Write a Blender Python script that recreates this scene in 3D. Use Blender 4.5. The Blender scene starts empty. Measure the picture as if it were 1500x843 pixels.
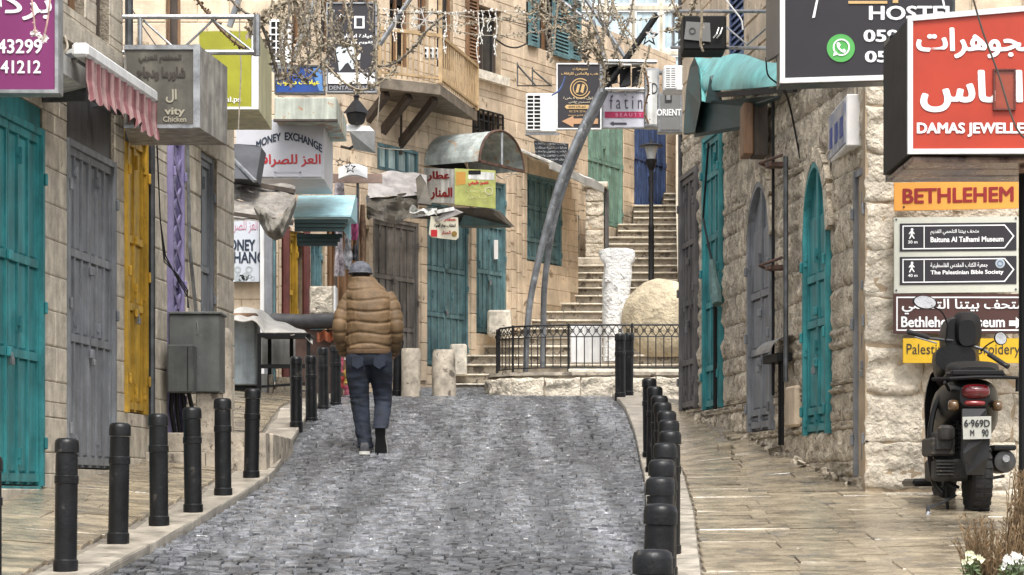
import bpy, bmesh, math, random
from mathutils import Vector, Matrix, noise
R = random.Random(7)
S = bpy.context.scene
COL = S.collection

# ---------------------------------------------------------------- camera, world, sun, exposure
cam = bpy.data.cameras.new('camera')
cam.sensor_width = 36.0
cam.lens = 84.0
cam.shift_y = 0.2043
cam.clip_start = 0.1
cam.clip_end = 1000
camo = bpy.data.objects.new('camera', cam)
COL.objects.link(camo)
camo.rotation_euler = (math.radians(90), 0, 0)
S.camera = camo
W_ = bpy.data.worlds.new('World')
S.world = W_
W_.use_nodes = True
nt = W_.node_tree
bg = nt.nodes['Background']
sky = nt.nodes.new('ShaderNodeTexSky')
sky.sky_type = 'NISHITA'
sky.sun_disc = False
SUN_EL, SUN_AZ = math.radians(60), math.radians(172)
sky.sun_elevation = SUN_EL
sky.sun_rotation = SUN_AZ
sky.air_density = 1.0
sky.dust_density = 4.0
hs = nt.nodes.new('ShaderNodeHueSaturation')
hs.inputs['Saturation'].default_value = 0.22
nt.links.new(sky.outputs[0], hs.inputs['Color'])
nt.links.new(hs.outputs[0], bg.inputs['Color'])
bg.inputs['Strength'].default_value = 0.15
sun = bpy.data.lights.new('sun', 'SUN')
sun.energy = 1.5
sun.angle = math.radians(18)
sun.color = (1.0, 0.96, 0.91)
so = bpy.data.objects.new('sun', sun)
COL.objects.link(so)
sd = Vector((math.sin(SUN_AZ) * math.cos(SUN_EL), math.cos(SUN_AZ) * math.cos(SUN_EL), math.sin(SUN_EL)))
so.rotation_euler = sd.to_track_quat('Z', 'Y').to_euler()
S.view_settings.view_transform = 'Standard'
S.view_settings.look = 'None'
S.view_settings.exposure = 1.12
S.view_settings.gamma = 1

# ---------------------------------------------------------------- helpers
F_ = 3500.0
def P(px, py, Y):
    return Vector(((px - 750) * Y / F_, Y, (728 - py) * Y / F_))
def lerp(tab, v):
    if v <= tab[0][0]: return tab[0][1]
    for (a, b), (c, d) in zip(tab, tab[1:]):
        if v <= c: return b + (d - b) * (v - a) / (c - a)
    return tab[-1][1]
def lin(c):
    return tuple(((x / 255) / 12.92 if x / 255 <= .04045 else ((x / 255 + .055) / 1.055) ** 2.4) for x in c)
ABS = {}
def absloc(o):
    return ABS.get(o.name, Vector((0, 0, 0))) if o else Vector((0, 0, 0))
def tag(o, label=None, cat=None, group=None, kind=None):
    if label: o['label'] = label
    if cat: o['category'] = cat
    if group: o['group'] = group
    if kind: o['kind'] = kind
    return o
def thing(name, label, cat, loc, group=None):
    o = bpy.data.objects.new(name, None)
    o.empty_display_size = .2
    COL.objects.link(o)
    o.location = loc
    ABS[o.name] = Vector(loc)
    return tag(o, label, cat, group)

class MB:
    def __init__(s, T=None):
        s.v = []; s.f = []; s.m = []; s.T = T
    def add(s, vs, fs, mi=0):
        b = len(s.v)
        if s.T: vs = [s.T(*v) for v in vs]
        s.v += [Vector(v) for v in vs]
        s.f += [tuple(i + b for i in f) for f in fs]
        s.m += [mi] * len(fs)
        return s
    def box(s, x0, x1, y0, y1, z0, z1, mi=0, c=0):
        if c <= 0:
            s.add([(x, y, z) for z in (z0, z1) for y in (y0, y1) for x in (x0, x1)],
                  [(0, 2, 3, 1), (4, 5, 7, 6), (0, 1, 5, 4), (2, 6, 7, 3), (0, 4, 6, 2), (1, 3, 7, 5)], mi)
            return s
        # chamfered box: 24 verts through a small bmesh
        bm = bmesh.new()
        bmesh.ops.create_cube(bm, size=1)
        for v in bm.verts:
            v.co = ((x0 + x1) / 2 + v.co.x * (x1 - x0), (y0 + y1) / 2 + v.co.y * (y1 - y0), (z0 + z1) / 2 + v.co.z * (z1 - z0))
        bmesh.ops.bevel(bm, geom=bm.edges[:], offset=c, segments=1, affect='EDGES')
        bm.verts.index_update()
        s.add([v.co[:] for v in bm.verts], [[v.index for v in f.verts] for f in bm.faces], mi)
        bm.free()
        return s
    def obox(s, c, ax, ay, az, mi=0):      # centre and three half-axis vectors
        c = Vector(c); ax = Vector(ax); ay = Vector(ay); az = Vector(az)
        s.add([c + ax * i + ay * j + az * k for k in (-1, 1) for j in (-1, 1) for i in (-1, 1)],
              [(0, 2, 3, 1), (4, 5, 7, 6), (0, 1, 5, 4), (2, 6, 7, 3), (0, 4, 6, 2), (1, 3, 7, 5)], mi)
        return s
    def beam(s, a, b, w, h, up=(0, 0, 1), mi=0):
        a = Vector(a); b = Vector(b); d = (b - a)
        L = d.length; d.normalize(); up = Vector(up)
        x = d.cross(up)
        if x.length < 1e-4: x = d.cross(Vector((1, 0, 0)))
        x.normalize(); z = x.cross(d)
        return s.obox((a + b) / 2, d * L / 2, x * w / 2, z * h / 2, mi)
    def tube(s, pts, r, n=8, mi=0, caps=True):
        pts = [Vector(p) for p in pts]
        rs = r if isinstance(r, (list, tuple)) else [r] * len(pts)
        vs = []; fs = []; px = None
        for i, p in enumerate(pts):
            d = (pts[min(i + 1, len(pts) - 1)] - pts[max(i - 1, 0)])
            if d.length < 1e-7: d = Vector((0, 0, 1))
            d.normalize()
            if px is None:
                a = Vector((0, 0, 1)) if abs(d.z) < .9 else Vector((1, 0, 0))
                px = d.cross(a).normalized()
            px = (px - d * px.dot(d))
            if px.length < 1e-5: px = d.orthogonal()
            px.normalize()
            py = d.cross(px)
            for k in range(n):
                t = 2 * math.pi * k / n
                vs.append(p + (px * math.cos(t) + py * math.sin(t)) * rs[i])
        for i in range(len(pts) - 1):
            for k in range(n):
                a = i * n + k; b = i * n + (k + 1) % n
                fs.append((a, b, b + n, a + n))
        if caps:
            fs.append(tuple(range(n - 1, -1, -1)))
            fs.append(tuple((len(pts) - 1) * n + k for k in range(n)))
        return s.add(vs, fs, mi)
    def lathe(s, c, prof, n=20, mi=0, axis='z'):   # prof: (r, h)
        c = Vector(c); vs = []; fs = []
        for r, h in prof:
            for k in range(n):
                t = 2 * math.pi * k / n
                if axis == 'z': vs.append(c + Vector((r * math.cos(t), r * math.sin(t), h)))
                elif axis == 'y': vs.append(c + Vector((r * math.cos(t), h, r * math.sin(t))))
                else: vs.append(c + Vector((h, r * math.cos(t), r * math.sin(t))))
        for i in range(len(prof) - 1):
            for k in range(n):
                a = i * n + k; b = i * n + (k + 1) % n
                fs.append((a, b, b + n, a + n))
        fs.append(tuple(range(n - 1, -1, -1)))
        fs.append(tuple((len(prof) - 1) * n + k for k in range(n)))
        return s.add(vs, fs, mi)
    def ext(s, pts, vec, mi=0):                    # polygon extruded along vec
        pts = [Vector(p) for p in pts]; vec = Vector(vec); n = len(pts)
        fs = [tuple(range(n)), tuple(range(2 * n - 1, n - 1, -1))]
        fs += [(i, (i + 1) % n, (i + 1) % n + n, i + n) for i in range(n)]
        return s.add(pts + [p + vec for p in pts], fs, mi)
    def grid(s, fn, nu, nv, mi=0, back=None):      # fn(a, b) a,b in 0..1; back = vector for thickness
        vs = [Vector(fn(i / nu, j / nv)) for j in range(nv + 1) for i in range(nu + 1)]
        q = lambda i, j: j * (nu + 1) + i
        fs = [(q(i, j), q(i + 1, j), q(i + 1, j + 1), q(i, j + 1)) for j in range(nv) for i in range(nu)]
        if back is not None:
            N = len(vs); b = Vector(back)
            vs += [v + b for v in vs]
            fs += [tuple(N + k for k in reversed(f)) for f in fs]
            for i in range(nu):
                fs += [(q(i, 0), q(i, 0) + N, q(i + 1, 0) + N, q(i + 1, 0)), (q(i, nv), q(i + 1, nv), q(i + 1, nv) + N, q(i, nv) + N)]
            for j in range(nv):
                fs += [(q(0, j), q(0, j + 1), q(0, j + 1) + N, q(0, j) + N), (q(nu, j), q(nu, j) + N, q(nu, j + 1) + N, q(nu, j + 1))]
        return s.add(vs, fs, mi)
    def mesh(s, name, mats, off=Vector((0, 0, 0)), smooth=False, recalc=True):
        me = bpy.data.meshes.new(name)
        me.from_pydata([tuple(v - off) for v in s.v], [], s.f)
        for m in (mats if isinstance(mats, (list, tuple)) else [mats]): me.materials.append(m)
        me.polygons.foreach_set('material_index', s.m)
        if recalc:
            bm = bmesh.new(); bm.from_mesh(me)
            bmesh.ops.recalc_face_normals(bm, faces=bm.faces[:])
            bm.to_mesh(me); bm.free()
        if smooth:
            me.polygons.foreach_set('use_smooth', [True] * len(me.polygons))
            me.set_sharp_from_angle(angle=math.radians(40))
        me.update()
        return me
    def build(s, name, mats, parent=None, smooth=False, recalc=True, loc=None, label=None, cat=None, group=None, kind=None):
        base = absloc(parent)
        if loc is None:
            loc = base if parent else Vector((sum(v.x for v in s.v) / len(s.v), sum(v.y for v in s.v) / len(s.v), min(v.z for v in s.v)))
        loc = Vector(loc)
        o = bpy.data.objects.new(name, s.mesh(name, mats, loc, smooth, recalc))
        COL.objects.link(o)
        o.parent = parent
        o.location = loc - base
        ABS[o.name] = loc
        return tag(o, label, cat, group, kind)

def piece(name, me, parent, loc, rot=(0, 0, 0), scale=(1, 1, 1)):
    o = bpy.data.objects.new(name, me)
    COL.objects.link(o)
    o.parent = parent
    loc = Vector(loc)
    o.location = loc - absloc(parent)
    o.rotation_euler = rot
    o.scale = scale
    ABS[o.name] = loc
    return o
def copy_tree(o, off, parent=None):
    c = o.copy(); COL.objects.link(c)
    if parent: c.parent = parent
    else: c.location = o.location + Vector(off)
    ABS[c.name] = absloc(o) + Vector(off)
    for ch in o.children: copy_tree(ch, off, c)
    return c

# ---------------------------------------------------------------- materials
MATS = {}
def M(name, col, rough=.6, var=.2, scale=5, bump=.25, bscale=40, metal=0, rand=.0, streak=0, spot=None, spotc=None, sscale=6, det=8, dist=.01, coat=0, spec=.5, col2=None, aniso=None):
    """procedural surface: two-scale noise colour, per-object value shift, drips, worn spots, relief"""
    m = bpy.data.materials.new(name); m.use_nodes = True
    n = m.node_tree; L = n.links
    bs = n.nodes['Principled BSDF']
    col = Vector(col[:3]); c2 = Vector(col2) if col2 else col * (1 - var * 1.6)
    geo = n.nodes.new('ShaderNodeNewGeometry')
    mp = n.nodes.new('ShaderNodeMapping')
    if aniso: mp.inputs['Scale'].default_value = aniso
    L.new(geo.outputs['Position'], mp.inputs['Vector'])
    nz = n.nodes.new('ShaderNodeTexNoise'); nz.inputs['Scale'].default_value = scale; nz.inputs['Detail'].default_value = det; nz.inputs['Roughness'].default_value = .65
    L.new(mp.outputs[0], nz.inputs['Vector'])
    r = n.nodes.new('ShaderNodeMapRange'); r.inputs[1].default_value = .36; r.inputs[2].default_value = .64
    L.new(nz.outputs[0], r.inputs[0])
    mx = n.nodes.new('ShaderNodeMix'); mx.data_type = 'RGBA'
    mx.inputs[6].default_value = (*c2, 1); mx.inputs[7].default_value = (*(col * (1 + var * .6)), 1)
    L.new(r.outputs[0], mx.inputs[0])
    out = mx.outputs[2]
    if streak:
        m2 = n.nodes.new('ShaderNodeMapping'); m2.inputs['Scale'].default_value = (5, 5, .45)
        L.new(geo.outputs['Position'], m2.inputs['Vector'])
        n2 = n.nodes.new('ShaderNodeTexNoise'); n2.inputs['Scale'].default_value = 2.2; n2.inputs['Detail'].default_value = 6
        L.new(m2.outputs[0], n2.inputs['Vector'])
        r2 = n.nodes.new('ShaderNodeMapRange'); r2.inputs[1].default_value = .4; r2.inputs[2].default_value = .62
        r2.inputs[3].default_value = 1 - streak; r2.inputs[4].default_value = 1 + streak * .35
        L.new(n2.outputs[0], r2.inputs[0])
        ml = n.nodes.new('ShaderNodeMix'); ml.data_type = 'RGBA'; ml.blend_type = 'MULTIPLY'; ml.inputs[0].default_value = 1
        L.new(out, ml.inputs[6]); L.new(r2.outputs[0], ml.inputs[7])
        out = ml.outputs[2]
    if spot:
        n3 = n.nodes.new('ShaderNodeTexNoise'); n3.inputs['Scale'].default_value = sscale; n3.inputs['Detail'].default_value = 7; n3.inputs['Roughness'].default_value = .7
        L.new(geo.outputs['Position'], n3.inputs['Vector'])
        r3 = n.nodes.new('ShaderNodeMapRange'); r3.inputs[1].default_value = spot; r3.inputs[2].default_value = spot + .05
        L.new(n3.outputs[0], r3.inputs[0])
        m3 = n.nodes.new('ShaderNodeMix'); m3.data_type = 'RGBA'; m3.inputs[7].default_value = (*spotc, 1)
        L.new(r3.outputs[0], m3.inputs[0]); L.new(out, m3.inputs[6])
        out = m3.outputs[2]
    if rand:
        oi = n.nodes.new('ShaderNodeObjectInfo')
        r4 = n.nodes.new('ShaderNodeMapRange'); r4.inputs[3].default_value = 1 - rand; r4.inputs[4].default_value = 1 + rand
        L.new(oi.outputs['Random'], r4.inputs[0])
        h = n.nodes.new('ShaderNodeHueSaturation')
        L.new(r4.outputs[0], h.inputs['Value']); L.new(out, h.inputs['Color'])
        out = h.outputs[0]
    L.new(out, bs.inputs['Base Color'])
    rr = n.nodes.new('ShaderNodeMapRange'); rr.inputs[3].default_value = max(.03, rough - .1); rr.inputs[4].default_value = min(1, rough + .1)
    L.new(nz.outputs[0], rr.inputs[0]); L.new(rr.outputs[0], bs.inputs['Roughness'])
    bs.inputs['Metallic'].default_value = metal
    bs.inputs['Specular IOR Level'].default_value = spec
    bs.inputs['Coat Weight'].default_value = coat
    if bump:
        nb = n.nodes.new('ShaderNodeTexNoise'); nb.inputs['Scale'].default_value = bscale; nb.inputs['Detail'].default_value = 5
        L.new(mp.outputs[0], nb.inputs['Vector'])
        b = n.nodes.new('ShaderNodeBump'); b.inputs['Strength'].default_value = bump; b.inputs['Distance'].default_value = dist
        L.new(nb.outputs[0], b.inputs['Height']); L.new(b.outputs[0], bs.inputs['Normal'])
    MATS[name] = m
    return m

cream_stone = M('cream_stone', (.66, .53, .385), .85, .18, 2.2, .5, 30, rand=.10, streak=.10, spot=.60, spotc=(.24, .17, .11), sscale=3.5)
ashlar = M('ashlar', (.54, .48, .385), .85, .2, 7, .6, 60, rand=.06, streak=.15, spot=.65, spotc=(.17, .14, .11), sscale=9)
rubble = M('rubble', (.58, .50, .385), .9, .25, 8, 1.0, 34, rand=.2, streak=.22, spot=.56, spotc=(.22, .175, .125), sscale=11, dist=.03)
facade_stone = M('facade_stone', (.64, .57, .46), .9, .22, 9, 1.0, 30, rand=.12, spot=.64, spotc=(.40, .29, .17), sscale=4, dist=.03)
mortar = M('mortar', (.27, .23, .175), .95, .3, 9, .8, 40, dist=.02)
mortar_light = M('mortar_light', (.40, .31, .21), .95, .2, 6, .5, 40)
plaster = M('plaster', (.62, .56, .44), .9, .2, 1.6, .3, 30, streak=.25, spot=.66, spotc=(.3, .26, .2), sscale=3)
step_stone = M('step_stone', (.42, .365, .29), .75, .3, 6, .6, 40, rand=.1, spot=.57, spotc=(.11, .09, .07), sscale=7)
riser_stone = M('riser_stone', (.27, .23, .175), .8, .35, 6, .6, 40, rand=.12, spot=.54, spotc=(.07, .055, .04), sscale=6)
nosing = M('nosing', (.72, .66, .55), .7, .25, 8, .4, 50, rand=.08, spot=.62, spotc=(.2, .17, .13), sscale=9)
slab = M('slab', (.32, .265, .185), .27, .3, 4.5, .45, 18, rand=.14, spot=.56, spotc=(.17, .15, .12), sscale=3.2, aniso=(1, 1.5, 1), spec=.7)
kerbm = M('kerbm', (.38, .34, .28), .4, .3, 5, .4, 30, rand=.1, spot=.6, spotc=(.16, .14, .11), sscale=6, spec=.6)
grout = M('grout', (.21, .185, .15), .6, .3, 8, .4, 40)
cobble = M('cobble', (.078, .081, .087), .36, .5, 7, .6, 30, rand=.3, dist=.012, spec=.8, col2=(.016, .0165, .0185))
def wet_painted_sheen(m):
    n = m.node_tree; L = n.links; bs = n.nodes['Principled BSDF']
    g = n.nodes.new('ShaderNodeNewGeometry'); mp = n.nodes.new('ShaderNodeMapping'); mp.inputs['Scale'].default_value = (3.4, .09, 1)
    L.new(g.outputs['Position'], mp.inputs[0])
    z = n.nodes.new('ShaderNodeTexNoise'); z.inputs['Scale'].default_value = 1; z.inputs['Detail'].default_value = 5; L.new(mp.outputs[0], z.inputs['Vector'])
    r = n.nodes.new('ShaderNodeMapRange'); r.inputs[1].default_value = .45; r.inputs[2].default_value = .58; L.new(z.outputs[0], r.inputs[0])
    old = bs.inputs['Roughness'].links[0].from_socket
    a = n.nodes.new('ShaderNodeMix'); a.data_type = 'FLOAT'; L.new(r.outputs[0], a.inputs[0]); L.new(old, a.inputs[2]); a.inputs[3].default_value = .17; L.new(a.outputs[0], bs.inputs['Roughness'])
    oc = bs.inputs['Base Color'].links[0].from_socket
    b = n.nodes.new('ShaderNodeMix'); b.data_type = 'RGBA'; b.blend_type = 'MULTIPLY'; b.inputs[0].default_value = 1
    r2 = n.nodes.new('ShaderNodeMapRange'); r2.inputs[1].default_value = .42; r2.inputs[2].default_value = .60; r2.inputs[3].default_value = .8; r2.inputs[4].default_value = 1.9; L.new(z.outputs[0], r2.inputs[0])  # base colour lightened along the streaks as a painted wet sheen
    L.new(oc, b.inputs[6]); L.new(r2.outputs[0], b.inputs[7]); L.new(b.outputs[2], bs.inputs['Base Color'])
wet_painted_sheen(cobble)
road_bed = M('road_bed', (.012, .012, .014), .6, .4, 14, .6, 50, spec=.6)
teal = M('teal', (.036, .235, .25), .5, .2, 4, .15, 60, rand=.07, streak=.3, spot=.70, spotc=(.10, .10, .09), sscale=11)
teal_far = M('teal_far', (.12, .225, .245), .55, .25, 5, .2, 50, rand=.08, streak=.25, spot=.66, spotc=(.20, .22, .2), sscale=9)
green_pale = M('green_pale', (.22, .36, .29), .6, .2, 5, .2, 50, rand=.05, streak=.25, spot=.64, spotc=(.30, .24, .16), sscale=8)
blue_paint = M('blue_paint', (.075, .12, .26), .55, .25, 5, .2, 50, rand=.05, streak=.25, spot=.66, spotc=(.2, .18, .15), sscale=8)
grey_door = M('grey_door', (.20, .21, .225), .5, .15, 5, .15, 60, rand=.05, streak=.22, spot=.71, spotc=(.10, .08, .06), sscale=12)
dark_door = M('dark_door', (.10, .095, .095), .5, .25, 5, .2, 60, rand=.05, streak=.25, spot=.66, spotc=(.17, .12, .08), sscale=9)
old_door = M('old_door', (.22, .20, .18), .6, .25, 4, .2, 50, rand=.07, streak=.35, spot=.64, spotc=(.12, .10, .08), sscale=8)
yellow_door = M('yellow_door', (.55, .33, .035), .5, .2, 5, .2, 50, rand=.05, streak=.3, spot=.64, spotc=(.13, .08, .03), sscale=10)
purple_door = M('purple_door', (.23, .20, .36), .5, .15, 5, .15, 50, rand=.05, streak=.2)
rust = M('rust', (.10, .055, .04), .8, .4, 9, .5, 60, spot=.6, spotc=(.22, .10, .05), sscale=14)
wood_dark = M('wood_dark', (.07, .052, .04), .7, .35, 6, .5, 40, aniso=(1, 1, .2))
wood_brown = M('wood_brown', (.22, .12, .06), .6, .35, 6, .4, 40, aniso=(1, 1, .2))
steel = M('steel', (.32, .33, .34), .38, .25, 8, .15, 40, metal=.7, spot=.66, spotc=(.14, .11, .09), sscale=14)
steel_dark = M('steel_dark', (.09, .095, .10), .4, .3, 8, .15, 40, metal=.5, spot=.68, spotc=(.18, .13, .1), sscale=12)
iron = M('iron', (.014, .014, .015), .5, .3, 12, .15, 60, spec=.3)
bollard_m = M('bollard_m', (.0075, .008, .009), .38, .35, 9, .2, 50, spec=.3, spot=.62, spotc=(.045, .04, .034), sscale=9)
black_gloss = M('black_gloss', (.006, .006, .008), .3, .2, 4, .02, 20, spec=.6)
black_matte = M('black_matte', (.006, .006, .0065), .6, .2, 6, .05, 40, spec=.25)
white_paint = M('white_paint', (.74, .74, .73), .4, .08, 4, .05, 30, streak=.10, spot=.72, spotc=(.45, .42, .36), sscale=7)
white_dirty = M('white_dirty', (.58, .58, .55), .5, .18, 4, .1, 30, streak=.3, spot=.64, spotc=(.33, .25, .16), sscale=6)
glass = M('glass', (.03, .036, .042), .08, .4, 1.5, .02, 6, spec=.8)
pale_glass = M('pale_glass', (.42, .52, .56), .2, .2, 1.2, .03, 6, streak=.2)
print_white = M('print_white', (.80, .80, .80), .5, .03, 3, 0)
print_black = M('print_black', (.02, .02, .022), .5, .05, 3, 0)
# ---------------------------------------------------------------- writing
_AF = {'ا': ('D', 0xFE8D), 'أ': ('D', 0xFE83), 'ة': ('D', 0xFE93), 'ت': ('J', 0xFE95), 'ب': ('J', 0xFE8F), 'ج': ('J', 0xFE9D), 'ح': ('J', 0xFEA1), 'د': ('D', 0xFEA9), 'ر': ('D', 0xFEAD), 'ز': ('D', 0xFEAF), 'س': ('J', 0xFEB1), 'ش': ('J', 0xFEB5), 'ص': ('J', 0xFEB9), 'ط': ('J', 0xFEC1), 'ع': ('J', 0xFEC9), 'غ': ('J', 0xFECD), 'ف': ('J', 0xFED1), 'ق': ('J', 0xFED5), 'ك': ('J', 0xFED9), 'ل': ('J', 0xFEDD), 'م': ('J', 0xFEE1), 'ن': ('J', 0xFEE5), 'ه': ('J', 0xFEE9), 'و': ('D', 0xFEED), 'ي': ('J', 0xFEF1)}
def ar(s):
    out = []
    for w in s.split(' '):
        o = []
        for i, c in enumerate(w):
            if c not in _AF: o.append(c); continue
            k, b = _AF[c]
            p = i > 0 and w[i - 1] in _AF and _AF[w[i - 1]][0] == 'J'
            q = k == 'J' and i + 1 < len(w) and w[i + 1] in _AF
            o.append(chr(b + (3 if (p and q) else 2 if q else 1 if p else 0)))
        out.append(''.join(reversed(o)))
    return ' '.join(reversed(out))
def text_geo(body, bold=0.0):
    c = bpy.data.curves.new('letters', 'FONT'); c.body = body; c.size = 1; c.resolution_u = 3
    o = bpy.data.objects.new('letters', c); COL.objects.link(o)
    dg = bpy.context.evaluated_depsgraph_get()
    me = bpy.data.meshes.new_from_object(o.evaluated_get(dg))
    V = [v.co.copy() for v in me.vertices]; Fc = [tuple(p.vertices) for p in me.polygons]
    bpy.data.objects.remove(o); bpy.data.curves.remove(c); bpy.data.meshes.remove(me)
    if bold:
        vs = []; fs = []
        k = 0
        for dx, dy in ((0, 0), (bold, 0), (-bold, 0), (0, bold * .7), (0, -bold * .7), (bold * .7, bold * .5), (-bold * .7, -bold * .5), (bold * .7, -bold * .5), (-bold * .7, bold * .5)):
            b = len(vs)
            vs += [Vector((v.x + dx, v.y + dy, k)) for v in V]
            fs += [tuple(i + b for i in f) for f in Fc]
            k += 1
        return vs, fs
    return V, Fc
def write(body, fn, x0, y0, x1, y1, mat, parent, bold=.0, name='lettering', warp=None):
    """fit the words into the rectangle x0..x1, y0(top)..y1(bottom) of the sign surface fn(x, y, proud)"""
    V, Fc = text_geo(body, bold)
    if not V: return
    ax, bx = min(v.x for v in V), max(v.x for v in V)
    ay, by = min(v.y for v in V), max(v.y for v in V)
    mb = MB()
    vs = []
    for v in V:
        a = (v.x - ax) / (bx - ax); b = (v.y - ay) / (by - ay)
        x = x0 + (x1 - x0) * a; y = y1 + (y0 - y1) * b
        if warp: x, y = warp(a, b, x, y)
        vs.append(fn(x, y, .004 + v.z * .0003))
    mb.add(vs, Fc)
    return mb.build(name, mat, parent, recalc=False)
def shape(pts, fn, mat, parent, name='emblem', proud=.004, th=.003):
    mb = MB()
    a = [fn(x, y, proud) for x, y in pts]
    d = fn(pts[0][0], pts[0][1], proud + th) - a[0]
    mb.ext(a, d)
    return mb.build(name, mat, parent)
def disc(cx, cy, r, n=28, r2=None, a0=0, a1=2 * math.pi):
    if r2 is None: return [(cx + r * math.cos(2 * math.pi * k / n), cy + r * math.sin(2 * math.pi * k / n)) for k in range(n)]
    o = [(cx + r * math.cos(a0 + (a1 - a0) * k / n), cy + r * math.sin(a0 + (a1 - a0) * k / n)) for k in range(n + 1)]
    i = [(cx + r2 * math.cos(a0 + (a1 - a0) * k / n), cy + r2 * math.sin(a0 + (a1 - a0) * k / n)) for k in range(n, -1, -1)]
    return o + i
def flat_mat(name, rgb, rough=.45, var=.06, **k):
    k_ = .78
    return M(name, tuple(c * k_ for c in lin(rgb)), rough, var, 3, .03, 20, **k)

def facing(Y):                         # vertical plane square to the street at distance Y
    return lambda x, y, p=0: P(x, y, Y) + Vector((0, -p, 0))
def slanted(xa, Ya, xb, Yb):           # vertical plane through two photo columns at two distances
    A = P(xa, 728, Ya); B = P(xb, 728, Yb)
    d = (B - A).normalized(); n = Vector((d.y, -d.x, 0))
    if n.y > 0: n = -n
    def fn(x, y, p=0):
        k = (x - 750) / F_
        # A + t d ; X = k Y
        t = (k * A.y - A.x) / (d.x - k * d.y)
        Yy = A.y + t * d.y
        return Vector((k * Yy, Yy, (728 - y) * Yy / F_)) + n * p
    return fn

# ---------------------------------------------------------------- ground heights
BT = [(-20, -3.43), (22.7, .40), (25, .72), (27, 1.0), (28.5, 1.14), (31, 1.33), (35, 1.64), (38, 1.66), (80, 1.7)]
WR = [(-20, -3.4), (8, -.86), (15, -.26), (18.4, .03), (20, .22), (22.15, .50), (26.2, .97), (28.5, 1.24), (31, 1.4), (35, 1.66), (80, 1.74)]
XLT = [(0, -3.0), (13.5, -2.33), (15.3, -2.22), (16.8, -2.15), (18.6, -2.09), (20.4, -2.05), (23.6, -2.19), (27, -2.27), (31, -2.23), (40, -2.2)]
XRT = [(0, -.1), (8, .33), (13.4, .73), (17, .96), (20, 1.11), (23.3, 1.23), (25, 1.27), (31, 1.3), (40, 1.3)]
def Bz(Y): return lerp(BT, Y)
def XL(Y): return lerp(XLT, Y)
def XR(Y): return lerp(XRT, Y)
def wallR(Y): return 2.74 - .111 * (Y - 18.4)
def wallL(Y): return -3.43 + .098 * (Y - 17.86)
def gz(X, Y):
    b = Bz(Y)
    if Y > 31: return b - .06
    if XL(Y) <= X <= XR(Y): return b - .075
    if X > XR(Y):
        t = min(1, max(0, X - XR(Y) - .34) / max(.3, wallR(Y) - XR(Y) - .34)) ** 1.6
        return b + t * (lerp(WR, Y) - b)
    t = min(1, (XL(Y) - X) / 1.3)
    return b + t * .1

def strip(xa, xb, y0, y1, fz, nx, ny):
    mb = MB()
    vs = []
    for j in range(ny + 1):
        Y = y0 + (y1 - y0) * j / ny
        for i in range(nx + 1):
            X = xa(Y) + (xb(Y) - xa(Y)) * i / nx
            vs.append((X, Y, fz(X, Y)))
    mb.add(vs, [(j * (nx + 1) + i, j * (nx + 1) + i + 1, (j + 1) * (nx + 1) + i + 1, (j + 1) * (nx + 1) + i) for j in range(ny) for i in range(nx)])
    return mb
g = strip(lambda Y: -60, lambda Y: 60, -20, 140, lambda X, Y: Bz(Y) - .35, 12, 80).build('ground', grout, kind='structure', recalc=False)
road = strip(lambda Y: XL(Y) - .02, lambda Y: XR(Y) + .02, -4, 31, lambda X, Y: Bz(Y) - .088, 8, 90).build('road', road_bed, kind='structure', recalc=False)
plaza = strip(lambda Y: -3.6, lambda Y: 3.2, 31, 36, lambda X, Y: Bz(Y) - .088, 8, 12).build('plaza', road_bed, kind='structure', recalc=False)
pav_l = strip(lambda Y: -4.6, lambda Y: XL(Y), -4, 31.2, lambda X, Y: gz(min(X, XL(Y) - .001), Y) - .012, 8, 90).build('pavement', grout, kind='structure', recalc=False)
pav_r = strip(lambda Y: XR(Y), lambda Y: 6.5 if Y < 18.6 else wallR(Y) + .2, -4, 31.2, lambda X, Y: gz(max(X, XR(Y) + .001), Y) - .012, 10, 90).build('pavement', grout, kind='structure', recalc=False)

# kerb stones, each a piece
def slope_piece(name, me, parent, X0, X1, Y0, Y1, lift=0.0, jit=.002):
    X = (X0 + X1) / 2; Y = (Y0 + Y1) / 2
    e = .12
    z = gz(X, Y)
    sy = (gz(X, Y + e) - gz(X, Y - e)) / (2 * e)
    sx = 0
    if abs(X1 - X0) > .1:
        sx = (gz(X + .05, Y) - gz(X - .05, Y)) / .1
        sx = max(-.12, min(.12, sx))
    return piece(name, me, parent, (X, Y, z + lift + R.uniform(-jit, jit) * 2), (math.atan(sy) + R.uniform(-.006, .006), -math.atan(sx) + R.uniform(-.006, .006), 0), (X1 - X0, Y1 - Y0, 1))
def unit_slab(name, mat, th, c):
    out = []
    for k in range(4):
        bm = bmesh.new(); bmesh.ops.create_cube(bm, size=1)
        for v in bm.verts: v.co.z = v.co.z * th - th / 2 + (.0)
        bmesh.ops.bevel(bm, geom=[e for e in bm.edges if all(v.co.z > -th * .4 for v in e.verts)], offset=c, segments=1, affect='EDGES')
        for v in bm.verts:
            v.co.x += R.uniform(-.008, .008); v.co.y += R.uniform(-.012, .012)
        me = bpy.data.meshes.new(name); bm.to_mesh(me); bm.free(); me.materials.append(mat); out.append(me)
    return out
slabs = unit_slab('paving_slab', slab, .06, .006)
kerbs = unit_slab('kerb_stone', kerbm, .16, .01)
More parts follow.
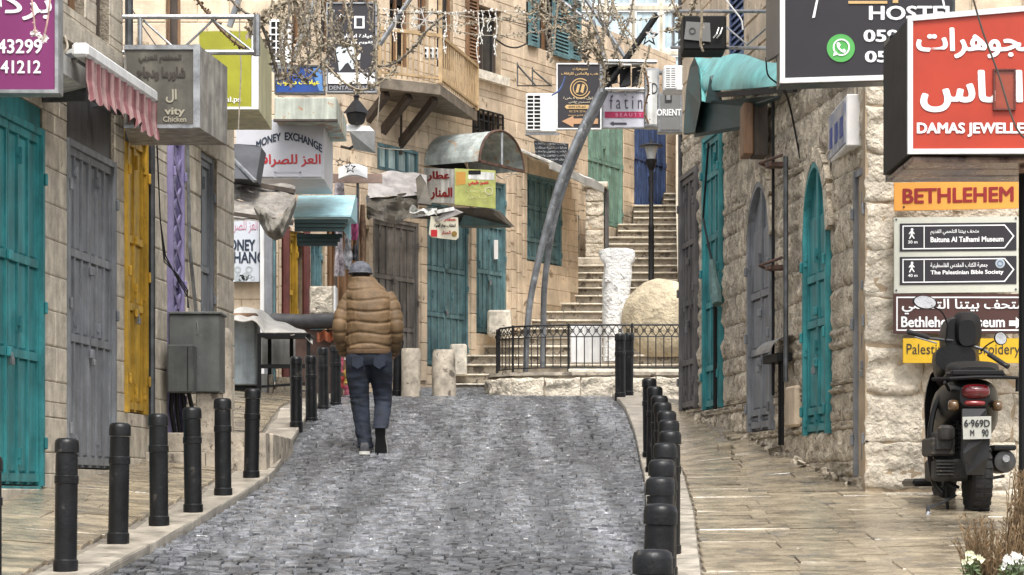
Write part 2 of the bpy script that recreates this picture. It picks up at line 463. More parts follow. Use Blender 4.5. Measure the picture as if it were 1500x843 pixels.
for side, par in (('L', pav_l), ('R', pav_r)):
    y = 12.2
    while y < 31:
        L = R.uniform(.75, 1.1); y1 = min(y + L, 31.05)
        xm = (XL if side == 'L' else XR)((y + y1) / 2)
        w = .33
        if side == 'L': a, b = xm - w, xm
        else: a, b = xm, xm + w
        dx = ((XL if side == 'L' else XR)(y1) - (XL if side == 'L' else XR)(y)) / (y1 - y)
        o = slope_piece('kerb_stone', R.choice(kerbs), par, a + .003, b - .003, y + .003, y1 - .003, .012)
        o.location.z = Bz((y + y1) / 2) + .012 - absloc(par).z
        o.rotation_euler[1] = 0
        o.rotation_euler[2] = -math.atan(dx)
        y = y1
y = 12.3; nR = 0
while y < 31:
    d = R.uniform(.30, .42)
    xe = (4.6 if y + d < 18.3 else wallR(y) + .05)
    x = XR(y + d / 2) + .345
    while x < xe - .1:
        w = R.uniform(.38, .62)
        if x + w > xe - .2: w = xe - x
        slope_piece('paving_slab', R.choice(slabs), pav_r, x + .003, x + w - .003, y + .003, y + d - .003, .014)
        x += w
    y += d
y = 12.3
while y < 31:
    d = R.uniform(.30, .42)
    x = XL(y + d / 2) - .345
    xe = wallL(y) - .05 if y < 24 else -4.4
    while x > xe + .1:
        w = R.uniform(.36, .6)
        if x - w < xe + .2: w = x - xe
        slope_piece('paving_slab', R.choice(slabs), pav_l, x - w + .003, x - .003, y + .003, y + d - .003, .014)
        x -= w
    y += d

# cobbles: nearest ones as pieces, the rest one carpet
def sett_mesh(k):
    bm = bmesh.new(); bmesh.ops.create_cube(bm, size=1)
    for v in bm.verts:
        if v.co.z > 0: v.co.x *= R.uniform(.80, .92); v.co.y *= R.uniform(.78, .9); v.co.x += R.uniform(-.06, .06); v.co.y += R.uniform(-.06, .06)
        v.co.z = v.co.z * .05 + (R.uniform(-.006, .006) if v.co.z > 0 else 0) - .012
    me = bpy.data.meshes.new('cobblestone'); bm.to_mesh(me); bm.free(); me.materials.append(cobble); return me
setts = [sett_mesh(k) for k in range(10)]
mb = MB(); cnt = 0
y = 12.6
vs = []; fs = []
while y < 35.2:
    rowd = R.uniform(.088, .104)
    x0 = XL(y) if y < 31 else -2.4 + (y - 31) * .25
    x1 = XR(y) if y < 31 else 1.3
    x = x0
    while x < x1 - .02:
        w = R.uniform(.085, .15)
        if x + w > x1: w = x1 - x
        cx, cy = x + w / 2, y + rowd / 2 + R.uniform(-.005, .005) + .035 * math.sin(x * 1.1 + y * .3)
        z = Bz(cy) - .055
        inview = abs((cx) / cy * F_) < 760 and z * F_ / cy > -118
        if cnt < 300 and inview and y < 31:
            sl = (Bz(cy + .2) - Bz(cy - .2)) / .4
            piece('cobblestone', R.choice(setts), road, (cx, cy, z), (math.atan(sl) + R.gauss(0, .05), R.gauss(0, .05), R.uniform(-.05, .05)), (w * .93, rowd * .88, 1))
            cnt += 1
        else:
            b = len(vs)
            tx, ty, rz = R.gauss(0, .05), R.gauss(0, .05) + (Bz(cy + .2) - Bz(cy - .2)) / .4, R.uniform(-.05, .05)
            hw, hd = w * .465, rowd * .44
            kx, ky = R.uniform(.76, .9), R.uniform(.7, .86)
            for (sx, sy, top) in ((-1, -1, 0), (1, -1, 0), (1, 1, 0), (-1, 1, 0), (-1, -1, 1), (1, -1, 1), (1, 1, 1), (-1, 1, 1)):
                lx = sx * hw * (kx if top else 1) + (R.uniform(-.006, .006) if top else 0); ly = sy * hd * (ky if top else 1) + (R.uniform(-.005, .005) if top else 0)
                lz = (R.uniform(.008, .024) if top else -.035) + lx * tx + ly * ty
                vs.append((cx + lx - ly * rz, cy + ly + lx * rz, z + lz))
            fs += [(b + 4, b + 5, b + 6, b + 7), (b, b + 1, b + 5, b + 4), (b + 1, b + 2, b + 6, b + 5), (b + 2, b + 3, b + 7, b + 6), (b + 3, b, b + 4, b + 7)]
        x += w
    y += rowd
mb.add(vs, fs)
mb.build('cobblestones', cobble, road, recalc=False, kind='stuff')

# ---------------------------------------------------------------- walls of blocks
def unit_block(name, mat, rough_, n, seed, cham):
    """front face at y=-0.5 .. block of size 1; relief is in units of the block's proud depth"""
    rr = random.Random(seed)
    bm = bmesh.new()
    N = n
    vs = []
    off = Vector((rr.uniform(0, 50), rr.uniform(0, 50), rr.uniform(0, 50)))
    grid_ = []
    for j in range(N + 1):
        row = []
        for i in range(N + 1):
            a = i / N - .5; b = j / N - .5
            edge = min(i, j, N - i, N - j)
            nx = noise.noise(Vector((a * 2.2, b * 2.2, 0)) + off)
            h = 0 if edge == 0 else 1
            if rough_:
                h = h * (.55 + .9 * noise.noise(Vector((a * 3.5, b * 3.5, 3)) + off) + .45 * noise.noise(Vector((a * 8, b * 8, 7)) + off))
                ex = .06 * noise.noise(Vector((a * 3, b * 3, 11)) + off) ; ez = .09 * noise.noise(Vector((a * 3, b * 3, 17)) + off)
            else:
                h = h * (.85 + .15 * nx); ex = ez = 0
            if edge == 0: s_ = .99
            else: s_ = 1
            aa = a; bb = b
            if not rough_:
                if i == 1: aa = -.5 + cham
                if i == N - 1: aa = .5 - cham
                if j == 1: bb = -.5 + cham * 1.5
                if j == N - 1: bb = .5 - cham * 1.5
            row.append(bm.verts.new((aa * s_ + ex, -h, bb * s_ + ez)))
        grid_.append(row)
    for j in range(N):
        for i in range(N):
            bm.faces.new((grid_[j][i], grid_[j][i + 1], grid_[j + 1][i + 1], grid_[j + 1][i]))
    # skirt
    ring = [grid_[0][i] for i in range(N)] + [grid_[j][N] for j in range(N)] + [grid_[N][N - i] for i in range(N)] + [grid_[N - j][0] for j in range(N)]
    back = [bm.verts.new((v.co.x, 1.0, v.co.z)) for v in ring]
    for k in range(len(ring)):
        q = (k + 1) % len(ring)
        bm.faces.new((ring[q], ring[k], back[k], back[q]))
    me = bpy.data.meshes.new(name); bm.to_mesh(me); bm.free()
    if rough_: me.polygons.foreach_set('use_smooth', [True] * len(me.polygons))
    me.materials.append(mat)
    return me
class Wall:
    def __init__(s, a, b, right=False):
        s.a = Vector((a[0], a[1], 0)); s.b = Vector((b[0], b[1], 0))
        s.d = (s.b - s.a); s.L = s.d.length; s.d.normalize()
        s.n = Vector((s.d.y, -s.d.x, 0))
        if s.n.dot(-(s.a + s.b)) < 0: s.n = -s.n
        s.flip = s.d.cross(s.n).z > 0
        s.rz = math.atan2(-s.n.x, s.n.y) + math.pi   # rotation that takes -y to n
        s.rz = math.atan2(s.n.y, s.n.x) + math.pi / 2
    def u(s, px):
        k = (px - 750) / F_
        return (k * s.a.y - s.a.x) / (s.d.x - k * s.d.y)
    def z(s, px, py):
        Y = s.a.y + s.u(px) * s.d.y
        return (728 - py) * Y / F_
    def pt(s, u, o, z):
        v = s.a + s.d * u + s.n * o
        return Vector((v.x, v.y, z))
    def fn(s, out=0):
        return lambda x, y, p=0: s.pt(s.u(x), 0, s.z(x, y)) + s.n * (out + p)
def blockwall(W, par, u0, u1, z0, z1, openings, ch, bl, meshes, proud, backmat, jit=.0, z0f=None, limit=300, skip=None, back=.12, name='stone_block'):
    zs = [z0 + ch * (k + (R.uniform(-jit, jit) if k else 0)) for k in range(int((z1 - z0) / ch) + 1)]
    zs.append(z1)
    rows = []
    for a, b in zip(zs, zs[1:]):
        if b - a < .04: continue
        cuts = [a]
        for (ua, ub, za, zb) in openings:
            for q in (za, zb):
                if a + .05 < q < b - .05: cuts.append(q)
        cuts = sorted(set(cuts)) + [b]
        for c, d in zip(cuts, cuts[1:]):
            if d - c > .03: rows.append((c, d))
    items = []
    for (a, b) in rows:
        mid = (a + b) / 2
        free = [(u0, u1)]
        for (ua, ub, za, zb) in openings:
            if za < mid < zb:
                nf = []
                for (p, q) in free:
                    if ub <= p or ua >= q: nf.append((p, q))
                    else:
                        if ua > p: nf.append((p, ua))
                        if ub < q: nf.append((ub, q))
                free = nf
        for (p, q) in free:
            if q - p < .03: continue
            u = p + (0 if q - p < bl[1] else -R.uniform(0, bl[0] * .6))
            while u < q - .01:
                w = R.uniform(*bl)
                e = u + w
                if q - e < bl[0] * .45: e = q
                s0 = max(u, p)
                if z0f is None or b > z0f((s0 + e) / 2): items.append((s0, e, a, b))
                u = e
    # backing
    mb = MB(W.pt)
    us = sorted(set([u0, u1] + [min(max(x, u0), u1) for o in openings for x in o[:2]]))
    zz = sorted(set([z0, z1] + [min(max(x, z0), z1) for o in openings for x in o[2:]]))
    for ua, ub in zip(us, us[1:]):
        if ub - ua < .003: continue
        # merge vertically
        run = None
        for za, zb in zip(zz, zz[1:]):
            m = ((ua + ub) / 2, (za + zb) / 2)
            solid = not any(o[0] < m[0] < o[1] and o[2] < m[1] < o[3] for o in openings)
            if solid:
                run = [run[0], zb] if run else [za, zb]
            elif run:
                mb.box(ua, ub, -back - .35, -.004, run[0], run[1]); run = None
        if run: mb.box(ua, ub, -back - .35, -.004, run[0], run[1])
    mb.build('wall', backmat, par)
    R.shuffle(items)
    def size(i):
        c = W.pt((i[0] + i[1]) / 2, 0, (i[2] + i[3]) / 2)
        vis = -20 < 750 + c.x / c.y * F_ < 1520 and -20 < 728 - c.z / c.y * F_ < 860
        return -((i[1] - i[0]) * (i[3] - i[2]) / c.y ** 2) * (1 if vis else .01)
    items.sort(key=size)
    rest = MB()
    for k, (a, b, c, d) in enumerate(items):
        me = R.choice(meshes)
        g_ = .004
        pr = proud * R.uniform(.7, 1.3)
        loc = W.pt((a + b) / 2, -.002, (c + d) / 2)
        sc = (b - a - g_, pr, d - c - g_)
        if k < limit:
            o = piece(name, me, par, loc, (0, 0, W.rz), sc)
        else:
            mt = Matrix.Translation(loc) @ Matrix.Rotation(W.rz, 4, 'Z') @ Matrix.Diagonal((*sc, 1))
            rest.add([mt @ v.co for v in me.vertices], [tuple(p.vertices) for p in me.polygons])
    if rest.v: rest.build('stone_blocks', meshes[0].materials[0], par, kind='stuff')

# ---------------------------------------------------------------- doors
def door(W, par, ua, ub, za, zb, mat, leaves=2, ribs=3, bars=(.5,), out=-.06, arch=0, label=None, name='metal_door', hinges=True, lock=True, frame=.05, side_extra=0, panels=True):
    """a leaf of sheet with proud ribs and rails; panels, hinges and locks are pieces of their own"""
    um = (ua + ub) / 2; hw = (ub - ua) / 2
    def top(u):
        if not arch: return zb
        t = min(1, abs(u - um) / hw)
        return zb - arch * (1 - math.sqrt(max(0, 1 - t ** 1.7)))
    mb = MB(W.pt)
    # surround
    mb.box(ua, ua + frame, out - .03, out + .05, za, top(ua + frame))
    mb.box(ub - frame, ub, out - .03, out + .05, za, top(ub - frame))
    if not arch: mb.box(ua + frame, ub - frame, out - .03, out + .045, zb - frame, zb)
    else:
        n = 14
        pts = [(ua + (ub - ua) * k / n) for k in range(n + 1)]
        for p, q in zip(pts, pts[1:]):
            mb.add([(p, out + .05, top(p)), (q, out + .05, top(q)), (q, out + .05, top(q) - frame), (p, out + .05, top(p) - frame),
                    (p, out - .03, top(p)), (q, out - .03, top(q)), (q, out - .03, top(q) - frame), (p, out - .03, top(p) - frame)],
                   [(0, 1, 2, 3), (7, 6, 5, 4), (3, 2, 6, 7), (0, 4, 5, 1)])
    zl = [za + .01] + [za + (zb - arch - za) * b for b in bars]
    A, B = ua + frame, ub - frame
    lw = (B - A) / leaves
    cols = []
    for l in range(leaves):
        a = A + l * lw + .006; b = a + lw - .012
        n = 8 if arch else 1
        # backing sheet following the top
        us = [a + (b - a) * k / n for k in range(n + 1)]
        for p, q in zip(us, us[1:]):
            mb.add([(p, out - .012, za + .01), (q, out - .012, za + .01), (q, out - .012, top(q) - .01), (p, out - .012, top(p) - .01),
                    (p, out - .03, za + .01), (q, out - .03, za + .01), (q, out - .03, top(q) - .01), (p, out - .03, top(p) - .01)],
                   [(0, 1, 2, 3), (7, 6, 5, 4)])
        rw = .028
        xs = [a + (b - a) * k / ribs for k in range(ribs + 1)]
        for k, x in enumerate(xs):
            x_ = min(max(x, a + rw / 2), b - rw / 2)
            mb.box(x_ - rw / 2, x_ + rw / 2, out - .012, out + .018, za + .012, min(top(x_ - rw / 2), top(x_ + rw / 2)) - .012)
        for z in zl[1:] + [za + .06]:
            mb.box(a, b, out - .012, out + .022, z - .03, z + .03)
        if not arch: mb.box(a, b, out - .012, out + .022, zb - frame - .06, zb - frame - .004)
        cols.append((a, b, xs, rw))
    o = mb.build(name, mat, par, label=label)
    if panels:
        zs = sorted([za + .09] + [z for b in zl[1:] for z in (b - .03, b + .03)])
        for (a, b, xs, rw) in cols:
            for p, q in zip(xs, xs[1:]):
                tp = min(top(p), top(q)) - frame - .06
                zt = zs + [tp]
                for k in range(0, len(zt) - 1, 2):
                    if zt[k + 1] - zt[k] < .05: continue
                    m2 = MB(W.pt)
                    m2.add([(p + rw / 2 + .002, out - .008, zt[k] + .004), (q - rw / 2 - .002, out - .008, zt[k] + .004), (q - rw / 2 - .002, out - .008, zt[k + 1] - .004), (p + rw / 2 + .002, out - .008, zt[k + 1] - .004),
                            (p + rw / 2 + .012, out + .002, zt[k] + .02), (q - rw / 2 - .012, out + .002, zt[k] + .02), (q - rw / 2 - .012, out + .002, zt[k + 1] - .02), (p + rw / 2 + .012, out + .002, zt[k + 1] - .02)],
                           [(4, 5, 6, 7), (0, 1, 5, 4), (1, 2, 6, 5), (2, 3, 7, 6), (3, 0, 4, 7)])
                    m2.build('panel', mat, o)
    H = zb - arch - za
    if hinges:
        for u_ in (ua + .02, ub - .02):
            for f in (.12, .5, .86):
                MB(W.pt).box(u_ - .015, u_ + .015, out + .05, out + .075, za + H * f - .045, za + H * f + .045, c=.008).build('hinge', mat, o)
        for (a, b, xs, rw) in cols:
            for f in (.08, .44, .9):
                x = xs[1] if len(xs) > 1 else a
                MB(W.pt).box(x - .008, x + .008, out + .018, out + .045, za + H * f - .06, za + H * f + .06).box(x - .022, x + .022, out + .02, out + .035, za + H * f - .012, za + H * f + .012).build('bolt', mat, o)
    if lock:
        x = cols[0][1] + .006 if leaves > 1 else cols[0][0] + .06
        for f in (.36, .62):
            z = za + H * f
            MB(W.pt).box(x - .045, x + .045, out + .022, out + .05, z - .035, z + .035, c=.006).build('latch', mat, o)
        z = za + H * .36 - .06
        pl = MB(W.pt).box(x - .025, x + .025, out + .035, out + .065, z - .035, z + .02, c=.006)
        pl.tube([(x - .015, out + .05, z + .02), (x - .015, out + .05, z + .05), (x + .015, out + .05, z + .05), (x + .015, out + .05, z + .02)], .005, 5)
        pl.build('padlock', steel, o)
    return o
# ================================================================ LARGE STRUCTURE
ash_b = [unit_block('stone_block', ashlar, False, 3, 10 + k, .03) for k in range(3)]
cream_b = [unit_block('stone_block', cream_stone, False, 3, 20 + k, .025) for k in range(4)]
rub_b = [unit_block('stone_block', rubble, True, 7, 40 + k, 0) for k in range(9)]
fac_b = [unit_block('stone_block', facade_stone, True, 11, 60 + k, 0) for k in range(6)]

def opn(W, px0, px1, pyt, pyb):
    a, b = W.u(px0), W.u(px1)
    m = (px0 + px1) / 2
    return (a, b, W.z(m, pyb), W.z(m, pyt))
def window(W, par, o, frame_m, pane_m, nx=2, ny=2, out=-.12, label=None, name='window'):
    ua, ub, za, zb = o
    mb = MB(W.pt); t = .045
    mb.box(ua, ua + t, out - .02, out + .04, za, zb).box(ub - t, ub, out - .02, out + .04, za, zb)
    mb.box(ua + t, ub - t, out - .02, out + .04, za, za + t).box(ua + t, ub - t, out - .02, out + .04, zb - t, zb)
    for k in range(1, nx):
        u = ua + (ub - ua) * k / nx; mb.box(u - .02, u + .02, out - .015, out + .03, za + t, zb - t)
    w = mb.build(name, frame_m, par, label=label)
    for i in range(nx):
        for j in range(ny):
            a = ua + (ub - ua) * i / nx + .03; b = ua + (ub - ua) * (i + 1) / nx - .03
            c = za + (zb - za) * j / ny + .03; d = za + (zb - za) * (j + 1) / ny - .03
            MB(W.pt).box(a, b, out - .012, out, c, d).build('pane', pane_m, w)
    return w
def louvre(W, par, ua, ub, za, zb, mat, out, n=14, name='shutter', tw=0):
    mb = MB(W.pt); t = .05
    mb.box(ua, ua + t, out, out + .04, za, zb).box(ub - t, ub, out, out + .04, za, zb)
    mb.box(ua + t, ub - t, out, out + .04, za, za + t).box(ua + t, ub - t, out, out + .04, zb - t, zb)
    mb.box(ua + t, ub - t, out, out + .005, za + t, zb - t)
    s = mb.build(name, mat, par)
    for k in range(n):
        z = za + t + (zb - za - 2 * t) * (k + .5) / n; h = (zb - za - 2 * t) / n
        m = MB(W.pt)
        m.add([(ua + t, out + .008, z + h * .4), (ub - t, out + .008, z + h * .4), (ub - t, out + .038, z - h * .4), (ua + t, out + .038, z - h * .4),
               (ua + t, out + .004, z + h * .3), (ub - t, out + .004, z + h * .3), (ub - t, out + .034, z - h * .5), (ua + t, out + .034, z - h * .5)],
              [(0, 1, 2, 3), (7, 6, 5, 4), (3, 2, 6, 7), (0, 4, 5, 1)])
        m.build('slat', mat, s)
    return s

# ---- left near building
WL = Wall((wallL(12), 12), (wallL(24.15), 24.15))
bA = thing('stone_building', 'left foreground stone shop row with teal, grey, yellow and purple metal doors', 'building', WL.pt(6, 0, 0))
oT = (WL.u(-40), WL.u(62.5), WL.z(30, 712), WL.z(62, 183) + .12)
oG = (WL.u(97.5), WL.u(168), .17, 3.42)
oY = (WL.u(182), WL.u(212), WL.z(197, 606), WL.z(183, 190))
oP = (WL.u(245), WL.u(263), .55, 3.3)
oG2 = (WL.u(293), WL.u(318), .55, 3.3)
blockwall(WL, bA, 0.6, WL.u(245), -.467, 3.45, [oT, oG, oY], .265, (.32, .62), ash_b, .007, mortar, z0f=lambda u: gz(-9, WL.a.y + u * WL.d.y) - .3)
blockwall(WL, bA, WL.u(245) + .001, WL.L, .2, 3.9, [oP, oG2], .33, (.3, .6), ash_b, .015, mortar)
d_ = door(WL, bA, oT[0], oT[1], oT[2], oT[3] - .16, teal, 2, 3, (.62, .36), out=-.03, label='teal double door with padlocks')
MB(WL.pt).box(oT[0], oT[1], -.2, -.02, oT[3] - .158, oT[3] + .01).build('lintel', teal, bA)
MB(WL.pt).box(oT[0], oT[1], -.2, .0, oT[2] - .14, oT[2] - .002).build('threshold', teal, bA)
gz_ = 2.74
door(WL, bA, oG[0], oG[1], .22, gz_, grey_door, 2, 3, (.66, .40), out=-.03, label='grey double door with small bolts')
MB(WL.pt).box(oG[0] + .01, oG[1] - .01, -.08, -.03, gz_ + .005, 3.415).build('header_panel', M('header_panel', (.085, .08, .078), .5, .2, 3, .1, 30, streak=.2), bA)
MB(WL.pt).box(oG[0], oG[1], -.2, .02, .05, .215).build('threshold', ashlar, bA)
door(WL, bA, oY[0], oY[1], oY[2], oY[3], yellow_door, 2, 1, (.38, .62), out=-.015, label='mustard yellow shutter door')
door(WL, bA, oP[0], oP[1], oP[2], oP[3], purple_door, 1, 2, (.5,), out=.0, label='lilac door with diagonal lattice')
lat = MB(WL.pt)
for k in range(9):
    z = .9 + k * .24
    lat.beam((oP[0] + .07, .03, z), (oP[1] - .07, .03, z + .24), .015, .03).beam((oP[1] - .07, .035, z), (oP[0] + .07, .035, z + .24), .015, .03)
lat.build('lattice', purple_door, bA)
door(WL, bA, oG2[0], oG2[1], oG2[2], oG2[3], grey_door, 1, 2, (.3, .6), out=-.08, label='narrow grey door at the end of the row')
# ledge and upper storey (ends at photo column 180)
uA = WL.u(180)
MB(WL.pt).box(.6, uA, -.4, .06, 3.452, 3.62).build('ledge', ashlar, bA)
w1 = (WL.u(99), WL.u(124), 3.75, 5.2); w2 = (WL.u(141), WL.u(160), 3.68, 5.2)
blockwall(WL, bA, .6, uA, 3.622, 5.6, [w1, w2], .3, (.32, .6), ash_b, .007, mortar)
window(WL, bA, w1, wood_brown, glass, 1, 2, label='brown framed upper window')
window(WL, bA, w2, wood_dark, glass, 1, 2)
MB(WL.pt).box(0.6, 12.15, -3.2, -.5, -.5, 3.4).build('core', mortar, bA)
MB(WL.pt).box(0.6, uA - .02, -3.2, -.5, 3.4, 5.6).build('core', mortar, bA)
MB(WL.pt).tube([(uA - .03, .06, 2.95), (uA - .03, .06, 5.6)], .035, 8).build('downpipe', steel_dark, bA)
MB(WL.pt).tube([(WL.u(214), .05, .6), (WL.u(214), .05, 3.4)], .03, 8).build('downpipe', steel_dark, bA)
MB(WL.pt).tube([(WL.u(268), .04, 3.3), (WL.u(270), .05, 2.3), (WL.u(279), .06, 1.65)], .018, 6).build('conduit', steel, bA)
c_ = MB(WL.pt)
for q in range(3):
    c_.tube([(WL.u(216) , .08, 3.2 - q * .05), (WL.u(220), .09, 2.4), (WL.u(224 + q), .1, 2.05 + .03 * q), (WL.u(240), .12, 1.98 - .02 * q), (WL.u(251), .15, 1.86 - q * .03), (WL.u(249 + q), .16, 1.7)], .006, 5)
c_.build('cables', black_matte, bA)
# stone guard post at the corner
gp = MB(); c0 = P(329, 640, 23.35)
gp.lathe((c0.x, c0.y, gz(c0.x, c0.y) - .05), [(.085, 0), (.08, .3), (.078, 1.05), (.07, 1.12), (.04, 1.16)], 14)
gp.build('guard_stone', step_stone, bA, smooth=True)

# ---- two stone steps before the lilac door
st = thing('stone_steps', 'low two-step stone landing on the left pavement beneath the grey electric cabinet', 'steps', (-2.5, 20.8, .2))
for k, (y0, z0, z1, xr) in enumerate(((20.62, .05, .385, -2.13), (20.86, .385, .56, -2.16))):
    x = wallL(21) - .12
    while x < xr - .05:
        w = R.uniform(.42, .62)
        if x + w > xr - .2: w = xr - x
        b = MB()
        last = x + w > xr - .01
        if last:
            b.ext([(x + .003, y0, z0), (x + w - .08, y0, z0), (x + w, y0 + .1, z0), (x + w, y0 + .4, z0), (x + .003, y0 + .4, z0)], (0, 0, z1 - z0))
        else: b.box(x + .003, x + w - .003, y0, y0 + .4, z0, z1, c=.012)
        b.build('step_block', step_stone, st)
        x += w
MB().box(-3.3, -2.17, 21.28, 23.3, .1, .555).build('landing', step_stone, st)
for yy in (21.3, 21.95, 22.6): MB().box(-2.169, -2.13, yy, yy + .64, .1, .565, c=.01).build('step_block', step_stone, st)

# ---- back left facade square to the street
WC = Wall((-7.5, 32.1), (-3.14, 32.1))
bC = thing('stone_building', 'pale stone house standing square to the lane behind the yellow-green sign', 'building', (-5, 32.1, 1.3))
oc1 = (WC.u(243), WC.u(264), 6.0, 7.6); oc2 = (WC.u(300), WC.u(318), 6.4, 7.8)
blockwall(WC, bC, 0, WC.L, 1.1, 9.2, [oc1], .31, (.35, .6), cream_b, .01, mortar_light)
window(WC, bC, oc1, wood_brown, wood_dark, 1, 1)
MB().box(-7.5, -3.2, 32.6, 36, 1, 9.2).build('core', mortar_light, bC)

# ---- long cream wall with balcony, seen obliquely
def XD(Y): return -1.02 + .586 * (Y - 35.7)
WD = Wall((XD(32.1), 32.1), (XD(39.3), 39.3))
bD = thing('stone_building', 'tall cream stone house with a wooden balcony and blue-green doors left of the stairs', 'building', (-1, 35.7, 1.6))
d_ya = opn(WD, 412, 452, 340, 575); d_ye = opn(WD, 426, 440, 340, 575)
d_te = opn(WD, 455, 476, 345, 570)
d_wo = opn(WD, 479, 541, 330, 570)
d_gr = (WD.u(546), WD.u(613), 1.66, WD.z(580, 322))
d_t1 = (WD.u(623), WD.u(686), 1.93, WD.z(655, 300))
d_t2 = (WD.u(695), WD.u(741), 2.5, WD.z(718, 262))
d_t3 = (WD.u(767), WD.u(823), WD.z(795, 386), WD.z(795, 258))
w_up = opn(WD, 697, 734, 12, 108)
w_sh = opn(WD, 771, 838, -12, 76)
w_b1 = (WD.u(571), WD.u(600), 6.25, 8.0); w_b2 = (WD.u(612), WD.u(628), 6.8, 8.1); w_b3 = (WD.u(640), WD.u(664), 6.35, 8.0)
w_la = opn(WD, 692, 735, 164, 208)
w_l1 = (WD.u(428), WD.u(456), 6.1, 8.2); w_l2 = (WD.u(470), WD.u(500), 6.1, 8.2); w_l3 = (WD.u(512), WD.u(545), 6.1, 8.2)
w_m = opn(WD, 553, 612, 216, 254)
ops = [d_ya, d_te, d_wo, d_gr, d_t1, d_t2, d_t3, w_up, w_sh, w_b1, w_b2, w_b3, w_la, w_l1, w_l2, w_l3, w_m]
blockwall(WD, bD, 0, WD.L, 1.3, 9.4, ops, .255, (.28, .55), cream_b, .008, mortar_light, z0f=lambda u: 1.4 + max(0, (u - 3.2)) * .4, back=.3)
MB(WD.pt).box(.8, WD.L - .6, -4, -.75, 1, 9.4).build('core', wood_dark, bD)
# shop fronts
pm = MB(WD.pt); pm.tube([(WD.u(417), .02, 1.4), (WD.u(417), .02, 4.0)], .055, 8).tube([(WD.u(447), .02, 1.4), (WD.u(447), .02, 4.0)], .055, 8)
pm.build('post', M('oxblood', (.12, .035, .03), .5, .2, 5, .1), bD)
door(WD, bD, d_ya[0] + .18, d_ya[1] - .18, d_ya[2], d_ya[3], yellow_door, 1, 2, (.4,), out=-.1)
door(WD, bD, d_te[0], d_te[1], d_te[2], d_te[3], teal_far, 2, 1, (.4,), out=-.1)
wb = MB(WD.pt)
for k in range(7): u = d_wo[0] + (d_wo[1] - d_wo[0]) * k / 6; wb.box(u - .03, u + .03, -.14, -.06, d_wo[2], d_wo[3])
wb.box(d_wo[0], d_wo[1], -.18, -.14, d_wo[2], d_wo[3])
wb.build('wooden_front', wood_brown, bD)
door(WD, bD, d_gr[0], d_gr[1], d_gr[2], d_gr[3], old_door, 2, 3, (.33, .64), label='weathered grey folding door', out=-.05)
door(WD, bD, d_t1[0], d_t1[1], d_t1[2], d_t1[3], teal_far, 2, 3, (.32, .6), out=-.05, label='blue-green door below the hanging tin sign')
door(WD, bD, d_t2[0], d_t2[1], d_t2[2], d_t2[3], teal_far, 2, 3, (.4, .7), out=-.05, label='blue-green door with torn white poster')
MB(WD.pt).add([(WD.u(728), .02, WD.z(728, y_)) if s_ else (WD.u(722), .02, WD.z(722, y_)) for y_, s_ in ((380, 0), (380, 1), (352, 1), (352, 0))] , [(0, 1, 2, 3)]).build('poster_scrap', print_white, bD)
door(WD, bD, d_t3[0], d_t3[1], d_t3[2], d_t3[3], teal_far, 2, 3, (.25, .62), out=-.05, label='blue-green door up on the stairs')
window(WD, bD, w_up, wood_dark, glass, 2, 1, out=-.14)
MB(WD.pt).box(w_up[0] - .08, w_up[1] + .1, -.05, .1, w_up[2] - .14, w_up[2] - .003).build('sill', nosing, bD)
louvre(WD, bD, w_up[0] - .34, w_up[0] - .02, w_up[2], w_up[3] + .05, wood_brown, .03, 18)
window(WD, bD, (WD.u(786), WD.u(806), w_sh[2], w_sh[3]), wood_brown, glass, 1, 1, out=-.14)
MB(WD.pt).box(w_sh[0], w_sh[1], -.3, -.16, w_sh[2], w_sh[3]).build('wall_reveal', wood_dark, bD)
louvre(WD, bD, WD.u(771), WD.u(785), w_sh[2] - .02, w_sh[3], teal_far, .03, 16)
louvre(WD, bD, WD.u(806), WD.u(830), w_sh[2] - .05, w_sh[3], teal_far, .03, 16)
louvre(WD, bD, WD.u(831), WD.u(845), w_sh[2] - .02, w_sh[3], teal_far, .05, 16)
for w_, mt in ((w_b1, black_matte), (w_b2, glass), (w_b3, glass), (w_l1, glass), (w_l2, glass), (w_l3, glass)):
    window(WD, bD, w_, wood_brown, mt, 2, 2, out=-.1)
window(WD, bD, w_m, teal_far, M('milky', (.45, .58, .56), .35, .2, 3, .05, streak=.3), 4, 1, out=-.03, label='milky green glazed shop window')
gr_ = MB(WD.pt)
for k in range(7):
    u = w_la[0] + (w_la[1] - w_la[0]) * k / 6; gr_.box(u - .012, u + .012, .01, .035, w_la[2], w_la[3])
for k in range(4):
    z = w_la[2] + (w_la[3] - w_la[2]) * k / 3; gr_.box(w_la[0], w_la[1], .012, .03, z - .012, z + .012)
gr_.build('window_grille', iron, bD)
MB(WD.pt).box(w_la[0], w_la[1], -.25, -.2, w_la[2], w_la[3]).build('pane', glass, bD)
# pilaster bands between the doors
for (pa, pb) in ((614, 622), (687, 694)):
    z = 1.7
    while z < 4.6:
        h = R.uniform(.24, .3)
        MB(WD.pt).box(WD.u(pa), WD.u(pb), -.01, .05, z + .004, z + h - .004, c=.008).build('pilaster_stone', cream_stone, bD)
        z += h
for pa in (741, 747, 753, 759):
    z = 2.6
    while z < 5.2:
        h = R.uniform(.26, .34)
        MB(WD.pt).box(WD.u(pa), WD.u(pa + 5.4), -.01, .03 + (pa - 741) * .004, z + .004, z + h - .004, c=.008).build('pilaster_stone', cream_stone, bD)
        z += h

# ---- balcony on the cream house
def bal(u, o, z): return WD.pt(u, o, z)
bk = thing('balcony', 'tan railed balcony on three timber brackets above the crumpled grey awning', 'balcony', WD.pt(WD.u(600), .5, 5.6))
u0b, u1b = WD.u(640) - 1.62, WD.u(640); ob = .92
zb_ = 5.52
uu0 = WD.u(557) + .0
C_ = P(646, 100, 35.0)
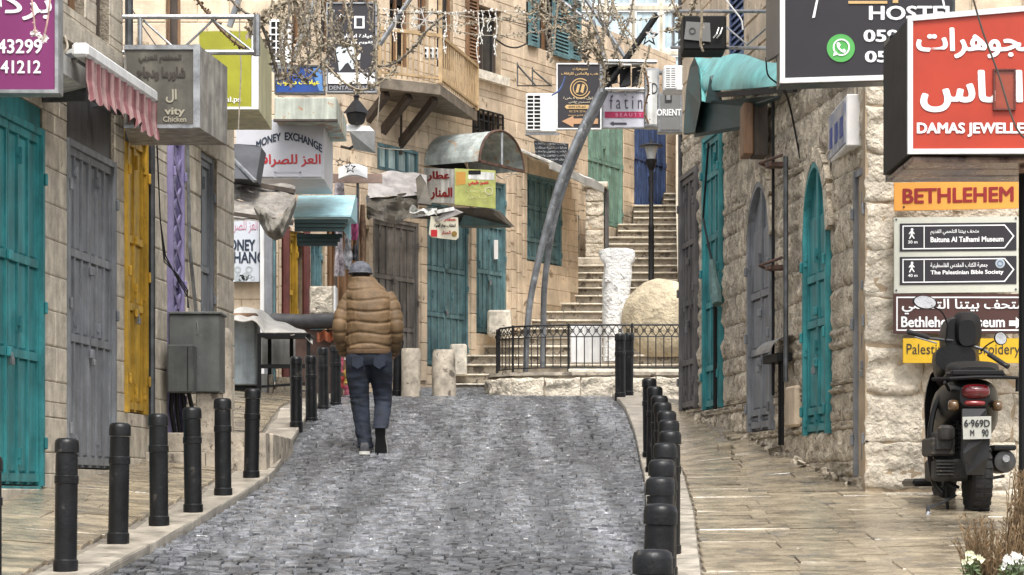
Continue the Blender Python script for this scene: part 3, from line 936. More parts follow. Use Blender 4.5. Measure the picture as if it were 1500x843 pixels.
# box corners: wall left, front left, front right, wall right
def fr(px, Y): return Vector(((px - 750) / F_ * Y, Y, 0))
fl, frt, wr = fr(556, 33.35), fr(645, 33.9), fr(699, 35.4 + .9)
wl = fr(560, 34.5)
zf = (728 - 137) * 33.9 / F_; zt = (728 - 122) * 33.9 / F_
poly = [fl, frt, wr, wl]
MB().ext([p + Vector((0, 0, zf - .02)) for p in poly], (0, 0, zt - zf + .0)).build('balcony_floor', M('balcony_timber', (.17, .14, .105), .7, .3, 6, .4, 30), bk)
rail = M('tan_rail', (.42, .29, .15), .5, .2, 8, .1)
zr_ = (728 - 53) * 33.9 / F_
top = MB()
for a, b in ((fl, frt), (frt, wr)):
    top.beam(a + Vector((0, 0, zr_)), b + Vector((0, 0, zr_)), .05, .05)
    top.beam(a + Vector((0, 0, zt + .06)), b + Vector((0, 0, zt + .06)), .035, .03)
top.build('handrail', rail, bk)
for a in (fl, frt, wr): MB().beam(a + Vector((0, 0, zt)), a + Vector((0, 0, zr_ + (.95 if a is frt else 0))), .055, .055).build('rail_post', rail, bk)
for a, b, n in ((fl, frt, 11), (frt, wr, 20)):
    for k in range(1, n):
        p = a + (b - a) * k / n
        MB().tube([p + Vector((0, 0, zt)), p + Vector((0, 0, zr_))], .011, 5).build('baluster', rail, bk)
for t in (.08, .45, .88):
    p = fl + (frt - fl) * t if t < 1 else frt
    e = p + Vector((0, .12, zf)); w = p + Vector((-.42, 1.1, zf - .62 - .1))
    MB().beam(e + Vector((0.02, .1, -.06)), Vector((e.x - .52, e.y + .75, zf - .62)), .1, .1).build('bracket', wood_dark, bk)
    MB().beam(Vector((e.x - .52, e.y + .75, zf - .02)), Vector((e.x - .52, e.y + .75, zf - .75)), .09, .09).build('bracket_post', wood_dark, bk)
# ventilated white block on the balcony
hb = MB(); q0 = P(619, 86, 34.3); q1 = P(642, 70, 34.3)
hb.box(q0.x, q1.x, 34.3, 34.42, q0.z, q1.z, c=.01)
vb = hb.build('vent_block', white_paint, label='white block with round holes on the balcony ledge', cat='vent block')
for i in range(3):
    for j in range(2):
        MB().lathe((q0.x + (i + .5) * (q1.x - q0.x) / 3, 34.285, q0.z + (j + .5) * (q1.z - q0.z) / 2), [(.022, 0), (.022, .014)], 10, axis='y').build('hole', black_matte, vb)

# ---- stairs
XRs = lambda Y: 2.44 + (Y - 34.5) * .062
sr = thing('stone_staircase', 'long worn stone staircase climbing away behind the railed planter', 'staircase', (1, 35, 1.62))
sy, sz = [], []
for k in range(27):
    Yk = 35.0 + .42 * k; zk = 1.66 + .165 * k
    zt_ = zk + .0
    # left end follows the house wall, then the upper flight
    xl = XD(Yk) + .12
    xl = ([667, 667, 667, 671, 685, 695, 715, 738, 750, 757, 765, 804, 808, 812, 818, 826][k] if k < 16 else 890) - 750
    xl = xl / F_ * Yk
    if k >= 19: xl = (905 - 750) / F_ * Yk
    if k >= 21: xl = (928 - 750) / F_ * Yk
    if k >= 24: xl = (972 - 750) / F_ * Yk
    xr = XRs(Yk)
    if k < 1: xr = 2.0
    x = xl
    if k < 26:
        while x < xr - .01:
            w = R.uniform(.8, 1.3)
            if x + w > xr - .4: w = xr - x
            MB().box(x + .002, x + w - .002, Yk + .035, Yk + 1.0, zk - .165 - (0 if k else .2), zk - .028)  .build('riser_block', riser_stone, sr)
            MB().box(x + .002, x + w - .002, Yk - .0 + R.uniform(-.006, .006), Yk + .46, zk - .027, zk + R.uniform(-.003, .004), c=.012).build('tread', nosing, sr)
            x += w
MB().ext([(-.2, 35.6, 1), (2.8, 35.6, 1), (3.3, 46.4, 1), (2.6, 46.4, 5.6), (2.6, 46.4, 1), (0.5, 41, 1)][:3] + [(1.6, 46.4, 1)], (0, 0, .6)).build('core', step_stone, sr)
# landing left of the upper flight
MB().box(.93, 1.68, 41.3, 43.6, 3.4, 4.12).build('landing', step_stone, sr)

# ---- wall at the head of the stairs
WG = Wall(((828 - 750) / F_ * 42.4, 42.4), ((990 - 750) / F_ * 46.8, 46.8))
bG = thing('stone_building', 'far stone house with pale green and dark blue doors at the top of the stairs', 'building', (2, 44.5, 4))
g1 = (WG.u(861), WG.u(913), 4.98, 7.3); g2 = (WG.u(929), WG.u(976), 5.45, 7.4)
g0 = (WG.u(829), WG.u(848), 4.15, 5.15)
blockwall(WG, bG, 0, WG.L, 3.9, 8.6, [g0, g1, g2], .27, (.3, .6), cream_b, .009, mortar_light)
door(WG, bG, *g1, green_pale, 2, 3, (.5,), label='pale green double door')
door(WG, bG, *g2, blue_paint, 2, 3, (.5,), label='dark blue double door')
door(WG, bG, *g0, teal_far, 1, 2, (.5,), label='small teal hatch')
MB(WG.pt).box(0.02, WG.L - .02, -3, -.6, 3.9, 8.55).build('core', mortar_light, bG)
# wall along the right side of the stairs
WH = Wall((2.52, 34.5), (3.42, 49))
bH = thing('stone_building', 'narrow strip of stone wall along the right edge of the stairs', 'building', (3, 42, 2))
blockwall(WH, bH, 0, WH.L, 1.4, 8.4, [], .27, (.35, .6), cream_b, .014, mortar_light, limit=120)
MB(WH.pt).tube([(3, .06, 1.7), (3, .06, 8.4)], .04, 8).build('downpipe', steel_dark, bH)
# pale building closing the view
WQ = Wall((-1.5, 53), (9, 53))
bQ = thing('pale_building', 'pale blue-grey glazed building closing the view above the stairs', 'building', (3, 53, 6))
qo = []
for i in range(5):
    for j in range(3):
        qo.append((WQ.u(848) + i * .62, WQ.u(848) + i * .62 + .55, 8.9 + j * 1.0, 9.8 + j * 1.0))
blockwall(WQ, bQ, 0, WQ.L, 5, 12.2, qo, 3.6, (3, 4), [unit_block('stone_block', plaster, False, 3, 90, .01)], .01, plaster)
for o_ in qo: window(WQ, bQ, o_, white_paint, pale_glass, 1, 1, out=-.05)
MB().box(-1.5, 9, 53.6, 56, 5, 12.2).build('core', plaster, bQ)
# rough stone pillar on the landing
pl = thing('stone_pillar', 'square rough-faced stone pillar on the stair landing before the pale green door', 'pillar', P(875, 378, 42))
a_ = P(858, 378, 42); b_ = P(884, 275, 42)
MB().box(a_.x + .02, b_.x - .02, 42.02, 42.5, a_.z, b_.z).build('core', mortar_light, pl)
nz_ = 5
for k in range(nz_):
    z0 = a_.z + (b_.z - a_.z) * k / nz_; z1 = a_.z + (b_.z - a_.z) * (k + 1) / nz_
    piece('stone_block', fac_b[k], pl, ((a_.x + b_.x) / 2, 42.02, (z0 + z1) / 2), (0, 0, 0), (b_.x - a_.x, .03, z1 - z0 - .01))
    piece('stone_block', fac_b[(k + 1) % 6], pl, (b_.x - .02, 42.28, (z0 + z1) / 2), (0, 0, math.pi / 2), (.5, .03, z1 - z0 - .01))
MB().box(a_.x - .05, b_.x + .08, 41.95, 42.6, b_.z, b_.z + .1, c=.02).build('cap', nosing, pl)
pb = P(888, 378, 42.3)
MB().box(b_.x + .03, b_.x + .1, 42.1, 42.55, a_.z, b_.z - .02).build('side_panel', dark_door, pl)

# ---- right building: lane side and front
WRt = Wall((2.74, 18.4), (wallR(26.2), 26.2))
bR = thing('stone_building', 'right-hand rough rubble building with arched teal and grey doors', 'building', (2.6, 20, .3))
r1 = (WRt.u(1271.5), WRt.u(1253), .16, 2.55)
r2 = (WRt.u(1218), WRt.u(1183), .52, 2.80)
r3 = (WRt.u(1135), WRt.u(1101), .61, 2.92)
r4 = (WRt.u(1060), WRt.u(1034.5), .90, 3.72)
r5 = (WRt.u(1024), WRt.u(1000.5), .94, 3.5)
r6 = (WRt.u(1091), WRt.u(1067), 4.25, 6)
blockwall(WRt, bR, 0.06, WRt.L, -.3, 3.9, [r1, r2, r3, r4, r5], .29, (.24, .5), rub_b, .034, mortar, jit=.28, z0f=lambda u: lerp(WR, 18.4 + u) - .1, back=.25)
blockwall(WRt, bR, 0.06, WRt.L, 3.9, 6.3, [r6], .3, (.35, .6), cream_b, .02, plaster, back=.2)
door(WRt, bR, *r1, grey_door, 1, 3, (.3, .62), out=-.03, label='narrow grey door at the near corner')
def spandrel(W, par, o, arch, mat):
    ua, ub, za, zb = o; um = (ua + ub) / 2; hw = (ub - ua) / 2
    n = 10
    for sgn in (-1, 1):
        pts = []
        for k in range(n + 1):
            u = um + sgn * hw * k / n
            t = abs(u - um) / hw
            pts.append((u, zb - arch * (1 - math.sqrt(max(0, 1 - t ** 1.7)))))
        pol = [(u, z) for u, z in pts] + [(um + sgn * hw, zb + .002)]
        mb = MB(W.pt)
        for (p, q) in zip(pts, pts[1:]):
            mb.add([(p[0], .012, p[1]), (q[0], .012, q[1]), (q[0], .012, zb), (p[0], .012, zb), (p[0], -.12, p[1]), (q[0], -.12, q[1])], [(0, 1, 2, 3), (0, 4, 5, 1)])
        mb.build('arch_stone', mat, par)
        # voussoirs
        for k in range(0, n, 2):
            p = pts[k]; q = pts[min(k + 2, n)]
            dv = Vector((q[0] - p[0], 0, q[1] - p[1]))
            nn = Vector((-dv.z, 0, dv.x)); nn.normalize()
            if nn.z < 0: nn = -nn
            if abs(nn.z) < .05: nn = Vector((sgn, 0, .0))
            e = .13
            vb_ = MB(W.pt)
            A = [(p[0], p[1]), (q[0], q[1]), (q[0] + nn.x * e, q[1] + nn.z * e), (p[0] + nn.x * e, p[1] + nn.z * e)]
            vb_.ext([(x, -.1, z) for x, z in A], (0, .155, 0))
            vb_.build('voussoir', mat, par)
spandrel(WRt, bR, r2, .62, rubble); spandrel(WRt, bR, r3, .55, rubble)
door(WRt, bR, *r2, teal, 2, 1, (.12, .56, .79), out=.0, arch=.62, label='teal pointed-arch door')
door(WRt, bR, *r3, grey_door, 2, 1, (.1, .42, .72), out=.0, arch=.55, label='grey pointed-arch door')
door(WRt, bR, *r4, teal, 1, 3, (.15, .38, .62, .85), out=.0, label='tall teal door')
door(WRt, bR, *r5, dark_door, 2, 2, (.2, .45, .7), out=.0, label='dark grey-brown door at the far end')
louvre(WRt, bR, r6[0], r6[1], r6[2], r6[3], blue_paint, -.05, 24)
bRm = MB(WRt.pt)
for k in range(26):   # rubble foot of the wall
    pass
# front face, square to the street, beside the scooter
WE = Wall((2.715, 18.36), (6.6, 18.36))
blockwall(WE, bR, 0, WE.L, -.32, 3.6, [], .37, (.42, .74), fac_b, .042, mortar_light, back=.2)
blockwall(WE, bR, 0, WE.L, 3.6, 6.2, [], .3, (.35, .6), cream_b, .02, plaster, back=.2)
MB().ext([(2.78, 18.8, -.5), (6.5, 18.8, -.5), (6.5, 26.1, -.5), (1.98 + .35, 26.1, -.5), (2.78 + .3, 18.9, -.5)], (0, 0, 6.7)).build('core', mortar, bR)
# rubble stones at the foot of the right wall
foot = thing('loose_stones', 'crumbled stones and mortar bulging along the foot of the rough right wall', 'rubble', (2.5, 20, .2))
for k in range(26):
    Yk = R.uniform(18.6, 26); t = R.uniform(0, .10)
    if R.random() < .55: Yk = R.uniform(18.9, 21.6)
    px = 750 + wallR(Yk) / Yk * F_
    s_ = R.uniform(.03, .08)
    piece('stone', R.choice(rub_b), foot, (wallR(Yk) - .02 - t * .6, Yk, gz(wallR(Yk) - .1, Yk) + s_ * .3), (R.uniform(-.4, .4), R.uniform(-.5, .5), R.uniform(0, 6)), (s_ * 1.6, s_ * .5, s_ * 1.1))
# ================================================================ SIGNS
def sign_box(name, label, x0, y0, x1, y1, Y, depth, mats, cat='sign', Yb=None, frame=None, fw=.03, group=None, xb=None):
    """light box: front square to the street at Y, running back by depth"""
    a = P(x0, y1, Y); b = P(x1, y0, Y)
    t = thing(name, label, cat, ((a.x + b.x) / 2, Y + depth / 2, a.z), group)
    fm, sm = mats
    MB().box(a.x, b.x, Y + .012, Y + depth, a.z, b.z, c=.006).build('box', sm, t)
    MB().box(a.x + fw, b.x - fw, Y + .002, Y + .011, a.z + fw, b.z - fw).build('face', fm, t)
    if frame:
        m = MB(); q = .016
        m.box(a.x, b.x, Y - q, Y + .011, a.z, a.z + fw).box(a.x, b.x, Y - q, Y + .011, b.z - fw, b.z)
        m.box(a.x, a.x + fw, Y - q, Y + .011, a.z + fw, b.z - fw).box(b.x - fw, b.x, Y - q, Y + .011, a.z + fw, b.z - fw)
        m.build('frame', frame, t)
    return t
purple = flat_mat('sign_purple', (128, 38, 104))
orange_red = flat_mat('sign_orange_red', (184, 54, 24))
dark_print = flat_mat('sign_dark', (44, 40, 46))
lime = flat_mat('sign_lime', (172, 172, 40), .5, .12)
brown_sign = flat_mat('sign_brown', (78, 46, 40))
orange_sign = flat_mat('sign_orange', (244, 168, 70))
yellow_sign = flat_mat('sign_yellow', (236, 190, 40))
cream_sign = flat_mat('sign_cream', (214, 214, 200))
red_ink = flat_mat('red_ink', (196, 40, 48))
maroon_ink = flat_mat('maroon_ink', (150, 24, 26))
navy_ink = flat_mat('navy_ink', (30, 44, 66))
gold_ink = flat_mat('gold_ink', (214, 178, 120))
green_ink = flat_mat('green_ink', (90, 180, 90))
pink_ink = flat_mat('pink_ink', (196, 40, 92))
yellow_ink = flat_mat('yellow_ink', (232, 220, 60))
W_pt = print_white
K_ = print_black
grime = M('grime_face', (.10, .092, .072), .55, .25, 3, .15, 30, streak=.25, spot=.58, spotc=(.09, .08, .07), sscale=2)
grime_side = M('grime_side', (.34, .32, .28), .55, .3, 5, .2, 30, streak=.3, spot=.58, spotc=(.2, .18, .15), sscale=4)

# purple shop sign, top left
t = sign_box('shop_sign', 'purple shop sign with large white Arabic letters and phone digits, cut by the left edge', -75, -40, 86, 137, 15.4, .16, (purple, steel), frame=steel, fw=.022)
f = facing(15.4)
write(ar('بركة'), f, -22, -14, 76, 30, W_pt, t, .02)
write('43299', f, -4, 58, 62, 79, W_pt, t, .025)
write('41212', f, 1, 89, 60, 108, W_pt, t, .025)
# white fascia light box above the teal door
fb = thing('fascia_box', 'white fascia light box over the teal door beneath the purple sign', 'light box', WL.pt(WL.u(30), .2, 2.95))
MB(WL.pt).ext([(WL.u(-60), .02, 2.93), (WL.u(-60), .34, 3.0), (WL.u(-60), .34, 3.14), (WL.u(-60), .02, 3.14)], (WL.u(60) - WL.u(-60), 0, 0)).build('box', white_dirty, fb)
MB(WL.pt).box(WL.u(60) + .002, WL.u(60) + .04, .0, .36, 2.9, 3.15).build('end_cap', steel_dark, fb)
# striped awning
aw = thing('awning', 'retracted awning with white cassette and faded pink scalloped valance', 'awning', WL.pt(WL.u(140), .3, 3.2))
ua, ub = WL.u(98), WL.u(168)
o_ = .5
uA0, uA1 = 17.05 - 12, 19.15 - 12
MB(WL.pt).box(uA0, uA1, o_ - .12, o_, 3.13, 3.23, c=.02).build('cassette', white_paint, aw)
MB(WL.pt).tube([(uA0 + .05, .18, 3.1), (uA1 - .1, .18, 3.1)], .07, 10).build('roller', steel_dark, aw)
for u_ in (uA0 + .15, uA1 - .2): MB(WL.pt).beam((u_, .0, 3.1), (u_, o_ - .1, 3.17), .04, .04).build('arm', steel_dark, aw)
pinks = [M('valance_pink', (.22, .085, .09), .8, .25, 8, .3, 40), M('valance_pale', (.34, .21, .20), .8, .2, 8, .3, 40)]
n_ = 60
v0 = MB(WL.pt); v1 = MB(WL.pt)
for k in range(n_):
    a = uA0 + .04 + (uA1 - uA0 - .08) * k / n_; b = uA0 + .04 + (uA1 - uA0 - .08) * (k + 1) / n_
    mb_ = v0 if k % 2 == 0 else v1
    oo = lambda s: o_ - .02 + .018 * math.sin(s * 34)
    dz = lambda s: 2.86 + .035 * math.cos((s - uA0) * 2 * math.pi / ((uA1 - uA0) / 10))
    mb_.add([(a, oo(a), 3.13), (b, oo(b), 3.13), (b, oo(b), 2.98), (a, oo(a), 2.98), (a, oo(a) + .02, dz(a)), (b, oo(b) + .02, dz(b))], [(0, 1, 2, 3), (3, 2, 5, 4)])
va = v0.build('valance', pinks[0], aw, recalc=False); v1.build('stripe', pinks[1], va, recalc=False)

# dirty brown chicken-shop box
t = thing('shop_sign', 'grimy grey-brown light box with soot-stained Arabic script and the word Chicken', 'sign', P(235, 190, 19.3))
f = facing(18.986)
a = P(182, 188, 19); b = P(293, 68, 19)
c = P(333, 215, 19.93)
pts = [Vector((a.x, 19.0, 0)), Vector((b.x, 19.0, 0)), Vector((c.x, 19.93, 0)), Vector((a.x - .1, 19.93, 0))]
MB().ext([p + Vector((0, 0, a.z)) for p in pts[:1] + pts[1:]], (0, 0, b.z - a.z)).build('box', grime_side, t)
MB().box(a.x + .02, b.x - .05, 18.988, 18.998, a.z + .03, b.z - .03).build('face', grime, t)
fm_ = MB(); fm_.box(b.x - .05, b.x + .004, 18.97, 19.0, a.z, b.z + .01).box(a.x, b.x - .05, 18.975, 19.0, b.z - .03, b.z + .006).box(a.x, b.x - .05, 18.975, 19.0, a.z - .004, a.z + .025)
fm_.build('frame', steel, t)
soot = flat_mat('soot', (62, 54, 46))
write(ar('المطعم العربي'), f, 203, 80, 266, 92, soot, t, .05)
write(ar('شاورما ودجاج'), f, 200, 98, 272, 122, soot, t, .07)
pale_ink = flat_mat('pale_ink', (172, 166, 146))
write(ar('الـ').replace('ـ', ''), f, 243, 131, 259, 151, pale_ink, t, .03)
write('vity', f, 241, 158, 271, 172, pale_ink, t, .035)
write('Cook', f, 192, 170, 212, 178, flat_mat('dim_ink', (110, 104, 90)), t, .02)
write('Chicken', f, 239, 171, 273, 179, pale_ink, t, .02)
# lime sign
t = thing('shop_sign', 'lime green light box sign beyond the grimy one, with pale side', 'sign', P(340, 190, 22.5))
f = facing(21.99)
a = P(292, 160, 22); b = P(378, 45, 22)
MB().box(a.x, b.x, 22.01, 23.25, a.z, b.z).build('box', M('lime_side', (.50, .47, .27), .5, .12, 2, .05, 20, streak=.2), t)
MB().box(a.x, b.x - .06, 21.992, 22.008, a.z + .02, b.z - .01).build('face', lime, t)
MB().box(b.x - .058, b.x + .006, 21.985, 22.03, a.z - .004, b.z + .01).build('edge_strip', white_paint, t)
MB().box(a.x, b.x - .06, 21.985, 22.008, a.z - .004, a.z + .018).build('edge_strip', white_paint, t)
write('al.ps', f, 331, 142, 353, 152, W_pt, t, .02)
# money exchange box
t = thing('shop_sign', 'white light box with arched dark lettering and red Arabic under a rusty pale fascia', 'sign', P(430, 262, 28.5))
f = facing(27.99)
a = P(345, 262, 28); b = P(474, 175, 28)
wbx = M('sign_silver', (.60, .60, .62), .4, .08, 2, .04, 20, streak=.08)
MB().box(a.x, b.x, 28.01, 29.45, a.z, b.z).build('box', wbx, t)
MB().box(a.x + .02, b.x - .02, 27.99, 28.008, a.z + .02, b.z - .01).build('face', flat_mat('face_silver', (206, 206, 212)), t)
write('MONEY  EXCHANGE', f, 375, 197, 472, 209, navy_ink, t, .045, warp=lambda A, B, x, y: (x, y + 16 * (2 * (A - .5)) ** 2 - 3 + 5 * (A - .45)))
write(ar('العز للصرافة'), f, 374, 226, 470, 245, red_ink, t, .03)
fr_ = MB(); 
for (x0, x1, y0, y1) in ((402, 441, 252, 254), (402, 404, 252, 262), (439, 441, 252, 262)):
    q = [f(x0, y0, .003), f(x1, y0, .003), f(x1, y1, .003), f(x0, y1, .003)]; fr_.add(q, [(0, 1, 2, 3)])
fr_.build('emblem', flat_mat('faint', (186, 188, 196)), t)
rf = thing('fascia_box', 'pale green rust-streaked metal fascia above the white light box', 'fascia', P(448, 175, 29))
a = P(402, 176, 27.6); b = P(493, 143, 27.6)
MB().box(a.x, b.x, 27.6, 29.3, a.z, b.z, c=.01).build('panel', M('rusty_fascia', (.44, .47, .40), .55, .15, 3, .2, 30, streak=.3, spot=.56, spotc=(.34, .17, .07), sscale=4), rf)
MB().box(a.x - .01, b.x + .01, 27.57, 27.64, a.z - .02, a.z + .005).build('trim', wood_dark, rf)
# blue sign
t = sign_box('shop_sign', 'blue sign with yellow Arabic words half hidden by hanging garlands', 402, 96, 476, 138, 29.5, .12, (flat_mat('sign_blue', (34, 74, 150), .4, .25), steel_dark), frame=steel_dark, fw=.02)
f = facing(29.5)
write(ar('عيادات دبدوب'), f, 406, 117, 468, 126, yellow_ink, t, .05)
for k in range(1): shape([(455, 100), (470, 100), (474, 134), (468, 134)], f, flat_mat('light_blue', (90, 140, 200)), t, 'print', .003, .001)
# dental sign
t = sign_box('shop_sign', 'tall black sign with white tooth emblem and white lower band', 478, 4, 552, 136, 30.8, .14, (dark_print, steel_dark), frame=steel, fw=.018)
f = facing(30.8)
shape([(481, 107), (549, 107), (549, 123), (481, 123)], f, W_pt, t, 'white_band')
tooth = [(492, 72), (496, 69), (501, 69), (506, 71), (511, 68), (517, 69), (520, 74), (521, 82), (520, 92), (519, 101), (516, 102), (513, 97), (510, 92), (506, 94), (501, 101), (497, 105), (496, 98), (495, 89), (493, 81)]
shape(tooth, f, flat_mat('tooth_white', (222, 232, 236)), t, 'tooth_emblem')
shape([(523, 84), (528, 78), (528, 83), (527, 88), (524, 88)], f, W_pt, t, 'leaf_emblem')
write(ar('عيادة اسنان'), f, 500, 50, 546, 57, W_pt, t, .03); write(ar('تقويم و زراعة'), f, 498, 60, 546, 66, W_pt, t, .03)
for (x, y) in ((487, 17), (500, 24)): shape(disc(x, y, 3, 16, 1.6), f, W_pt, t)
shape([(519, 24), (534, 24), (534, 42), (519, 42)], f, W_pt, t, 'emblem'); shape([(522, 27), (531, 27), (531, 39), (522, 39)], f, dark_print, t, 'emblem', .008)
write(ar('مركز الدكتور'), f, 484, 109, 528, 121, flat_mat('grey_ink', (160, 160, 165)), t, .02)
write('DENTAL CLINIC', f, 482, 126, 546, 132, flat_mat('grey_ink2', (170, 170, 175)), t, .02)
# lower money exchange panel on the back wall
t = sign_box('wall_sign', 'tall pale panel with faded pink Arabic over bold dark capitals beside the tarp-covered stall', 322, 313, 381, 414, 31.9, .06, (flat_mat('panel_pale', (208, 214, 222)), steel), fw=.01)
f = facing(31.9)
write(ar('العز للصرافة'), f, 331, 322, 378, 342, flat_mat('faded_pink', (200, 130, 150)), t, .0)
write('MONEY', f, 325, 351, 374, 368, navy_ink, t, .04)
write('EXCHANGE', f, 312, 369, 396, 386, navy_ink, t, .03)
for k in range(9): shape(disc(R.uniform(335, 374), R.uniform(394, 408), R.uniform(3, 6), 12, R.uniform(2, 4)), f, flat_mat('faint_grey%d' % k, (176, 184, 186)), t, 'print', .002, .001)
po = thing('door_post', 'greenish grey metal doorpost between the pale panel and the oxblood posts', 'post', P(392, 585, 31.5))
MB().box(P(381, 0, 31.7).x, P(387, 0, 31.7).x, 31.7, 31.85, 1.3, 3.9).build('strip', white_paint, po)
MB().box(P(387, 0, 31.6).x, P(399, 0, 31.6).x, 31.6, 31.9, 1.3, 3.9, c=.01).build('post', grey_door, po)
MB().box(P(399, 0, 31.7).x, P(403, 0, 31.7).x, 31.7, 31.85, 1.3, 3.9).build('strip', teal_far, po)

# ---- awnings on the left side
# dark hood + slatted canopy + hanging tarp
hd = thing('metal_hood', 'dark bent metal hood with a light strut beside the white light box', 'hood', P(356, 265, 27))
a = [P(330, 215, 27.2), P(345, 211, 27.2), P(376, 213, 27.2), P(383, 216, 27.2), P(375, 264, 26.6), P(352, 262, 26.6), P(333, 262, 26.6)]
MB().ext(a, (0, .5, 0)).build('hood', M('hood_metal', (.05, .052, .058), .6, .25, 4, .2, 30), hd)
MB().beam(P(334, 226, 27.0), P(374, 266, 26.5), .035, .03).build('strut', steel, hd)
cn = thing('canopy', 'rusty corrugated canopy with patched grey sheets over the pale panel', 'canopy', P(380, 300, 26.5))
pm_ = M('canopy_sheet', (.24, .22, .195), .7, .35, 5, .4, 25, spot=.6, spotc=(.22, .17, .12), sscale=6)
for k in range(4):
    yt0, yb0 = 262 + k * 13, 276 + k * 13
    def fn(A, B, k=k):
        x = 328 + 103 * A + 3 * math.sin(A * 9 + k)
        y = (262 + 14.5 * k) + 12 * A + 15.5 * B + 2 * math.sin(A * 13 + k * 2)
        Y = 27.4 - k * .32 - B * .28 - .03 * math.sin(B * 6.3 + A * 20)
        return P(x, y, Y)
    MB().grid(fn, 14, 4, back=(0, .03, .015)).build('roof_sheet', pm_, cn)
MB().beam(P(330, 263, 27.2), P(432, 281, 27.2), .05, .05).build('beam', wood_dark, cn)
MB().beam(P(331, 312, 26.2), P(430, 326, 26.2), .04, .04).build('beam', wood_dark, cn)
tp = thing('tarpaulin', 'grey beige cloth sagging in a V from the corrugated canopy', 'tarpaulin', P(400, 345, 26))
def fn(A, B):
    th = A * math.pi
    x = 372 + 62 * A
    top_ = lerp([(0, 300), (.25, 306), (.45, 322), (.62, 318), (.85, 300), (1, 288)], A)
    bot = lerp([(0, 306), (.12, 326), (.3, 345), (.5, 353), (.68, 349), (.85, 328), (1, 300)], A)
    y = top_ + (bot - top_) * B
    return P(x, y, 26.0 - .22 * math.sin(th) - .12 * math.sin(B * 3.1) + .045 * math.sin(A * 16 + B * 7) + .02 * math.sin(A * 37 - B * 9))
MB().grid(fn, 22, 12, back=(0, .012, .0)).build('cloth', M('tarp_beige', (.20, .185, .155), .85, .3, 5, .4, 20), tp, smooth=True)
# teal awning
ta = thing('awning', 'light blue flat metal awning with dark green slatted underside', 'awning', P(475, 320, 30))
tb = M('sky_blue_sheet', (.36, .60, .66), .45, .12, 3, .1, 20, streak=.15)
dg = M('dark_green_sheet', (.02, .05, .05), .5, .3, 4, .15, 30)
a, b = P(428, 318, 29.0), P(514, 285, 29.0)
a2 = P(428, 284, 29.9)
MB().ext([Vector((a.x, 29.0, a.z + .02)), Vector((a.x, 29.0, a.z)), Vector((a.x, 30.2, a.z + .05)), Vector((a.x, 30.2, b.z + .1)), Vector((a.x, 29.9, b.z + .1))], (b.x - a.x, 0, 0)).build('sheet', tb, ta)
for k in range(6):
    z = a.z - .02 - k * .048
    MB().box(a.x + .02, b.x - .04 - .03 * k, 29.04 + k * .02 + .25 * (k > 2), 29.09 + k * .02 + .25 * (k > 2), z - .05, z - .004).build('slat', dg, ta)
e = P(503, 338, 29.6)
MB().ext([e, P(512, 350, 29.6), P(512, 325, 29.6)], (0, .3, 0)).build('corner_plate', tb, ta)
# ---- crumpled awnings along the cream house
def crump(x0, x1, yt, yb, Y0, Y1, seed, amp=.05, sag=0, nu=16, nv=7, ytf=None, ybf=None):
    def fn(A, B):
        x = x0 + (x1 - x0) * A
        t_ = ytf(A) if ytf else yt; b_ = ybf(A) if ybf else yb
        y = t_ + (b_ - t_) * B
        q = noise.noise(Vector((A * 4 + seed, B * 2.5, seed))) * amp
        return P(x, y + q * 60, Y0 + (Y1 - Y0) * B + q * 2 + A * .6)
    return fn
gsheet = M('grey_sheet', (.30, .28, .27), .6, .25, 3, .3, 20, spot=.62, spotc=(.16, .13, .1), sscale=5)
bsheet = M('brown_sheet', (.07, .06, .045), .7, .35, 5, .4, 25)
ga = thing('awning', 'crumpled grey sheet awning with a dark brown tarp slung below it', 'awning', P(585, 300, 33))
MB().grid(crump(539, 625, 257, 300, 33.6, 32.9, 3, .06, ytf=lambda A: 258 - 6 * math.sin(A * 3), ybf=lambda A: 290 - 5 * A), 18, 8, back=(0, .03, .01)).build('sheet', gsheet, ga)
MB().ext([P(609, 262, 33.2), P(616, 255, 33.2), P(624, 268, 33.2), P(632, 300, 33.0), P(612, 298, 33.0)], (0, .2, 0)).build('end_flap', bsheet, ga)
MB().grid(crump(537, 612, 286, 320, 32.9, 32.6, 9, .1, ytf=lambda A: 286 + 4 * math.sin(A * 5), ybf=lambda A: 316 + 10 * abs(math.sin(A * 3.3))), 18, 8, back=(0, .03, .01)).build('tarp', bsheet, ga)
MB().grid(crump(600, 640, 306, 318, 32.7, 32.5, 5, .15, ybf=lambda A: 312 + 6 * A), 10, 3, back=(0, .02, .01)).build('torn_strip', white_dirty, ga)
MB().beam(P(538, 288, 32.8), P(540, 322, 32.8), .03, .03).build('brace', steel_dark, ga)
ba = thing('awning', 'broken dark sheet awning with torn light edge under the Arabic fascia sign', 'awning', P(690, 325, 34.5))
MB().ext([P(600, 320, 33.9), P(640, 306, 33.9), P(655, 304, 34.0), P(710, 305, 34.4), P(728, 310, 34.7), P(749, 333, 35.0), P(672, 331, 34.3), P(640, 322, 34.0)], (.05, .5, .06)).build('sheet', bsheet, ba)
MB().ext([P(633, 325, 33.8), P(660, 305, 33.8), P(676, 312, 33.8), P(652, 322, 33.8)], (.03, .05, .01)).build('torn_panel', gsheet, ba)
MB().beam(P(602, 318, 33.7), P(665, 306, 33.8), .03, .05).build('edge', white_dirty, ba)
MB().ext([P(672, 331, 34.2), P(680, 315, 34.2), P(745, 331, 34.9)], (.04, .3, .0)).build('green_lining', dg, ba)
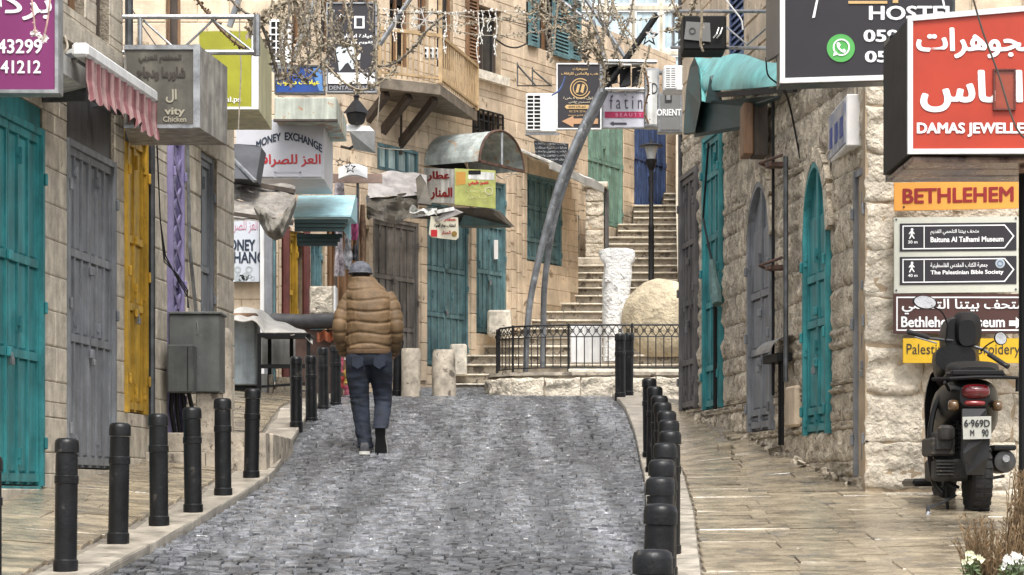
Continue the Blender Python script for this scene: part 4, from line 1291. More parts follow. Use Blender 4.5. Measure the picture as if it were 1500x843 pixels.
# barrel canopy
bc = thing('barrel_canopy', 'rusty grey-green barrel vault canopy with red-lettered Arabic fascia', 'canopy', WD.pt(WD.u(655), .5, 4.8))
ub0, ub1 = WD.u(620), WD.u(620) + 1.28
zc = WD.z(619, 243)
BM = M('barrel_sheet', (.38, .42, .40), .65, .25, 4, .4, 25, streak=.2, spot=.58, spotc=(.36, .24, .14), sscale=5)
um = (ub0 + ub1) / 2; hw = (ub1 - ub0) / 2; OB = .95
def barrel(A, B, e=0):
    th = math.pi * A
    return WD.pt(um - (hw + e) * math.cos(th), .02 + OB * B, zc + (.52 + e) * math.sin(th))
mb_ = MB(); mb_.grid(lambda A, B: barrel(A, B), 20, 5); mb_.grid(lambda A, B: barrel(A, B, -.02), 20, 5)
mb_.build('vault', BM, bc, recalc=False)
rim = MB()
rim.tube([barrel(k / 20, 1, .0) for k in range(21)], .022, 6)
rim.beam(barrel(0, 1), barrel(1, 1), .05, .04)
rim.build('rim', rust, bc)
MB().beam(WD.pt(um, OB + .02, zc), WD.pt(um, OB + .02, zc + .5), .03, .03).build('mullion', steel, bc)
MB().box(0, 0, 0, 0, 0, 0) if False else None
MB().add([WD.pt(ub0 + .03, .06, zc), WD.pt(ub1 - .03, .06, zc), WD.pt(um, .06, zc + .5)], [(0, 1, 2)]).build('back_panel', black_matte, bc)
# two fascia signs hanging on the near side
fa = slanted(621, 35.0, 666, 34.35)
fs = MB(); q = [fa(621, 246), fa(666, 248), fa(666, 299), fa(624, 296)]
fs.ext(q, (0, .05, 0)); fsn = thing('shop_sign', 'white fascia sign with two rows of hand-painted red Arabic letters', 'sign', P(645, 298, 34.7))
fs.build('board', white_dirty, fsn)
write(ar('عطار'), fa, 626, 251, 659, 266, maroon_ink, fsn, .05)
write(ar('المنار'), fa, 631, 275, 663, 293, maroon_ink, fsn, .05)
fb_ = slanted(666, 34.3, 726, 34.5)
q = [fb_(666, 247), fb_(726, 250), fb_(726, 306), fb_(666, 300)]
fsn = thing('shop_sign', 'yellow-green painted fascia sign beside the white one, under the barrel canopy', 'sign', P(695, 303, 34.4))
MB().ext(q, (0, .05, 0)).build('board', M('olive_board', (.34, .36, .10), .55, .25, 3, .1, 20, spot=.6, spotc=(.45, .42, .3), sscale=5), fsn)
shape([(686, 252), (724, 253), (724, 264), (686, 263)], fb_, white_dirty, fsn, 'band', .001, .002)
write(ar('عصير طبيعي'), fb_, 686, 264, 716, 273, red_ink, fsn, .05)
write(ar('قهوة وبهارات'), fb_, 684, 277, 712, 283, flat_mat('pale_yellow', (220, 216, 150)), fsn, .0)
write(ar('اعشاب طبية'), fb_, 684, 286, 712, 292, flat_mat('pale_yellow2', (220, 216, 150)), fsn, .0)
shape([(668, 252), (682, 252), (682, 270), (668, 272)], fb_, flat_mat('ochre_print', (190, 140, 60)), fsn, 'print', .002, .001)
shape(disc(716, 280, 6, 16, 4.5), fb_, flat_mat('pale_print', (200, 196, 160)), fsn)
shape([(686, 250), (704, 250), (704, 256), (686, 256)], fb_, black_matte, fsn, 'print', .006, .002)
# small hanging tin sign
t = thing('hanging_sign', 'small rounded tin sign with red and black Arabic hanging in front of the blue-green door', 'sign', P(650, 352, 34))
f = slanted(628, 33.7, 672, 34.2)
MB().ext([f(x, y) for x, y in ((631, 317), (671, 319), (672, 348), (668, 352), (632, 348), (628, 343))], (0, .02, 0)).build('plate', flat_mat('tin_cream', (226, 220, 198)), t)
write(ar('عطارة'), f, 646, 319, 668, 325, red_ink, t, .04)
write(ar('اعشاب بهار قهوة'), f, 636, 328, 667, 334, K_, t, .04)
write(ar('المنار'), f, 646, 338, 660, 345, red_ink, t, .02)
shape([(631, 337), (640, 337), (640, 347), (631, 347)], f, red_ink, t)
shape(disc(665, 343, 4, 14), f, flat_mat('gold_dot', (150, 120, 60)), t)

# white sloping awning up the stairs
t = thing('awning', 'white topped sloping sheet awning over the upper blue-green door', 'awning', P(785, 262, 37.5))
def fn(A, B):
    p = WD.pt(WD.u(754) + 1.75 * A, .02 + .62 * B, WD.z(754, 228) + .12 - .26 * B - .16 * A + .02 * math.sin(A * 17))
    return p
MB().grid(fn, 16, 3, back=(0, 0, -.03)).build('sheet', white_dirty, t)
MB().beam(fn(0, 1) + Vector((0, 0, -.06)), fn(1, 1) + Vector((0, 0, -.06)), .03, .11).build('gutter', M('ledge_grey', (.42, .43, .42), .5, .2, 4, .1), t)
# black scribbled board
f = slanted(782, 37.6, 832, 38.4)
t = thing('wall_sign', 'dark board with rows of pale scribbled Arabic behind the steel arch', 'sign', P(807, 240, 38))
MB().ext([f(782, 206), f(833, 211), f(830, 248), f(785, 232)], (0, .04, 0)).build('board', flat_mat('slate', (52, 62, 72)), t)
for k in range(5): write(ar(R.choice(['سوق قديم بيت لحم', 'هدايا تذكارية محلات', 'خشب زيتون وتحف'])), f, 784, 209 + k * 5.6, 830, 213.5 + k * 5.8, flat_mat('chalk%d' % k, (190, 196, 200)), t, .03)
# black jewellery sign
t = sign_box('shop_sign', 'black portrait sign with gold script, round emblem and large gold arrow pointing left', 815, 93, 881, 190, 33.5, .1, (dark_print, steel), frame=white_paint, fw=.018)
f = facing(33.5)
write(ar('مجوهرات'), f, 839, 99, 861, 104, gold_ink, t, .03)
write(ar('ذهب والماس للزفاف').replace('ذ', ''), f, 822, 106, 876, 111, gold_ink, t, .03)
shape(disc(850, 130, 11, 28, 9.8), f, gold_ink, t); shape(disc(850, 130, 15, 28, 13.5, .3, 5.4), f, gold_ink, t)
shape([(846, 124), (850, 124), (847, 136), (843, 136)], f, gold_ink, t); shape([(853, 123), (857, 125), (854, 137), (850, 135)], f, gold_ink, t)
for k, s_ in enumerate(('حلول ذهب فضة', 'تصميم خاص')): write(ar(s_), f, 825 + k * 8, 142 + k * 6, 872 - k * 8, 146.5 + k * 6, flat_mat('cream_ink%d' % k, (220, 206, 180)), t, .02)
shape([(830, 154), (862, 154), (864, 157), (862, 160), (830, 160), (827, 157)], f, gold_ink, t)
write('0599 275 641', f, 833, 155.5, 858, 158.7, dark_print, t, .01).location.y -= .004
write('02 274 3516', f, 834, 162, 858, 165, gold_ink, t, .0); write('www.gold.ps', f, 832, 168, 860, 171, gold_ink, t, .0)
shape([(823, 178), (840, 170), (840, 174), (876, 174), (876, 182), (840, 182), (840, 187)], f, flat_mat('arrow_gold', (206, 160, 120)), t, 'arrow')
# white salon sign
t = sign_box('shop_sign', 'white landscape sign with thin grey letters, pink band and arrow pointing left', 882, 134, 945, 188, 32.5, .1, (flat_mat('sign_lilac_white', (222, 220, 230)), steel), frame=steel, fw=.016)
f = facing(32.5)
write('f a t i n', f, 893, 140, 941, 160, flat_mat('grey_thin', (70, 72, 82)), t, .0)
shape([(886, 164), (943, 164), (943, 173), (886, 173)], f, pink_ink, t, 'pink_band')
write('B E A U T Y', f, 902, 166, 940, 171, flat_mat('pale_pink', (240, 170, 196)), t, .0).location.y -= .004
shape([(893, 181), (899, 178), (899, 180), (918, 180), (918, 183), (899, 183), (899, 185)], f, flat_mat('arrow_grey', (66, 66, 76)), t, 'arrow')

# grey sign between salon sign and the green awning
t = sign_box('shop_sign', 'grey stacked signboard with dark word fragments left of the green metal awning', 945, 100, 966, 186, 30.9, .25, (white_dirty, steel))
f = facing(30.9)
write('D', f, 955, 122, 963, 138, K_, t)
t2 = sign_box('shop_sign', 'small grey lower signboard with white letters tucked against the green awning', 964, 136, 1000, 194, 29.0, .2, (flat_mat('mid_grey', (128, 128, 126)), steel))
f = facing(29.0)
shape([(974, 138), (984, 138), (984, 150), (974, 150)], f, K_, t2); shape([(976, 140), (982, 140), (982, 147), (976, 147)], f, flat_mat('mid_grey2', (150, 150, 148)), t2, 'emblem', .008)
write('ORIENT', f, 962, 160, 998, 170, W_pt, t2, .03)

# ---- right side signs
t = thing('shop_sign', 'large charcoal hostel sign with green round messenger emblem and phone digits', 'sign', P(1240, 120, 17.2))
f = slanted(1143, 17.3, 1400, 16.85)
q = [f(1143, -60), f(1400, -60), f(1400, 115), f(1143, 124)]
MB().ext([v + Vector((0, .02, 0)) for v in q], (0, .22, 0)).build('box', steel_dark, t)
MB().ext([v + Vector((0, .001, 0)) for v in [f(1149, -50), f(1394, -50), f(1394, 108), f(1149, 115)]], (0, .016, 0)).build('face', dark_print, t)
fm_ = MB()
for A, B in (((1146, -60), (1146, 122)), ((1143, 119), (1400, 111))):
    fm_.beam(f(*A), f(*B), .035, .035)
fm_.build('frame', white_paint, t)
write('HOSTEL', f, 1273, 9, 1402, 30, W_pt, t, .03)
write('0592 117', f, 1265, 44, 1396, 62, W_pt, t, .035)
write('0568 905', f, 1267, 75, 1396, 92, W_pt, t, .035)
shape(disc(1232, 71, 20.5, 36), f, green_ink, t, 'round_emblem')
shape(disc(1233, 70, 12.5, 30, 10.4), f, W_pt, t, 'ring', .009)
shape([(1221, 83), (1223, 74), (1229, 80)], f, W_pt, t, 'ring_tail', .009)
shape([(1227, 63), (1230, 63), (1232, 67), (1230, 70), (1234, 74), (1237, 72), (1240, 75), (1238, 78), (1233, 77), (1228, 72), (1226, 66)], f, W_pt, t, 'handset', .009)
shape([(1243, 2), (1300, 2), (1300, 6), (1243, 6)], f, gold_ink, t); shape([(1308, 0), (1316, 0), (1316, 5), (1308, 5)], f, gold_ink, t)
shape([(1196, 0), (1199, 0), (1194, 26), (1190, 27)], f, W_pt, t, 'arc'); shape([(1438 - 60, -8), (1441 - 60, -8), (1446 - 60, 14), (1443 - 60, 14)], f, W_pt, t, 'arc')
sd_ = MB(); sd_.ext([P(1122, -20, 17.9), P(1143, -40, 17.3), P(1143, 78, 17.3), P(1122, 90, 17.9)], (.03, .02, 0)); sd_.build('side_panel', steel_dark, t)

t = thing('shop_sign', 'big orange-red sign with white Arabic and jewellery lettering at the top right', 'sign', P(1420, 225, 14.3))
f = slanted(1330, 14.05, 1620, 13.85)
a = f(1330, 226); b = f(1620, 225); c = f(1620, 0); d = f(1330, 27)
MB().ext([a + Vector((.0, .03, 0)), b + Vector((0, .03, 0)), c + Vector((0, .03, 0)), d + Vector((0, .03, 0))], (0, .9, 0)).build('box', black_matte, t)
MB().ext([f(1337, 219), f(1612, 218), f(1612, 8), f(1337, 30)], (0, .02, 0)).build('face', orange_red, t)
fm_ = MB(); fm_.beam(f(1333, 226), f(1333, 26), .03, .03).beam(f(1331, 222.5), f(1620, 221.5), .03, .03).beam(f(1331, 28), f(1620, 3), .03, .032)
fm_.build('frame', M('silver_frame', (.66, .67, .68), .35, .1, 5, .05, metal=.2), t)
write(ar('مجوهرات'), f, 1342, 41, 1522, 86, W_pt, t, .035)
write(ar('داماس'), f, 1348, 103, 1532, 165, W_pt, t, .035)
write('DAMAS JEWELLERY', f, 1343, 180, 1527, 201, W_pt, t, .045)
hm = MB()
for (x0, y0, x1, y1) in ((1455, 102, 1488, 104.5), (1455, 160, 1488, 162.5), (1455, 104.5, 1457.5, 160), (1485.5, 104.5, 1488, 160)):
    hm.ext([f(x0, y0, .02), f(x1, y0, .02), f(x1, y1, .02), f(x0, y1, .02)], (0, .02, 0))
hm.build('hatch_frame', M('dark_red', (.11, .02, .012), .4, .2, 4), t)
MB().ext([f(1458, 105, .008), f(1485, 105, .008), f(1485, 160, .008), f(1458, 160, .008)], (0, .006, 0)).build('hatch', M('hatch_red', (.26, .045, .02), .25, .2, 3, 0), t)
bx = thing('sign_housing', 'glossy black housing slab behind the left edge of the orange-red sign', 'sign box', P(1312, 260, 15))
a = P(1296, 266, 15.2); b = P(1335, 57, 15.2)
MB().box(a.x, b.x + .03, 14.98, 15.25, P(0, 204, 15.2).z, b.z, c=.02).build('housing', black_gloss, bx)
MB().box(a.x + .01, b.x + .03, 15.0, 15.24, a.z, P(0, 205, 15.2).z).build('lower_sleeve', steel_dark, bx)
for y in (105, 152): MB().box(a.x - .004, b.x + .03, 14.97, 15.26, P(0, y + 2, 15.2).z, P(0, y, 15.2).z).build('band', black_matte, bx)
# slats under the orange sign, coloured as the reflection in its glossy underside
sf = thing('painted_reflection', 'dark reddish strip of painted reflection under the orange-red sign', 'painted_reflection', P(1400, 260, 15.5))
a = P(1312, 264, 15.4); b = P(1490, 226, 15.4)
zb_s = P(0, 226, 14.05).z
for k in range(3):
    MB().box(P(1334, 0, 14.1).x, P(1334, 0, 14.1).x + 1.05, 14.08 + k * .30, 14.08 + k * .30 + .285, zb_s - .045, zb_s - .004, c=.012).build('slat', M('painted_reflection%d' % k, (.26, .18, .14), .25, .5, 5, .05, 10, col2=(.05, .02, .02)), sf)

ws = []
Yw = 18.2
def plate(name, label, x0, y0, x1, y1, m, sk=0, border=None, bw=2):
    f0 = slanted(x0, Yw, x0 + 300, Yw - .25)
    g = lambda x, y, p=0: f0(x, y + sk * (x - x0), p)
    t = thing('wall_sign', label, 'sign', g((x0 + x1) / 2, y1))
    MB().ext([g(x0, y0), g(x1, y0), g(x1, y1), g(x0, y1)], (0, .03, 0)).build('plate', m, t)
    if border:
        mb = MB()
        i = 4
        for (p, q, r_, s_) in ((x0 + i, y0 + i, x1 - i, y0 + i + bw), (x0 + i, y1 - i - bw, x1 - i, y1 - i), (x0 + i, y0 + i + bw, x0 + i + bw, y1 - i - bw), (x1 - i - bw, y0 + i + bw, x1 - i, y1 - i - bw)):
            mb.ext([g(p, q, .003), g(r_, q, .003), g(r_, s_, .003), g(p, s_, .003)], (0, .002, 0))
        mb.build('border', border, t)
    return t, g
t, g_ = plate('a', 'orange wall sign with dark red capital letters, topmost on the pale stone front', 1310, 268, 1492, 309, orange_sign, -.02)
write('BETHLEHEM', g_, 1322, 277, 1485, 299, maroon_ink, t, .035)
shape(disc(1324, 304, 1.6, 8), g_, K_, t, 'screw')
t, g_ = plate('b', 'cream framed board holding two dark arrow signs with a walking figure', 1310, 319, 1492, 430, cream_sign, -.01)
for j, (y0, ta_, te) in enumerate(((328, 'متحف بيتنا التلحمي القديم', 'Baituna Al Talhami Museum'), (377, 'جمعية الكتاب المقدس الفلسطينية', 'The Palestinian Bible Society'))):
    shape([(1318, y0), (1489, y0), (1489, y0 + 41), (1318, y0 + 41)], g_, dark_print, t, 'arrow_board', .002, .003)
    o = [(1322, y0 + 3), (1472, y0 + 3), (1486, y0 + 20), (1472, y0 + 38), (1322, y0 + 38)]
    i = [(1323.6, y0 + 4.6), (1471, y0 + 4.6), (1483.6, y0 + 20), (1471, y0 + 36.4), (1323.6, y0 + 36.4)]
    mb = MB(); n = 5
    vs = [g_(x, y, .007) for x, y in o + i]
    mb.add(vs, [(k, (k + 1) % n, n + (k + 1) % n, n + k) for k in range(n)]); mb.build('arrow_outline', W_pt, t)
    shape([(1353, y0 + 4), (1354.4, y0 + 4), (1354.4, y0 + 37), (1353, y0 + 37)], g_, W_pt, t, 'divider', .006, .001)
    shape(disc(1336, y0 + 9, 2, 10), g_, W_pt, t, 'walker_head', .006, .001)
    shape([(1334, y0 + 11), (1337, y0 + 11), (1340, y0 + 15), (1339, y0 + 16), (1337, y0 + 14), (1337, y0 + 17), (1340, y0 + 22), (1338.5, y0 + 22.5), (1335.5, y0 + 18.5), (1333, y0 + 23), (1331.5, y0 + 22.2), (1334, y0 + 17), (1334, y0 + 14), (1332, y0 + 16), (1331, y0 + 15)], g_, W_pt, t, 'walker_body', .006, .001)
    write(('30 m', '40 m')[j], g_, 1330, y0 + 25, 1344, y0 + 29.5, W_pt, t, .03); write(('0.5 min', '1 min')[j], g_, 1330, y0 + 31.5, 1345, y0 + 34.5, W_pt, t, .0)
    write(ar(ta_), g_, 1363, y0 + 9, 1447 if j else 1434, y0 + 17.5, W_pt, t, .02)
    write(te, g_, 1363, y0 + 20, 1470, y0 + 28, W_pt, t, .04)
shape(disc(1465, 388, 7, 18), g_, flat_mat('seal', (190, 198, 206)), t, 'seal', .007, .002)
shape(disc(1465, 388, 4.5, 14, 3), g_, flat_mat('seal_blue', (110, 140, 170)), t, 'seal_print', .011, .001)
for x in (1313, 1488):
    for y in (322, 426): shape(disc(x, y, 1.5, 8), g_, steel_dark, t, 'screw')
t, g_ = plate('c', 'brown museum direction sign with white border and white right-pointing arrow', 1309, 431, 1560, 489, brown_sign, .0, W_pt)
write(ar('متحف بيتنا التلحمي'), g_, 1321, 438, 1500, 461, W_pt, t, .02)
write('Bethlehem Museum', g_, 1320, 464, 1472, 480, W_pt, t, .03)
shape([(1478, 470), (1488, 470), (1488, 465), (1500, 474), (1488, 482), (1488, 478), (1478, 478)], g_, W_pt, t, 'arrow')
t, g_ = plate('d', 'yellow embroidery shop sign with thin dark lettering, lowest on the stone front', 1323, 496, 1540, 532, yellow_sign)
write('Palestinian Embroidery', g_, 1328, 504, 1494, 524, K_, t, .0)
# white illuminated box on the lane wall
t = thing('light_box', 'white projecting light box with blue pictures on its lane side, above the grey corner door', 'light box', P(1240, 230, 19))
z0 = P(0, 214, 18.6).z; z1 = P(0, 138, 18.6).z
MB().box(2.605, 2.765, 18.6, 19.75, z0, z1, c=.008).build('box', white_paint, t)
pn = MB(); pn.box(2.595, 2.604, 18.64, 19.72, z0 + .03, z1 - .03); pn.build('picture_face', M('picture_print', (.45, .42, .38), .4, .3, 6, .0, col2=(.1, .16, .30), det=3), t)
for k in range(3): MB().box(2.590, 2.596, 18.75 + k * .3, 18.9 + k * .3, z0 + .1, z0 + .26).build('blue_print', flat_mat('pic_blue%d' % k, (40, 70, 150)), t)
# green crushed awning
t = thing('awning', 'crushed bright turquoise metal awning with dark green hollow ends on the right wall', 'awning', P(1080, 190, 23))
tq = M('turquoise_sheet', (.16, .45, .44), .4, .2, 3, .25, 12, streak=.15, spot=.67, spotc=(.5, .55, .52), sscale=4)
def fn(A, B):
    x = 1017 + 128 * A
    yt = 82 + 4 * math.sin(A * 9) + (14 * max(0, A - .45)) - (3 if .2 < A < .3 else 0)
    yb = 112 + 48 * (1 - A) * .2 + 22 + (12 * (1 - A))
    y = yt + (133 - 8 * A * A - yt) * B + 5 * math.sin(A * 11) * B * (1 - B)
    Y = 23.9 - 2.9 * A - .55 * math.sin(B * 1.57) + .06 * math.sin(A * 14 + B * 4)
    return P(x, y, Y)
MB().grid(fn, 26, 10, back=(0, .03, 0)).build('sheet', tq, t, smooth=True)
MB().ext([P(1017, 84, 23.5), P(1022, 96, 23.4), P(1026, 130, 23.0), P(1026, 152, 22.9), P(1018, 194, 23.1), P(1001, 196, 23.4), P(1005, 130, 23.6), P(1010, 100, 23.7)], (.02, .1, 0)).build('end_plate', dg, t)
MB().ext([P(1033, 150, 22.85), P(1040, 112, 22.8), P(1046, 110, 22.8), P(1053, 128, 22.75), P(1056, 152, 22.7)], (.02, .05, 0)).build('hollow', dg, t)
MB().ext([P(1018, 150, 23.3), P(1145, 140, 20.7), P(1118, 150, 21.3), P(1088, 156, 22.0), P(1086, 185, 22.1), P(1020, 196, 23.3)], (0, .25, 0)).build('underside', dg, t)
MB().beam(P(1052, 139, 22.4), P(1165, 131, 20.2), .04, .05).build('front_rail', black_matte, t)
MB().ext([P(1026, 100, 23.3), P(1036, 108, 23.1), P(1034, 150, 22.9), P(1028, 148, 22.9)], (0, .03, 0)).build('torn_strip', tq, t)
hs_ = thing('wooden_box', 'brown wooden box hanging on the right wall beside the turquoise awning', 'box', P(1106, 225, 22.3))
a = P(1089, 226, 21.6); b = P(1104, 155, 21.6)
MB().box(a.x, b.x, 21.6, 21.95, a.z, b.z + .03, c=.01).build('front', wood_brown, hs_)
MB().box(b.x + .002, b.x + .13, 21.63, 21.95, a.z, b.z + .03).build('side', wood_dark, hs_)  # darker wood here paints the shade on the unlit face
# ================================================================ STREET FURNITURE
bo_prof = [(.070, -.08), (.070, .055), (.063, .062), (.063, .485), (.068, .49), (.068, .53), (.063, .535), (.062, .655), (.0685, .662), (.0685, .712), (.064, .732), (.050, .743), (.0, .746)]
ordn = ['first', 'second', 'third', 'fourth', 'fifth', 'sixth', 'seventh', 'eighth', 'ninth', 'tenth', 'eleventh', 'twelfth', 'thirteenth']
bproto = None
def bollard(x, y, z, label, group):
    global bproto
    if bproto is None:
        bproto = thing('bollard', label, 'bollard', (x, y, z), group)
        MB().lathe((x, y, z), bo_prof[:8], 20).build('post', bollard_m, bproto, smooth=True)
        MB().lathe((x, y, z + .001), bo_prof[8:], 20).lathe((x, y, z), [(.061, .64), (.061, .66)], 20).build('cap', bollard_m, bproto, smooth=True)
        return bproto
    c = copy_tree(bproto, Vector((x, y, z)) - absloc(bproto))
    tag(c, label, 'bollard', group)
    c.rotation_euler = (R.gauss(0, .013), R.gauss(0, .013), R.uniform(0, 6))
    return c
near = ['cut by the left edge of the picture', 'before the pier between teal and grey doors', 'before the grey double door', 'before the yellow door steps', 'before the lilac door', 'before the right end of the stone steps', 'just past the end of the stone steps',
        'before the black market table', 'close behind the eighth one', 'left of the walking man', 'touching the walking man\'s sleeve in view', 'half hidden behind the walking man']
for k, (px, s_) in enumerate([(-16, 290), (96, 260), (173, 235), (233, 219), (283, 207), (327, 192), (368, 176), (434, 140), (456, 134), (474, 126.5), (492, 123), (582, 111)]):
    Y = F_ / s_; x = (px - 750) / s_
    bollard(x, Y, (gz(x, Y) if k < 11 else Bz(Y) - .03), 'black bollard, %s of the left row, %s' % (ordn[k], near[k]), 'black bollards along the left kerb')
rr = [(957, 439), (961.5, 364), (968.5, 320), (970.5, 291), (974.5, 264), (981, 244), (979, 226), (975, 211), (972, 197), (965, 186), (957, 171), (952, 157.5)]
for k, (px, s_) in enumerate(rr):
    Y = F_ / s_; x = (px - 750) / s_
    bollard(x, Y, gz(x, Y), 'black bollard, %s from the front in the tight right-hand row' % ordn[k], 'black bollards along the right kerb')
for k, (px, Y) in enumerate(((908.5, 29.6), (920, 30.2))):
    x = (px - 750) / F_ * Y
    b = bollard(x, Y, Bz(Y), ('left' if k == 0 else 'right') + ' one of two touching black bollards before the railed planter', 'two black bollards by the planter')
    b.scale = (1, 1, 1.07)
# stone bollards
for k, (px, w, y0, y1, lab) in enumerate(((602, 28, 511, 584, 'stout round stone bollard just right of the walking man'), (650, 34, 513, 582, 'stout round stone bollard before the lowest stair steps'))):
    Y = 31.3 + k * .15; s_ = F_ / Y
    x = (px - 750) / s_; r = w / 2 / s_; z = (728 - y1) / s_; h = (y1 - y0) / s_
    mb = MB(); pr = [(r * 1.02, -.1), (r * 1.03, .04), (r, h * .5), (r * .98, h - .04), (r * .9, h), (0, h + .004)]
    mb.lathe((x, Y, z), pr, 26)
    for v in mb.v:
        d = Vector((v.x - x, v.y - Y, 0)); v += d * .12 * noise.noise(v * 5)
    mb.build('stone_bollard', step_stone, smooth=True, label=lab, cat='bollard', group='stone bollards at the lane end')
# white stone blocks on steps
a = P(660, 532, 35.6); b = P(684, 506, 35.6)
MB().box(a.x, b.x, 35.3, 35.75, a.z - .2, b.z, c=.02).build('stone_block', nosing, label='pale square stone block at the foot of the blue-green door below the tin sign', cat='stone block')
a = P(714, 492, 36.4); b = P(749, 455, 36.4)
MB().box(a.x, b.x, 36.3, 36.8, a.z, b.z, c=.03).build('stone_block', nosing, label='pale rounded stone block against the blue-green door with the torn poster', cat='stone block')

# ---- planter
pt_ = thing('stone_planter', 'low rough stone planter wall across the lane end carrying the iron railing', 'planter', (1, 31.5, 1.3))
path = [(2.42, 31.45), (1.9, 31.45), (1.38, 31.45), (.9, 31.46), (.42, 31.5), (-.02, 31.6), (-.30, 31.95), (-.34, 32.5), (-.26, 33.1), (-.12, 33.7), (.0, 34.4)]
H0, H1 = 1.22, 1.60
MB().ext([(x + .05, y + .06, 1.0) for x, y in path] + [(2.42, 34.4, 1.0)], (0, 0, H1 - 1.0)).build('bed', step_stone, pt_)
for k, (p, q) in enumerate(zip(path, path[1:])):
    p = Vector((*p, 0)); q = Vector((*q, 0)); d = q - p; L = d.length
    rz = math.atan2(d.y, d.x) + math.pi
    m = (p + q) / 2
    piece('planter_stone', fac_b[k % 6], pt_, (m.x, m.y + .02, (H0 + H1) / 2 - .02), (0, 0, rz), (L - .01, .05, H1 - H0 - .02))
    n = Vector((d.y, -d.x, 0)).normalized()
    MB().ext([(p.x, p.y + .02, H1), (q.x, q.y + .02, H1), (q.x + n.x * .22, q.y + n.y * .22 + .02, H1), (p.x + n.x * .22, p.y + n.y * .22 + .02, H1)], (0, 0, .045)).build('coping_stone', step_stone, pt_)
MB().box(.75, 2.4, 31.75, 32.1, 1.645, 1.70, c=.01).build('ledge', nosing, pt_)
# ---- railing
rl = thing('iron_railing', 'curved black wrought iron railing with a row of crosses above upright bars', 'railing', (1, 31.9, 1.65))
fp = [(2.44, 31.75), (1.9, 31.75), (1.3, 31.76), (.8, 31.8), (.35, 31.9), (.02, 32.15), (-.16, 32.5), (-.21, 33.0), (-.20, 33.6)]
def along(t):
    L = [0]
    for p, q in zip(fp, fp[1:]): L.append(L[-1] + math.dist(p, q))
    d = t * L[-1]
    for k in range(len(fp) - 1):
        if d <= L[k + 1] or k == len(fp) - 2:
            s_ = (d - L[k]) / (L[k + 1] - L[k]); return Vector((fp[k][0] + (fp[k + 1][0] - fp[k][0]) * s_, fp[k][1] + (fp[k + 1][1] - fp[k][1]) * s_, 0)), L[-1]
tot = along(0)[1]
zr = 2.285
for nm, z in (('top_rail', zr), ('lower_rail', zr - .155), ('bottom_rail', 1.72)):
    MB().tube([along(k / 40)[0] + Vector((0, 0, z)) for k in range(41)], .014 if nm == 'top_rail' else .009, 6).build(nm, iron, rl)
n = 38
for k in range(n + 1):
    p = along(k / n)[0]
    if k % 8 == 0: MB().tube([p + Vector((0, 0, 1.62)), p + Vector((0, 0, zr + .02))], .018, 6).build('post', iron, rl)
    else: MB().tube([p + Vector((0, 0, 1.72)), p + Vector((0, 0, zr - .155))], .0075, 5).build('bar', iron, rl)
    if k < n:
        q = along((k + 1) / n)[0]
        mb = MB(); mb.tube([p + Vector((0, 0, zr - .15)), q + Vector((0, 0, zr))], .006, 5).tube([p + Vector((0, 0, zr)), q + Vector((0, 0, zr - .15))], .006, 5)
        mb.tube([(p + q) / 2 + Vector((.022 * math.cos(a_), .0, zr - .077 + .022 * math.sin(a_))) for a_ in [i * math.pi / 4 for i in range(9)]], .005, 4)
        mb.build('cross', iron, rl)
# ---- round stone, stele, white plinth
ball = thing('round_stone', 'large pale round millstone-like boulder behind the railing beside the right wall', 'boulder', (2.1, 33.3, 1.66))
mb = MB()
c = P(970, 468, 33.3); rb = .56
def bfn(A, B):
    th = A * 2 * math.pi; ph = (B - .5) * math.pi
    v = Vector((math.cos(ph) * math.cos(th) * rb, math.cos(ph) * math.sin(th) * rb * .55, math.sin(ph) * rb))
    v *= 1 + .05 * noise.noise(v * 2.5) + .02 * noise.noise(v * 10)
    if v.z < -rb * .93: v.z = -rb * .93
    return c + v
mb.grid(bfn, 48, 26)
mb.build('stone', M('ball_stone', (.50, .42, .29), .85, .25, 5, 1, 26, spot=.62, spotc=(.22, .18, .12), sscale=7, dist=.03), ball, smooth=True)
ste = thing('stele', 'white carved stone stele with a broad top slab standing on the planter', 'stele', P(905, 530, 33.5))
wh = M('white_stone', (.74, .73, .70), .8, .15, 7, 1.0, 24, spot=.64, spotc=(.34, .32, .29), sscale=12, dist=.03)
wht_b = unit_block('carving', wh, True, 7, 77, 0)
prof = [(530, 884, 919), (500, 884, 921), (470, 883, 922), (440, 883, 922), (415, 882, 924), (398, 884, 926), (387, 885, 925), (383, 879, 929), (372, 878, 931), (367, 880, 928), (365, 888, 920)]
mb = MB(); vs = []; n = 16
for (y, x0, x1) in prof:
    a = P(x0, y, 33.5); b = P(x1, y, 33.5); cx = (a.x + b.x) / 2; hw = (b.x - a.x) / 2
    for k in range(n):
        th = 2 * math.pi * k / n; sx = math.copysign(abs(math.cos(th)) ** .5, math.cos(th)); sy = math.copysign(abs(math.sin(th)) ** .5, math.sin(th))
        v = Vector((cx + hw * sx, 33.5 + .15 * sy, a.z)); v += Vector((1, 1, 0)) * .035 * noise.noise(v * 9)
        vs.append(v)
mb.add(vs, [(i * n + k, i * n + (k + 1) % n, (i + 1) * n + (k + 1) % n, (i + 1) * n + k) for i in range(len(prof) - 1) for k in range(n)] + [tuple((len(prof) - 1) * n + k for k in range(n))])
mb.build('shaft', wh, ste, smooth=True)
for (x, y, w, h) in ((893, 436, 8, 10), (908, 440, 9, 12), (898, 462, 12, 8), (911, 468, 8, 9), (890, 410, 9, 8), (912, 405, 8, 10), (902, 420, 6, 8), (895, 490, 10, 10)):
    p = P(x, y, 33.36); piece('carving', wht_b, ste, p, (0, 0, 0), (w / 105, .03, h / 105)).data
a = P(836, 532, 33.9); b = P(882, 478, 33.9)
